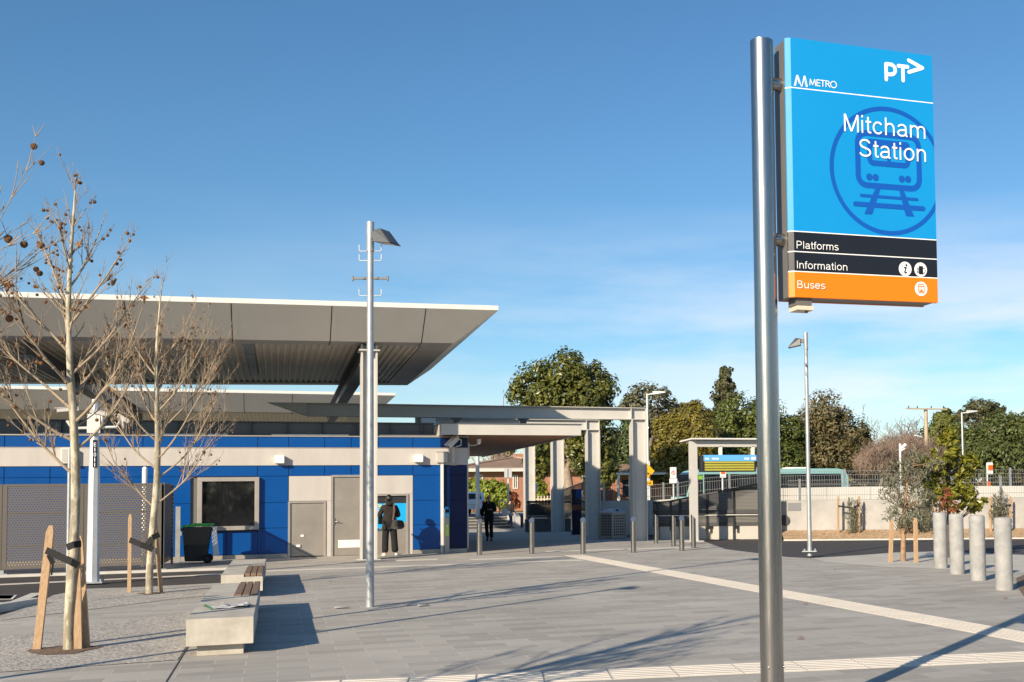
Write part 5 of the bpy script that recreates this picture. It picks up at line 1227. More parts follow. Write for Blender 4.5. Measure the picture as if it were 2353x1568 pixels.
# balustrade behind the canopy columns (level part) and its dark low wall
YB = 64.2
rb2 = thing('ramp_balustrade', 'dark perforated balustrade in the shade behind the canopy columns', 'balustrade', (15, YB, 0))
PERFE = perforated('dark perforated sheet facing the forecourt', (.022, .021, .021), .065, .0148, 'XZ', .5, .3)
def seg(x0, x1, yt0, yt1, yb, Y):
    a, b_ = P(x0, yt0, Y), P(x1, yt1, Y); c, d = P(x1, yb, Y), P(x0, yb, Y); return a, b_, c, d
mb = MB()
for sgm in (seg(1215, 1285, 1160, 1151, 1188, 57), seg(1228, 1320, 1156, 1135, 1156, 62), ): mb.face(sgm[::-1])
mb.build('panel', PERFE, rb2)
mb = MB(); a, b_, c, d = seg(1210, 1420, 1153, 1153, 1188, 55)
mb.face([(a.x, 55, P(0, 1212, 55).z), (b_.x, 55, P(0, 1212, 55).z), b_, a]); mb.build('panel', PERFE, rb2)
mb = MB(); mb.beam(a, b_, .07, .08); mb.beam((a.x, 54.93, P(1300, 1184, 55).z), (b_.x, 54.93, P(1300, 1184, 55).z), .05, .05, 1)
for x_ in (1215, 1285, 1355, 1380, 1400): pp = P(x_, 1180, 55); mb.beam((pp.x, 54.95, .2), (pp.x, 54.95, a.z), .08, .08)
mb.build('rail', [DARK, STEEL], rb2)
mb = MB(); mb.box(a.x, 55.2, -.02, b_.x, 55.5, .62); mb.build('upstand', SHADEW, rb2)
rb3 = thing('ramp_balustrade', 'dark perforated balustrade with white end post climbing behind the second canopy column', 'balustrade', (15, 60, 0))
mb = MB(); Y = 60; mb.face([P(1290, 1150, Y), P(1352, 1150, Y), P(1352, 1107, Y), P(1345, 1107, Y), P(1290, 1128, Y)]); mb.face([P(1352, 1150, Y), P(1368, 1150, Y), P(1368, 1106, Y), P(1352, 1107, Y)]); mb.build('panel', PERFE, rb3)
mb = MB(); mb.beam(P(1290, 1128, Y), P(1345, 1107, Y), .05, .07); mb.beam(P(1345, 1107, Y), P(1368, 1106, Y), .05, .07); mb.build('rail', DARK, rb3)
mb = MB(); p = P(1352, 1150, Y); mb.beam((p.x, Y - .1, .0), (p.x, Y - .1, P(1352, 1107, Y).z), .12, .1); mb.build('post', WHITE, rb3)
# litter bins with square holes
SQ = perforated('bin sheet with square holes', (.40, .38, .35), .105, .033, 'XZ', .45, .5, True)
SQY = perforated('bin side sheet with square holes', (.36, .34, .31), .105, .033, 'YZ', .45, .5, True)
def litter_bin(px, py, s, rz, lab):
    g_ = G(px, py); t = thing('litter_bin', lab, 'litter bin', (0, 0, 0), 'perforated metal litter bins')
    w2 = .37; h = 1.0
    mb = MB(); mb.box(-w2, -w2 - .004, .06, w2, -w2, h); mb.box(-w2, w2, .06, w2, w2 + .004, h); mb.build('front_sheet', SQ, t)
    mb = MB(); mb.box(-w2 - .004, -w2, .06, -w2, w2, h); mb.box(w2, -w2, .06, w2 + .004, w2, h); mb.build('side_sheet', SQY, t)
    mb = MB()
    for i in (-1, 1):
        for j in (-1, 1): mb.box(i * w2 - .03, j * w2 - .03, 0, i * w2 + .03, j * w2 + .03, h + .01)
    mb.box(-w2 - .02, -w2 - .02, h - .05, w2 + .02, w2 + .02, h + .02); mb.box(-w2 - .01, -w2 - .01, .04, w2 + .01, w2 + .01, .10); mb.build('frame', FRAME, t)
    mb = MB(); mb.box(-w2 + .05, -w2 + .05, .1, w2 - .05, w2 - .05, h - .06); mb.build('liner', DARK, t)
    mb = MB(); b4 = [(-w2 - .03, -w2 - .03), (w2 + .03, -w2 - .03), (w2 + .03, w2 + .03), (-w2 - .03, w2 + .03)]; t4 = [(-.13, -.13), (.13, -.13), (.13, .13), (-.13, .13)]
    for i in range(4): j = (i + 1) % 4; mb.face([(*b4[i], h + .02), (*b4[j], h + .02), (*t4[j], h + .17), (*t4[i], h + .17)])
    mb.face([(*p, h + .17) for p in t4]); mb.build('hipped_lid', GALV, t)
    mb = MB(); mb.ball((0, -.26, h + .105), .09, 0, 12, 8, (1, .6, .35)); mb.build('opening', BLACK, t)
    t.location = (g_.x, g_.y, 0); t.scale = (s, s, s); t.rotation_euler = (0, 0, rz)
litter_bin(1230, 1216, 1.12, rad(22), 'perforated litter bin with hipped lid between the farther canopy columns')
litter_bin(1408, 1238, 1.02, rad(28), 'perforated litter bin with hipped lid left of the nearest canopy column')
# information totem
g_ = G(1325, 1229); t = thing('information_totem', 'narrow glossy navy information totem between the canopy columns', 'totem', (g_.x, g_.y, 0))
hz = P(1325, 1124, g_.y).z
mb = MB(); mb.box(g_.x - .22, g_.y - .06, 0, g_.x + .22, g_.y + .18, hz); mb.build('body', mat('gloss navy totem', (.006, .012, .04), .12, 0, .1, 3., coat=.5), t, bevel=.008)
mb = MB(); mb.box(g_.x - .0, g_.y - .064, hz - .42, g_.x + .222, g_.y - .06, hz - .01); mb.build('header', BLUE, t)
mb = MB(); mb.box(g_.x - .2, g_.y - .064, hz - .95, g_.x + .2, g_.y - .061, hz - .7); mb.build('notice', mat('dull red notice', (.2, .05, .03), .4), t)

# ------------------------------------------------------------------ walls and mesh fences on the right
PAR = mat('cream wall far', (.42, .41, .385), .85, 0, .06, .8, .1, 30, det=6)
a0, b0 = PL(1785, 1236, WA, WB), WB
t = thing('retaining_wall', 'cream rendered retaining wall beside the asphalt drive', 'wall', (a0.x, a0.y, 0))
mb = MB(); mb.prism([(a0.x, a0.y), (b0.x, b0.y), (b0.x + wn.x * .25, b0.y + wn.y * .25), (a0.x + wn.x * .25, a0.y + wn.y * .25)], -.02, 1.40); mb.build('wall', CREAMCONC, t, bevel=.015)
mb = MB(); p = PL(1810, 1165, WA, WB) - wn * .01; mb.beam(p, p + wd_ * .5, .02, .3); mb.build('plaque', mat('grey plaque', (.16, .16, .17), .6), t)
mb = MB(); p = PL(1803, 1196, WA, WB) - wn * .02; mb.tube([p, p + wn * -.04], .2, 20); mb.build('round_plaque', DARK, t)
mb = MB(); f_ = wn * .22
mb.prism([(a0.x + f_.x, a0.y + f_.y), (b0.x + f_.x, b0.y + f_.y), (b0.x + wn.x * 5.4, b0.y + wn.y * 5.4), (a0.x + wn.x * 5.4, a0.y + wn.y * 5.4)], 0, 1.34)
struct(mb.build('terrace', CONC2))
A2, B2 = WA + wn * 5.5 - wd_ * 1, WB + wn * 5.5
def L3(x, y): return PL(x, y, A2, B2)
t = thing('parapet_wall', 'long pale parapet wall behind the front mesh fence', 'wall', (L3(1800, 1130).x, L3(1800, 1130).y, 0))
pz = [(1360, 1152), (1500, 1150), (1560, 1146), (1620, 1135), (1700, 1128), (1800, 1122), (1900, 1120), (2000, 1118.5), (2353, 1117), (2500, 1116)]
for (x0, y0), (x1, y1) in zip(pz, pz[1:]):
    a, b_ = L3(x0, y0), L3(x1, y1); mb = MB(); mb.extrude([(a.x, a.y, 0), (b_.x, b_.y, 0), b_ - wd_ * .012, a], wn * .3); mb.build('wall_panel', PAR, t)
WIRE = mat('fence wire', (.13, .135, .135), .5, .5, .1, 4.)
def mesh_fence(name, label, pts, h, pitch, posts, wire=.006, fold=True):
    """welded wire fence along a line of base points; folded along its upper and lower edge"""
    t = thing('mesh_fence', label, 'fence', pts[0])
    mb = MB()
    for a, b_ in zip(pts, pts[1:]):
        d = b_ - a; L = Vector((d.x, d.y, 0)).length; n = int(L / pitch); nrm = Vector((d.y, -d.x, 0)).normalized()
        for i in range(n + 1):
            p = a + d * (i / n); up = Vector((0, 0, 1))
            if fold:
                q = [p, p + up * h * .12 + nrm * .05, p + up * h * .24, p + up * h * .76, p + up * h * .88 + nrm * .05, p + up * h]
            else: q = [p, p + up * h]
            for u, v in zip(q, q[1:]): mb.face([u - d.normalized() * wire, u + d.normalized() * wire, v + d.normalized() * wire, v - d.normalized() * wire])
        for k in ((0, .24, .76, 1) if fold else (0, .5, 1)): mb.beam(a + Vector((0, 0, h * k)), b_ + Vector((0, 0, h * k)), .014, .014)
    mb.build('wire_mesh', WIRE, t)
    for p in posts:
        mb = MB(); mb.beam(p - Vector((0, 0, .1)), p + Vector((0, 0, h + .08)), .07, .07); mb.build('post', GALV, t)
    return t
top = 1.40
F1 = [a0 + wn * .12 + Vector((0, 0, top)), b0 + wn * .12 + Vector((0, 0, top))]
def onl(x, base, off): p = PL(x, 1140, WA + wn * off, WB + wn * off); return Vector((p.x, p.y, base))
mesh_fence('mesh_fence', 'front welded mesh fence standing on the cream retaining wall', F1, onl(2066, 0, .12) and PL(2066, 1102, WA + wn * .12, WB + wn * .12).z - top, .085, [onl(x, top, .12) for x in (1838, 2066, 2260 + 40, 2437)], .004)
ph = [L3(x, y) + wn * .15 for x, y in pz]
mesh_fence('mesh_fence', 'rear welded mesh fence on top of the long pale parapet in front of the bus', ph, .68, .10, [L3(x, y) + wn * .15 for x, y in ((1386, 1151), (1472, 1150), (1523, 1149), (1556, 1146), (1675, 1130), (1763, 1125), (1941, 1119), (2088, 1118), (2095, 1118), (2188, 1117.7), (2323, 1117))], .006)

# ------------------------------------------------------------------ bus shelter frame with departure board
g_ = Vector((14.1, 38.2, 0)); g_ = Vector((PL(1595, 1245, WA - wn * 2.2, WB - wn * 2.2).x, PL(1595, 1245, WA - wn * 2.2, WB - wn * 2.2).y, 0))
Y = g_.y
t = thing('display_frame', 'pale post and beam shelter frame carrying the departure board', 'frame', g_)
zt = P(1660, 1020, Y).z; xr = P(1780, 1100, Y).x
mb = MB(); mb.box(g_.x - .13, Y - .11, 0, g_.x + .13, Y + .11, zt - .12); mb.box(g_.x - .28, Y - .28, 0, g_.x + .28, Y + .28, .03); mb.build('post', PAINT, t)
mb = MB(); mb.box(xr - .13, Y - .11, 0, xr + .13, Y + .11, zt - .12); mb.build('post', PAINT, t)
mb = MB(); mb.box(g_.x - .13, Y - .1, zt - .12, xr + .13, Y + .1, zt + .08); mb.build('beam', PAINT, t)
mb = MB(); mb.extrude([(g_.x - .16, Y - .35, zt + .14), (xr + .1, Y - .35, zt + .14), (xr + .1, Y + 1.0, zt + .10), (g_.x - .16, Y + 1.0, zt + .10)], (0, 0, .05)); mb.build('roof_plate', WHITE, t)
db = thing('departure_board', 'departure board with sky blue header and yellow rows hung under the shelter beam', 'display board', (P(1675, 1065, Y).x, Y, P(1675, 1065, Y).z))
Yd = Y - .2; p0, p1 = P(1616, 1083, Yd), P(1737, 1047, Yd)
mb = MB(); mb.box(p0.x - .06, Yd, p0.z - .03, p1.x, Yd + .3, p1.z); mb.build('case', DARK, db, bevel=.01)
hz = P(1660, 1060, Yd).z
mb = MB(); mb.box(p0.x + .02, Yd - .02, hz, p1.x + .01, Yd + .05, p1.z + .02); hd = mb.build('header', mat('sky header', (.12, .42, .85), .4), db)
mb = MB(); dz = (hz - p0.z) / 4
for k in range(4): mb.box(p0.x + .06, Yd - .012, p0.z + k * dz + dz * .18, p1.x - .08, Yd + .02, p0.z + k * dz + dz * .88)
mb.build('display_rows', mat('yellow display row', (.42, .38, .05), .5, 0, .06, 6.), db)
fr = (Vector((p0.x, Yd - .022, hz)), Vector((1, 0, 0)), Vector((0, 0, 1)), Vector((0, -1, 0))); bd = Board(fr)
W_ = p1.x - p0.x
for u0, u1 in ((.08, .22), (.34, .6), (W_ - .48, W_ - .28)): bd.rect(u0, .06, u1, .12)
bd.rect(W_ - .2, .05, W_ - .03, .15); bd.mb.build('header_marks', SWHITE, hd)
mb = MB()
for x in (P(1643, 0, Yd).x + 0, P(1716, 0, Yd).x): mb.box(x - .06, Yd + .1, p1.z, x + .06, Yd + .2, zt - .1)
mb.build('hanger', WHITE, db)

# ------------------------------------------------------------------ bus on the street
BD = 78.; 
bt, bb_ = 3.56, .62
def bp(x, D): d = ray(x, 1100); return EYE + d * D
bl, br_ = bp(1578, 75.), bp(1952, 81.); bdir = Vector((br_.x - bl.x, br_.y - bl.y, 0)); BLEN = bdir.length; brot = math.atan2(bdir.y, bdir.x)
TEAL = mat('pale teal bus paint', (.27, .50, .50), .3, 0, .03, 2., coat=.4); BGL = mat('bus glass', (.008, .012, .02), .06, spec=.8)
bus = thing('bus', 'pale teal single deck bus with dark windows behind the mesh fence', 'bus', (bl.x, bl.y, UP_Z))
Hh = bt - UP_Z; W2 = 2.5
def lp_(u): # side profile of the front end
    return u
prof = [(0.0, .35), (.02, .95), (.25, 1.75), (.62, 2.45), (1.0, 2.72), (1.5, 2.84), (BLEN - 1.0, 2.84), (BLEN - .35, 2.72), (BLEN - .12, 2.3), (BLEN, 1.2), (BLEN, .35)]
mb = MB(); mb.extrude([(u, 0, v) for u, v in prof], (0, W2, 0)); mb.build('body', TEAL, bus, world=False, bevel=.10)
mb = MB(); mb.extrude([(1.3, -.012, .85), (BLEN - .75, -.012, .85), (BLEN - .75, -.012, 2.47), (1.3, -.012, 2.47)], (0, .03, 0)); sidew = mb.build('side_windows', BGL, bus, world=False)
mb = MB()
for u in (2.9, 4.1, 5.5, 6.9, 8.3, 9.7): mb.box(u, -.02, .85, u + .05, -.01, 2.47)
mb.build('window_posts', BLACK, bus, world=False)
for u in (3.95, 7.4):
    mb = MB(); mb.box(u, -.022, .5, u + .95, -.0135, 2.45); mb.build('door', mat('bus door', (.02, .03, .035), .1), bus, world=False)
ws = [(-.012, 1.0), (.235, 1.78), (.60, 2.46), (.9, 2.62)]
mb = MB()
for (u0, v0), (u1, v1) in zip(ws, ws[1:]): mb.face([(u0 - .03, .12, v0 + .02), (u0 - .03, W2 - .12, v0 + .02), (u1 - .03, W2 - .12, v1 + .02), (u1 - .03, .12, v1 + .02)])
mb.extrude([(.10, -.012, 1.1), (1.2, -.012, 1.1), (1.2, -.012, 2.45), (.72, -.012, 2.42), (.3, -.012, 1.75)], (0, .03, 0))
mb.build('windscreen', BGL, bus, world=False)
mb = MB(); mb.box(.85, -.03, 2.12, 1.18, -.014, 2.38); mb.build('route_display', mat('route led', (.25, .5, .05), .5), bus, world=False)
rf_ = (Vector((bl.x, bl.y, UP_Z)), Vector((cos(brot), sin(brot), 0)), Vector((0, 0, 1)), Vector((sin(brot), -cos(brot), 0)))
mb = MB(); mb.box(3.6, .4, 2.84, 5.2, 2.1, 2.97); mb.box(8.6, .5, 2.84, 9.8, 2.0, 2.95); mb.build('roof_unit', WHITE2, bus, world=False, bevel=.03)
for u in (2.2, BLEN - 3.0):
    mb = MB(); mb.tube([(u, -.01, .48), (u, .28, .48)], .48, 24); wl = mb.build('wheel', BLACK, bus, world=False); mb = MB(); mb.tube([(u, -.02, .48), (u, -.01, .48)], .26, 18); mb.build('hub', GALV, wl, world=False)
mb = MB(); mb.ball((.06, .35, .78), .13, 0, 10, 8); mb.ball((.06, W2 - .35, .78), .13, 0, 10, 8); mb.build('headlights', WHITE2, bus, world=False)
bus.rotation_euler = (0, 0, brot)
bus.location = (bl.x, bl.y, UP_Z)

# ------------------------------------------------------------------ house, garden and car across the street
HY = 92.
def hp(x, y, Y=HY): return P(x, y, Y)
BRICK = brickmat('red house brick', (.36, .11, .055), (.46, .17, .085), (.42, .34, .28), .26, .095, .012, .85, ax=1, bump=.2)
TILE = brickmat('brown roof tile', (.30, .20, .145), (.38, .27, .20), (.12, .08, .06), .36, .34, .03, .8, bump=.6)
hs = thing('brick_house', 'red brick house with hipped tiled roof seen past the stairs', 'house', (hp(1200, 1100).x, HY, UP_Z))
hx0, hx1 = hp(1060, 1100).x, hp(1335, 1100).x; ez = hp(1200, 1084).z
mb = MB(); mb.box(hx0, HY, UP_Z, hx1, HY + 9, ez); mb.build('wall', BRICK, hs)
mb = MB(); mb.box(hx0 - .7, HY - .7, ez, hx1 + .7, HY - .55, ez + .32); mb.box(hx1 + .55, HY - .55, ez, hx1 + .7, HY + 9.7, ez + .32); mb.box(hx0 - .7, HY - .55, ez, hx1 + .55, HY, ez + .02); mb.build('fascia_board', WHITE, hs)
rzp = hp(1185, 1052, HY + 4.5).z; r0, r1 = hp(1178, 1052, HY + 4.5).x, hx1 - 4.5
mb = MB(); e4 = [(hx0 - .75, HY - .75), (hx1 + .75, HY - .75), (hx1 + .75, HY + 9.75), (hx0 - .75, HY + 9.75)]; ze = ez + .3
mb.face([(*e4[0], ze), (*e4[1], ze), (r1, HY + 4.5, rzp), (r0, HY + 4.5, rzp)]); mb.face([(*e4[1], ze), (*e4[2], ze), (r1, HY + 4.5, rzp)]); mb.face([(*e4[2], ze), (*e4[3], ze), (r0, HY + 4.5, rzp), (r1, HY + 4.5, rzp)]); mb.face([(*e4[3], ze), (*e4[0], ze), (r0, HY + 4.5, rzp)])
mb.build('roof', TILE, hs)
mb = MB()
for a, b_ in (((*e4[0], ze), (r0, HY + 4.5, rzp)), ((*e4[1], ze), (r1, HY + 4.5, rzp)), ((r0, HY + 4.5, rzp), (r1, HY + 4.5, rzp))): mb.tube([a, b_], .13, 6)
mb.build('ridge_tiles', mat('ridge tile', (.36, .25, .18), .8), hs)
def hwin(x0, x1, y0, y1, lab='window', fillm=None):
    a, b_ = hp(x0, y1), hp(x1, y0); mb = MB(); 
    for q in ((a.x, a.z, b_.x, a.z + .1), (a.x, b_.z - .1, b_.x, b_.z), (a.x, a.z + .1, a.x + .1, b_.z - .1), (b_.x - .1, a.z + .1, b_.x, b_.z - .1), ((a.x + b_.x) / 2 - .04, a.z + .1, (a.x + b_.x) / 2 + .04, b_.z - .1)): mb.box(q[0], HY - .06, q[1], q[2], HY + .02, q[3])
    w_ = mb.build('window', WHITE, hs); mb = MB(); mb.box(a.x + .05, HY - .03, a.z + .05, b_.x - .05, HY - .01, b_.z - .05); mb.build('pane', fillm or GLASS, w_)
hwin(1178, 1190, 1092, 1124); hwin(1090, 1110, 1091, 1118, fillm=mat('curtained glass', (.25, .22, .16), .2)); hwin(1265, 1305, 1091, 1140, fillm=mat('cream roller shutter', (.55, .52, .44), .6))
mb = MB(); c = hp(1183, 1048, HY + 3); mb.box(c.x + .4, HY + 5.0, rzp - .5, c.x + 1.2, HY + 5.6, rzp + .35); mb.build('chimney', BRICK, hs)
# second house behind the trees
h2 = thing('brick_house', 'small brick house with white verandah post behind the wire fence', 'house', (hp(1430, 1100, 96).x, 96, UP_Z))
a, b_ = hp(1408, 1100, 96), hp(1475, 1100, 96)
mb = MB(); mb.box(a.x, 96, UP_Z, b_.x + 3, 102, 3.6); mb.build('wall', BRICK, h2)
mb = MB(); mb.box(a.x - .4, 94.4, 3.6, b_.x + 3.4, 102.4, 3.78, 0); mb.face([(a.x - .4, 94.4, 3.79), (b_.x + 3.4, 94.4, 3.79), (b_.x + 1, 98.4, 5.2), (a.x + 2, 98.4, 5.2)], 1); mb.face([(a.x - .4, 102.4, 3.79), (a.x - .4, 94.4, 3.79), (a.x + 2, 98.4, 5.2)], 1); mb.build('roof', [WHITE, TILE], h2)
for x_ in (1421, 1447): p = hp(x_, 1100, 94.6); mb = MB(); mb.box(p.x - .1, 94.5, UP_Z, p.x + .1, 94.7, 3.6); mb.build('verandah_post', WHITE, h2)
mb = MB(); p = hp(1430, 1110, 96); mb.box(p.x, 95.93, 1.7, p.x + 1.1, 96.0, 3.2); mb.build('window', GLASS, h2)
# picket fence
pf = thing('picket_fence', 'cream picket fence in front of the brick house', 'fence', (hp(1232, 1160, 84).x, 84, UP_Z))
x = hp(1206, 1160, 84).x; xe = hp(1300, 1160, 84).x; mb = MB(); ztop = P(1230, 1140, 84).z
while x < xe: mb.box(x, 84, UP_Z + .1, x + .09, 84.03, ztop); x += .24
mb.box(hp(1206, 1160, 84).x, 84.03, UP_Z + .4, xe, 84.07, UP_Z + .5); mb.box(hp(1206, 1160, 84).x, 84.03, ztop - .3, xe, 84.07, ztop - .2); mb.build('pickets', mat('cream picket paint', (.62, .55, .40), .7), pf)
# car
cg = P(1090, 1163, 74); car = thing('parked_car', 'white hatchback parked on the street beside the station corner', 'car', (cg.x, 75, UP_Z))
CARW = mat('white car paint', (.70, .72, .73), .25, 0, .02, 1., coat=.5)
mb = MB(); sec = [(-.86, .32), (.86, .32), (.88, .75), (.84, .95), (-.84, .95), (-.88, .75)]
pr = [(0, .35), (0, .72), (.06, .93), (.25, 1.36), (.7, 1.43), (2.0, 1.42), (2.75, .98), (3.7, .85), (3.95, .62), (3.95, .35)]
mb.extrude([(-.83, u, v) for u, v in pr], (1.66, 0, 0)); mb.build('body', CARW, car, world=False, bevel=.07)
mb = MB(); mb.face([(-.66, .08 - .012, .98), (.66, .08 - .012, .98), (.58, .24 - .012, 1.33), (-.58, .24 - .012, 1.33)]); 
for s in (-1, 1): mb.face([(s * .838, .45, .98), (s * .838, 2.5, .98), (s * .838, 1.95, 1.36), (s * .838, .6, 1.36)])
mb.build('windows', GLASS, car, world=False)
for s in (-1, 1): mb = MB(); mb.box(s * .80 - .14 if s > 0 else -.80 - .02, -.02, .66, s * .80 + .02 if s > 0 else -.80 + .14, .06, .86); mb.build('tail_light', mat('red tail lens', (.45, .012, .012), .2), car, world=False)
mb = MB(); mb.box(-.84, -.06, .36, .84, .02, .58); mb.build('bumper', CARW, car, world=False, bevel=.03)
mb = MB(); mb.box(-.26, -.066, .66, .26, -.02, .78); mb.build('number_plate', WHITE2, car, world=False)
for y in (.75, 3.15):
    for s in (-1, 1): mb = MB(); mb.tube([(s * .84, y, .30), (s * .66, y, .30)], .30, 18); mb.build('wheel', BLACK, car, world=False)
car.location = (cg.x, 75, UP_Z); car.rotation_euler = (0, 0, rad(8)); car.scale = (1.05, 1.05, 1.05)

# ------------------------------------------------------------------ street signs, poles
def post_sign(x, ytop, ybase, Y, label, name='street_sign', r=.04, z0=None):
    p = P(x, ytop, Y); z0 = UP_Z if z0 is None else z0
    t = thing(name, label, 'sign', (p.x, Y, z0)); mb = MB(); mb.tube([(p.x, Y, z0), (p.x, Y, p.z)], r, 8); mb.build('post', WHITEGALV, t); return t, p
t, p = post_sign(1168, 1076, 0, 66.5, 'pair of white street sign plates seen from behind on a slim post', r=.05)
mb = MB(); a, b_ = P(1159, 1098, 66.4), P(1176, 1076, 66.4); m_ = (a.x + b_.x) / 2; mb.box(a.x, 66.40, a.z, m_ - .03, 66.42, b_.z); mb.box(m_ + .03, 66.40, a.z, b_.x, 66.42, b_.z); mb.build('plate', mat('back of sign plate', (.62, .62, .62), .5, .2), t)
YEL = mat('yellow warning sign', (.92, .46, .005), .45)
t, p = post_sign(1492, 1060, 0, 57, 'yellow diamond warning sign with pedestrian and bicycle beside the canopy column', z0=UP_Z)
c = P(1484, 1083, 56.9); s_ = P(1504, 1083, 56.9).x - c.x
mb = MB(); mb.extrude([(c.x - s_, 56.9, c.z), (c.x, 56.9, c.z - s_), (c.x + s_, 56.9, c.z), (c.x, 56.9, c.z + s_)], (0, .02, 0)); mb.build('diamond_plate', YEL, t)
a, b_ = P(1470, 1116, 56.9), P(1500, 1105, 56.9); mb = MB(); mb.box(a.x, 56.9, a.z, b_.x, 56.92, b_.z); mb.build('arrow_plate', YEL, t)
fr = (Vector((c.x, 56.895, c.z)), Vector((1, 0, 0)), Vector((0, 0, 1)), Vector((0, -1, 0))); bd = Board(fr)
bd.disc(.02, .25, .035); bd.stroke([(.02, .2), (.02, .08), (-.03, -.03)], .035); bd.stroke([(.02, .08), (.07, -.03)], .03); bd.stroke([(.02, .19), (.09, .1)], .025)
bd.ring(.0, -.17, .055, .075, 0, 20); bd.ring(.19, -.17, .055, .075, 0, 20); bd.stroke([(0, -.17), (.07, -.09), (.15, -.09), (.19, -.17)], .02); bd.stroke([(.07, -.09), (.1, -.17), (.15, -.09)], .02)
aa = (a.z + b_.z) / 2 - c.z; bd.stroke([(-.1, aa), (.22, aa)], .03); bd.poly([(.2, aa + .06), (.3, aa), (.2, aa - .06)])
bd.mb.build('symbol', SBLK, t)
t, p = post_sign(1547, 1074, 0, 56.5, 'white regulatory sign with red ring on a slim post by the wire fence')
a, b_ = P(1540, 1099, 56.4), P(1554, 1074, 56.4); mb = MB(); mb.box(a.x, 56.4, a.z, b_.x, 56.42, b_.z); mb.box(a.x - .04, 56.4, a.z - .27, b_.x + .04, 56.42, a.z - .02); mb.build('plate', WHITE2, t)
fr = (Vector(((a.x + b_.x) / 2, 56.395, (a.z + b_.z) / 2)), Vector((1, 0, 0)), Vector((0, 0, 1)), Vector((0, -1, 0))); bd = Board(fr)
bd.ring(0, -.02, .085, .11, 0, 24); bd.stroke([(-.07, .05), (.07, -.09)], .022); bd.disc(.0, .13, .02, 1); bd.stroke([(0, .05), (0, -.05)], .02, 1); bd.mb.build('symbol', [mat('sign red', (.6, .02, .02), .5), SBLK], t)
t, p = post_sign(1238, 1112, 0, 60.0, 'small white plate sign right of the second canopy column', z0=.0, r=.03)
t.location.x = P(1233, 1100, 60).x
a, b_ = P(1223, 1125, 60), P(1233, 1112, 60)
x2 = P(1228, 1110, 60)
for ch in list(t.children): bpy.data.objects.remove(ch)
bpy.data.objects.remove(t)
t, p = post_sign(1229, 1110, 0, 60.0, 'small white plate sign on a green post behind the canopy columns', z0=.0, r=.03) if False else post_sign(1229 - 0, 1110, 0, 61.2, 'small white plate sign on a slim post behind the canopy columns', z0=.0, r=.03)
a, b_ = P(1223, 1128, 61.1), P(1235, 1110, 61.1); mb = MB(); mb.box(a.x, 61.1, a.z, b_.x, 61.12, b_.z); mb.build('plate', WHITE2, t)
t, p = post_sign(1660, 1083, 0, 70, 'bus stop sign with red top in front of the bus', r=.06)
a, b_ = P(1655, 1098, 69.9), P(1668, 1083, 69.9); mb = MB(); mb.box(a.x, 69.9, a.z, b_.x, 69.93, b_.z, 0); mb.box(a.x + .05, 69.89, b_.z - .2, b_.x - .05, 69.9, b_.z - .02, 1); mb.build('plate', [WHITE2, mat('orange red panel', (.75, .13, .01), .5)], t)
t, p = post_sign(2268, 1064, 0, 52, 'white bus stop flag with an orange panel above the right parapet', r=.05)
a, b_ = P(2269, 1090, 51.9), P(2281, 1063, 51.9); mb = MB(); mb.box(a.x, 51.9, a.z, b_.x, 51.93, b_.z, 0); mb.box(a.x + .05, 51.89, a.z + .2, b_.x - .0, 51.9, b_.z - .14, 1); mb.build('plate', [WHITE2, MATS['orange red panel']], t)
mb = MB(); p2 = P(2274, 1130, 51.8); mb.box(p2.x - .08, 51.8, UP_Z, p2.x + .08, 51.88, P(2274, 1117, 51.8).z + .25); mb.build('marker', MATS['orange red panel'], t)
# camera pole at right
p = P(2068, 1020, 46); t = thing('camera_pole', 'white camera pole with two pointing cameras above the small gum tree', 'camera mast', (p.x, 46, UP_Z))
mb = MB(); mb.tube([(p.x, 46, UP_Z), (p.x, 46, p.z)], .05, 10); mb.build('pole', WHITE2, t)
mb = MB(); a = P(2070, 1030, 45.9); b_ = P(2081, 1021, 45.9); mb.beam(a, b_, .11, .10); a = P(2070, 1036, 45.9); b_ = P(2079, 1030, 45.9); mb.beam(a, b_, .06, .06); mb.build('camera_housing', WHITE2, t)
mb = MB(); mb.beam(P(2066, 1034, 46), P(2076, 1034, 46), .06, .06); mb.build('arm', WHITE2, t)
# timber power pole
p = P(2127, 940, 100); t = thing('power_pole', 'timber power pole with crossarm among the trees on the right', 'power pole', (p.x, 100, UP_Z))
WOODP = mat('weathered pole timber', (.42, .34, .24), .85, 0, .15, 2.)
mb = MB(); mb.tube([(p.x, 100, UP_Z), (p.x, 100, p.z)], [.24, .19], 12); mb.build('pole', WOODP, t)
mb = MB(); mb.beam(P(2082, 939, 99.7), P(2176, 941, 99.7), .12, .14); mb.build('crossarm', WOODP, t)
mb = MB()
for x_ in (2088, 2108, 2140, 2168): q_ = P(x_, 939, 99.7); mb.cyl((q_.x, q_.y), .06, q_.z + .05, q_.z + .25, 8)
mb.build('insulators', DARK, t)
mb = MB(); mb.beam(P(2118, 1005, 99.7), P(2103, 1001, 99.5), .2, .12); mb.build('lamp_head', WHITE2, t)
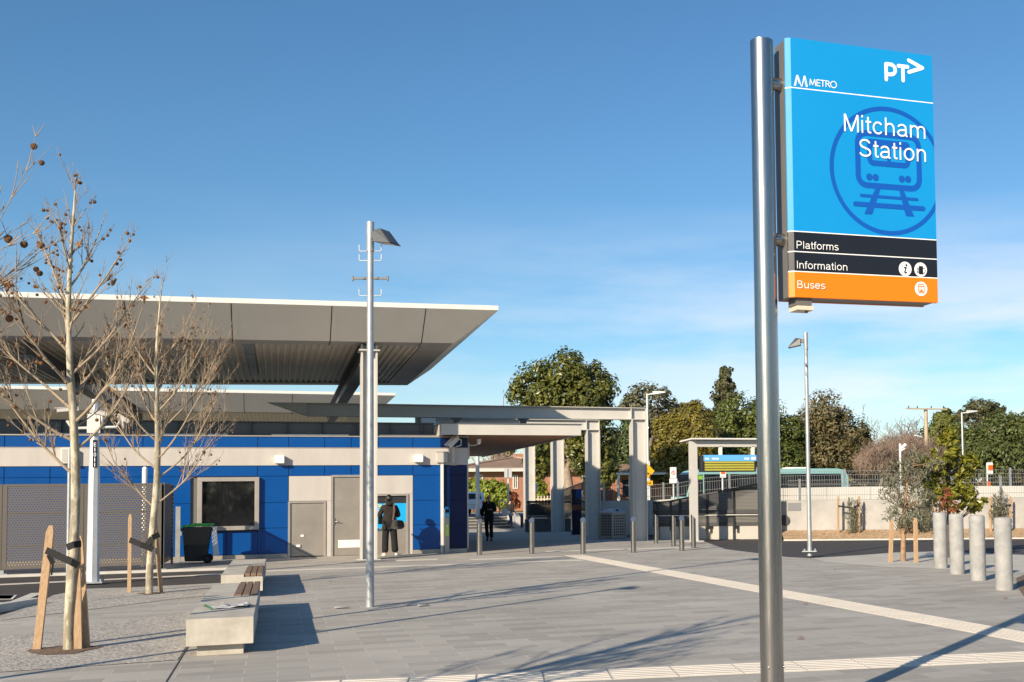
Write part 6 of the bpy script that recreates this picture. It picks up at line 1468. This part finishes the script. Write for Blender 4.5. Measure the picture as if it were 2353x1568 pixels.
# ------------------------------------------------------------------ foliage
def leaf_faces(mb, rng, c, r, n, size, sq=(1, 1, 1), drop=0., up=.35, asp=.5, out=None):
    for _ in range(n):
        while True:
            d = Vector((rng.uniform(-1, 1), rng.uniform(-1, 1), rng.uniform(-1, 1)))
            if d.length_squared <= 1 and d.length_squared > .05: break
        p = c + Vector((d.x * r * sq[0], d.y * r * sq[1], d.z * r * sq[2]))
        nrm = (d.normalized() * .9 + (out or Vector((0, 0, 0))) * .6 + Vector((rng.uniform(-.7, .7), rng.uniform(-.7, .7), rng.uniform(-.5, .7) + up))).normalized()
        a = nrm.orthogonal().normalized(); a = Quaternion(nrm, rng.uniform(0, 6.28)) @ a
        if drop: a = (a * (1 - drop) + Vector((0, 0, -drop))).normalized()
        b = nrm.cross(a)
        if b.length < .1: continue
        b.normalize(); s = size * rng.uniform(.65, 1.35)
        w = asp * s
        mb.face([p - a * s * .5, p + b * w * .5 + a * s * .05 + nrm * s * .06, p + a * s * .5, p - b * w * .5 + a * s * .05 + nrm * s * .06])
def tree(name, label, base, blobs, m, size=.3, clumps=26, per=46, seed=1, trunk=None, bark=None, cl=.33, shell=.62, drop=0., asp=.55, group='trees beyond the station', flat=1., limbs=True, cat='tree'):
    """blobs: list of (centre, (rx, ry, rz)) that together make the crown"""
    rng = random.Random(seed); base = Vector(base)
    t = thing(name, label, cat, base, group)
    mb = MB(); tw = MB(); bk = bark or MATS['dark bark']
    top = max(b[0].z for b in blobs)
    if trunk:
        r = trunk; pts = [base]; tgt = blobs[0][0]; n = 5
        for i in range(1, n + 1): k = i / n; pts.append(base.lerp(tgt, k) + Vector((rng.uniform(-.1, .1), rng.uniform(-.1, .1), 0)) * r * 3)
        tw.tube(pts, [r * (1 - .75 * i / n) * (1.25 if i == 0 else 1) for i in range(n + 1)], 9)
    for c, R in blobs:
        Rm = sum(R) / 3
        for _ in range(int(clumps * 1.25)):
            while True:
                d = Vector((rng.uniform(-1, 1), rng.uniform(-1, 1), rng.uniform(-1, 1)))
                if .05 < d.length_squared <= 1: break
            k = d.length; d.normalize(); k = shell + (1 - shell) * k if rng.random() < .8 else k
            q = c + Vector((d.x * R[0], d.y * R[1], d.z * R[2])) * k * rng.uniform(.88, 1.06)
            leaf_faces(mb, rng, q, Rm * cl * rng.uniform(.7, 1.3), int(per * 1.45), size * .8, (1, 1, flat), drop, asp=asp, out=d)
            if trunk and limbs and rng.random() < .4:
                s = pts[min(n, 2 + int(rng.random() * 3))]; mid = s.lerp(q, .5) + Vector((0, 0, Rm * .08))
                tw.tube([s, mid, q], [trunk * .32, trunk * .2, trunk * .06], 5, cap=False)
    if tw.v: tw.build('trunk', bk, t)
    mb.build('crown', m, t)
    return t
mat('dark bark', (.10, .075, .055), .9, 0, .3, 4., .6, 20); BK2 = mat('grey brown bark', (.27, .21, .16), .9, 0, .3, 3., .6, 14)
L_MAG = leafmat('glossy olive leaves', (0.038, 0.056, 0.014), (0.149, 0.149, 0.025), (0.298, 0.228, 0.035), .35, .12)
L_OLI = leafmat('golden olive leaves', (0.079, 0.081, 0.018), (0.263, 0.210, 0.035), (0.403, 0.298, 0.052), .4, .18)
L_DRK = leafmat('dark green leaves', (0.025, 0.045, 0.016), (0.096, 0.123, 0.028), (0.175, 0.175, 0.035), .4, .12)
L_BRN = leafmat('brownish green leaves', (0.052, 0.049, 0.021), (0.184, 0.149, 0.061), (0.315, 0.228, 0.123), .5, .15)
L_GUM = leafmat('grey green gum leaves', (0.061, 0.070, 0.038), (0.193, 0.184, 0.105), (0.298, 0.263, 0.158), .5, .2)
L_CON = leafmat('conifer foliage', (0.035, 0.045, 0.018), (0.123, 0.114, 0.044), None, .6, .1)
L_YEL = leafmat('bright yellow green leaves', (0.105, 0.175, 0.021), (0.420, 0.438, 0.061), (0.600, 0.560, 0.123), .4, .25)
L_LEM = leafmat('green and yellow leaves', (.05, .075, .012), (.36, .33, .035), (.75, .62, .13), .35, .32, .5)
L_GRY = leafmat('silver grey leaves', (.10, .105, .07), (.25, .24, .16), (.34, .30, .2), .55, .2)
L_RED = leafmat('red brown leaves', (0.175, 0.052, 0.021), (0.350, 0.123, 0.052), None, .5, .2)
L_PINK = leafmat('brown twiggy scrub', (0.12, 0.095, 0.075), (0.333, 0.236, 0.184), (0.455, 0.333, 0.280), .8, .1)
def BLB(x, y, Y, rx, ry_, rz_, k=None):
    """blob at a measured position; radii in photo units turned to metres at that distance"""
    c = P(x, y, Y); s = (c - EYE).dot(FW) / LENS_PX
    return (c, (rx * s, (k or rx) * s, rz_ * s))
def base_at(x, Y, z=UP_Z): return (P(x, 1150, Y).x, Y, z)
tree('magnolia_tree', 'large rounded olive green tree rising right behind the canopy', base_at(1308, 84), [BLB(1300, 935, 84, 95, 0, 75), BLB(1235, 905, 84, 62, 0, 62), BLB(1355, 900, 84, 55, 0, 60), BLB(1290, 865, 84, 66, 0, 55), BLB(1375, 985, 84, 42, 0, 80), BLB(1235, 1030, 84, 40, 0, 62), BLB(1330, 1040, 84, 55, 0, 45), BLB(1388, 1075, 84, 28, 0, 42)], L_MAG, .40, 54, 46, 2, .42, BK2)
tree('gum_tree', 'tall sparse brown green gum behind the canopy end', base_at(1490, 125), [BLB(1490, 925, 125, 55, 0, 42), BLB(1540, 950, 125, 30, 0, 30), BLB(1448, 940, 125, 28, 0, 32), BLB(1500, 985, 125, 60, 0, 35)], L_GUM, .55, 30, 26, 3, .5, BK2, cl=.34)
tree('dark_tree', 'dark green tree just right of the nearest canopy column', base_at(1440, 100), [BLB(1445, 1030, 100, 42, 0, 55), BLB(1425, 1085, 98, 30, 0, 38), BLB(1480, 1075, 100, 30, 0, 50), BLB(1465, 985, 100, 30, 0, 30)], L_DRK, .42, 44, 44, 4, .4)
tree('olive_tree', 'golden olive tree behind the wire fence left of the departure board', base_at(1560, 96), [BLB(1555, 1045, 96, 58, 0, 62), BLB(1605, 1010, 96, 45, 0, 55), BLB(1520, 1075, 96, 35, 0, 40), BLB(1590, 960, 98, 42, 0, 32), BLB(1575, 1085, 95, 45, 0, 32), BLB(1540, 985, 98, 35, 0, 35)], L_OLI, .42, 54, 44, 5, .4)
tree('conifer_tree', 'narrow conifer spire standing above the other trees', base_at(1668, 150), [BLB(1668, 860, 150, 15, 0, 18), BLB(1667, 885, 150, 24, 0, 18), BLB(1668, 910, 150, 30, 0, 20), BLB(1668, 945, 150, 30, 0, 30)], L_CON, .6, 22, 28, 6, .4)
tree('dark_tree', 'broad dark green tree behind the departure board and sign pole', base_at(1715, 104), [BLB(1700, 965, 104, 62, 0, 52), BLB(1755, 975, 104, 55, 0, 60), BLB(1660, 1010, 104, 50, 0, 60), BLB(1720, 1035, 102, 75, 0, 50), BLB(1810, 1000, 104, 40, 0, 50), BLB(1805, 1060, 102, 45, 0, 45), BLB(1640, 1060, 102, 40, 0, 40)], leafmat('mid green leaves', (0.035, 0.060, 0.016), (0.149, 0.166, 0.032), (0.263, 0.245, 0.052), .4, .15), .42, 50, 42, 7, .4)
tree('bottlebrush_tree', 'large brown green tree behind the bus and right lamp post', base_at(1900, 106), [BLB(1895, 960, 106, 55, 0, 52), BLB(1930, 1000, 106, 55, 0, 60), BLB(1860, 1000, 106, 50, 0, 60), BLB(1835, 1040, 106, 35, 0, 40), BLB(1910, 1050, 104, 75, 0, 42), BLB(1972, 1030, 106, 35, 0, 55)], L_BRN, .42, 50, 42, 8, .45, BK2)
tree('conifer_tree', 'yellow green conifer behind the power pole', base_at(2165, 118), [BLB(2170, 965, 118, 25, 0, 25), BLB(2165, 1000, 118, 45, 0, 40), BLB(2150, 1040, 118, 50, 0, 40)], L_LEM and leafmat('yellow green conifer', (0.052, 0.074, 0.018), (0.193, 0.201, 0.035), None, .5, .15), .45, 44, 40, 9, .3)
tree('umbrella_pine', 'flat topped dark pine high on the right skyline', base_at(2262, 160), [BLB(2252, 935, 160, 34, 0, 16), BLB(2285, 940, 160, 24, 0, 12), BLB(2215, 955, 160, 24, 0, 12), BLB(2262, 955, 160, 30, 0, 12)], L_CON, .55, 26, 30, 10, .35)
tree('broad_tree', 'broad dark green tree filling the right edge behind the parapet', base_at(2290, 92), [BLB(2300, 1000, 92, 65, 0, 45), BLB(2345, 1000, 92, 50, 0, 55), BLB(2235, 1035, 92, 45, 0, 45), BLB(2290, 1055, 90, 85, 0, 45), BLB(2390, 1030, 92, 60, 0, 60)], L_DRK and leafmat('moss green leaves', (0.038, 0.060, 0.021), (0.131, 0.149, 0.035), (0.228, 0.210, 0.061), .5, .15), .42, 56, 44, 11, .4)
tree('gum_tree', 'grey green gum between the pine and the broad tree', base_at(2240, 130), [BLB(2225, 1000, 130, 40, 0, 30), BLB(2275, 985, 130, 40, 0, 25)], L_GUM, .5, 26, 30, 12, .3)
for i, (x, y, Y, rx, rz, lab) in enumerate(((2010, 1055, 98, 42, 32, 'brown leafless scrub right of the bus'), (2075, 1050, 100, 55, 45, 'reddish brown scrub below the bare trees'), (2135, 1060, 99, 42, 42, 'brown scrub behind the small gum tree'), (2045, 1030, 116, 36, 24, 'pinkish grey twiggy thicket under the tall bare tree'), (2105, 1030, 116, 36, 24, 'pinkish grey twiggy thicket left of the power pole'), (1985, 1060, 112, 30, 40, 'pinkish brown bush behind the bus rear'))):
    tree('scrub', lab, base_at(x, Y), [BLB(x, y, Y, rx, 0, rz), BLB(x - rx * .5, y + 12, Y, rx * .6, 0, rz * .8), BLB(x + rx * .5, y + 8, Y, rx * .6, 0, rz * .8)], L_PINK, .75, 46, 40, 30 + i, group='leafless scrub beyond the parapet', asp=.06, cl=.5, shell=.25, drop=.55, cat='shrub')
# backdrop of far trees so that no bare horizon shows
far = MB(); rng = random.Random(77)
for k in range(70):
    x = -40 + k * 3.2; Y = 190 + 25 * sin(k * 1.7)
    c = Vector((x + rng.uniform(-1, 1) * 2 - 10, Y, rng.uniform(2.0, 4.5)))
    for _ in range(9): leaf_faces(far, rng, c + Vector((rng.uniform(-4, 4), rng.uniform(-3, 3), rng.uniform(-3, 3.2))), 2.4, 22, 1.3, asp=.7)
o = far.build('distant_trees', L_BRN); o['kind'] = 'stuff'; o['label'] = 'distant band of trees along the skyline'; o['category'] = 'trees'
near = MB(); rng = random.Random(78)
for k in range(64):
    a = rad(150 + k * 3.8); R_ = 85 + 12 * sin(k * 1.3)
    c = Vector((R_ * cos(a), R_ * sin(a), rng.uniform(2.5, 4.5)))
    for _ in range(9): leaf_faces(near, rng, c + Vector((rng.uniform(-4, 4), rng.uniform(-4, 4), rng.uniform(-3, 3.5))), 2.4, 20, 1.4, asp=.7)
o = near.build('distant_trees', L_DRK); o['kind'] = 'stuff'; o['label'] = 'trees round the car park behind the camera'; o['category'] = 'trees'
# bare trees
def bare_tree(base, h, seed, label, m, sp=1., r0=.16, name='bare_tree'):
    rng = random.Random(seed); t = thing(name, label, 'tree', base, 'bare trees on the skyline'); base = Vector(base); tr = MB(); br = MB()
    def grow(p, d, L, r, lvl):
        pts = [p]; rr = [r]; n = 5; d = d.normalized()
        for i in range(n):
            d = (d + Vector((rng.uniform(-.25, .25), rng.uniform(-.25, .25), rng.uniform(-.1, .2)))).normalized(); pts.append(pts[-1] + d * L / n); rr.append(max(.026, r * (1 - .5 * (i + 1) / n)))
        (tr if lvl == 0 else br).tube(pts, rr, 6 if lvl < 2 else 4, cap=False)
        if lvl < 5:
            for _ in range(4 if lvl < 3 else 2):
                i = rng.randint(2, n); grow(pts[i], (pts[i] - pts[i - 1]).normalized() + Vector((rng.uniform(-1, 1) * sp, rng.uniform(-1, 1) * sp, rng.uniform(-.3, .6))), L * rng.uniform(.5, .8), rr[i] * .76, lvl + 1)
    grow(base, Vector((0, 0, 1)), h * .38, r0, 0)
    tr.build('trunk', m, t); br.build('branches', m, t)
GB = mat('grey bare wood', (.22, .18, .16), .9, 0, .2, 3.); PB = mat('pinkish bare wood', (.33, .24, .19), .9, 0, .2, 3.)
for i, (x, ytop, Y) in enumerate(((2085, 900, 125), (2025, 912, 128), (2155, 925, 135), (2050, 960, 118), (2000, 965, 116), (2120, 965, 117))):
    zt = P(x, ytop, Y).z; bare_tree(base_at(x, Y), zt - UP_Z, 50 + i, ('tall bare grey tree left of the power pole', 'bare grey tree between the bottlebrush and the tall bare tree', 'bare treetop showing right of the power pole crossarm', 'low bare grey tree in front of the taller bare ones', 'low bare grey tree just right of the bottlebrush tree', 'low bare grey tree just left of the power pole')[i], GB, 1.1, .30)
for i, (x, ytop, Y) in enumerate(((1105, 1030, 112), (1140, 1028, 114), (1165, 1035, 112))):
    zt = P(x, ytop, Y).z; bare_tree(base_at(x, Y), (zt - UP_Z) * 1.15, 60 + i, ('bare pinkish shrub tree behind the left end of the house roof', 'bare pinkish tree behind the middle of the house roof', 'bare pinkish tree behind the house roof beside the canopy column')[i], PB, .9, .12)
tree('garden_tree', 'green tree behind the brick house roof under the timber soffit', base_at(1150, 118), [BLB(1160, 1040, 118, 22, 0, 22)], L_OLI, .4, 30, 36, 70, .2, group='garden greenery by the house')
# garden shrubs before the house
for i, (x, y, Y, rx, rz, m, lab) in enumerate(((1088, 1118, 87, 26, 20, L_YEL, 'bright green shrub under the house window by the car'), (1125, 1128, 86, 24, 28, L_YEL, 'yellow green shrub in front of the house wall'), (1150, 1135, 86, 22, 26, L_YEL, 'tall yellow green shrub left of the street sign'), (1172, 1148, 86, 18, 18, L_RED, 'reddish shrub behind the street sign post'), (1232, 1125, 87, 22, 22, L_YEL, 'yellow green shrub above the picket fence'), (1245, 1140, 87, 16, 16, L_RED, 'reddish shrub behind the picket fence'))):
    tree('garden_shrub', lab, base_at(x, Y), [BLB(x, y, Y, rx, 0, rz), BLB(x + 6, y + rz * .6, Y, rx * .9, 0, rz * .6)], m, .30, 36, 30, 80 + i, .08, group='garden greenery by the house', cat='shrub')
# young trees on the gravel island
pb = G(2075, 1290)
def leafy(name, label, base, trunk_pts, rad_, blobs, m, size, clumps, per, seed, bark, cl=.3, drop=0., asp=.5, extra=None, group='young trees on the gravel island'):
    rng = random.Random(seed); t = thing(name, label, 'tree', base, group); tw = MB(); mb = MB()
    tw.tube(trunk_pts, rad_, 8)
    for c, R in blobs:
        Rm = sum(R) / 3
        for _ in range(clumps):
            while True:
                d = Vector((rng.uniform(-1, 1), rng.uniform(-1, 1), rng.uniform(-1, 1)))
                if .03 < d.length_squared <= 1: break
            q = c + Vector((d.x * R[0], d.y * R[1], d.z * R[2]))
            s = min(trunk_pts, key=lambda p: (Vector(p) - q + Vector((0, 0, .4))).length); s = Vector(s)
            if rng.random() < .6: tw.tube([s, s.lerp(q, .5) + Vector((0, 0, -.03)), q], [.012, .008, .003], 4, cap=False)
            leaf_faces(mb, rng, q, Rm * cl, per, size, (1, 1, 1), drop, asp=asp)
    tw.build('trunk', bark, t); mb.build('crown', m, t)
    if extra: extra(t, rng)
    return t
def RB(x, y, Y, rx, rz): return BLB(x, y, Y, rx, 0, rz)
Y = pb.y
tp = [pb, P(2076, 1230, Y), P(2078, 1170, Y), P(2085, 1110, Y), P(2100, 1070, Y)]
leafy('young_gum_tree', 'young silver grey gum tree between two stakes on the gravel island', (pb.x, Y, 0), tp, [.07, .06, .045, .03, .015], [RB(2085, 1085, Y, 62, 40), RB(2110, 1065, Y, 48, 26), RB(2075, 1130, Y, 50, 45), RB(2070, 1180, Y, 46, 32), RB(2120, 1150, Y, 35, 40), RB(2095, 1200, Y, 40, 20)], L_GRY, .11, 22, 24, 90, mat('peeling brown bark', (.30, .19, .11), .85, 0, .4, 9., .5, 30), .36, .45, .26)
pm = G(2178, 1282); Y = pm.y
tp = [pm, P(2180, 1210, Y), P(2180, 1150, Y), P(2180, 1090, Y), P(2178, 1035, Y), P(2175, 1010, Y)]
def redpatch(t, rng):
    mb = MB(); c = P(2172, 1150, Y - 1.0)
    for _ in range(6): leaf_faces(mb, rng, c + Vector((rng.uniform(-.16, .16), rng.uniform(-.2, .2), rng.uniform(-.3, .2))), .14, 14, .15, asp=.5)
    o = mb.build('dead_leaves', L_RED, t)
leafy('young_magnolia_tree', 'young glossy green and yellow leafed tree behind the concrete bollards', (pm.x, Y, 0), tp, [.06, .055, .05, .04, .025, .012], [RB(2172, 1040, Y, 34, 40), RB(2178, 1005, Y, 20, 24), RB(2145, 1075, Y, 40, 34), RB(2212, 1075, Y, 36, 30), RB(2160, 1120, Y, 56, 32), RB(2210, 1120, Y, 50, 34), RB(2180, 1150, Y, 72, 26), RB(2235, 1155, Y, 28, 20), RB(2120, 1065, Y, 20, 18), RB(2235, 1060, Y, 16, 22)], L_LEM, .18, 17, 13, 91, mat('dark bark', (.1, .07, .05)), .30, .0, .5, redpatch)
for i, (x0, x1, y0, y1, pp, lab) in enumerate(((2046, 2049, 1292, 1195, pb.y - .2, 'timber stake left of the young gum on the gravel island'), (2105, 2103, 1293, 1190, pb.y - .3, 'timber stake right of the young gum on the gravel island'))):
    a = G(x0, y0); b = P(x1, y1, a.y); stake(a, b, lab, .075)
# saplings along the retaining wall
def sapling(xa, xb, yt, xt, seed, lab, stakes):
    off = -.55
    ga = PL(xt, 1236, WA + wn * off, WB + wn * off); ga.z = .03; Y = ga.y
    tp = [ga, P(xt + 1, 1195, Y), P(xt + 3, 1150, Y), P(xt + 2, yt + 10, Y)]
    leafy('sapling', lab, (ga.x, Y, .03), tp, [.02, .018, .012, .006], [RB(xt, yt + 25, Y, 16, 22), RB(xt + 6, yt + 60, Y, 16, 26), RB(xt - 8, yt + 55, Y, 14, 30)], L_GUM, .13, 14, 14, seed, MATS['dark bark'], .4, .6, .2, group='saplings along the cream wall')
    for xs, lb in stakes:
        g2 = PL(xs, 1236, WA + wn * (off + .05), WB + wn * (off + .05)); g2.z = .03; tp_ = P(xs, 1140, g2.y); stake(g2, tp_, lb, .065)
    a = PL(xa, 1163, WA + wn * (off - .02), WB + wn * (off - .02)); b_ = PL(xb, 1160, WA + wn * (off - .02), WB + wn * (off - .02)); tie([a, P(xt, 1168, Y - .05), b_], lab.replace('sapling', 'black tie round the sapling', 1), .06)
sapling(1926, 1974, 1140, 1960, 101, 'drooping sapling against the cream wall right of the lamp post', ((1926, 'timber stake by the cream wall nearest the lamp post'), (1974, 'timber stake by the cream wall left of the young gum')))
sapling(2277, 2323, 1122, 2296, 102, 'drooping sapling against the cream wall behind the concrete bollards', ((2277, 'timber stake by the cream wall between the last two bollards'), (2322, 'timber stake by the cream wall at the far right edge')))
sapling(2100, 2150, 1140, 2125, 103, 'drooping sapling against the cream wall hidden behind the young gum', ((2150, 'timber stake by the cream wall behind the young magnolia'),))
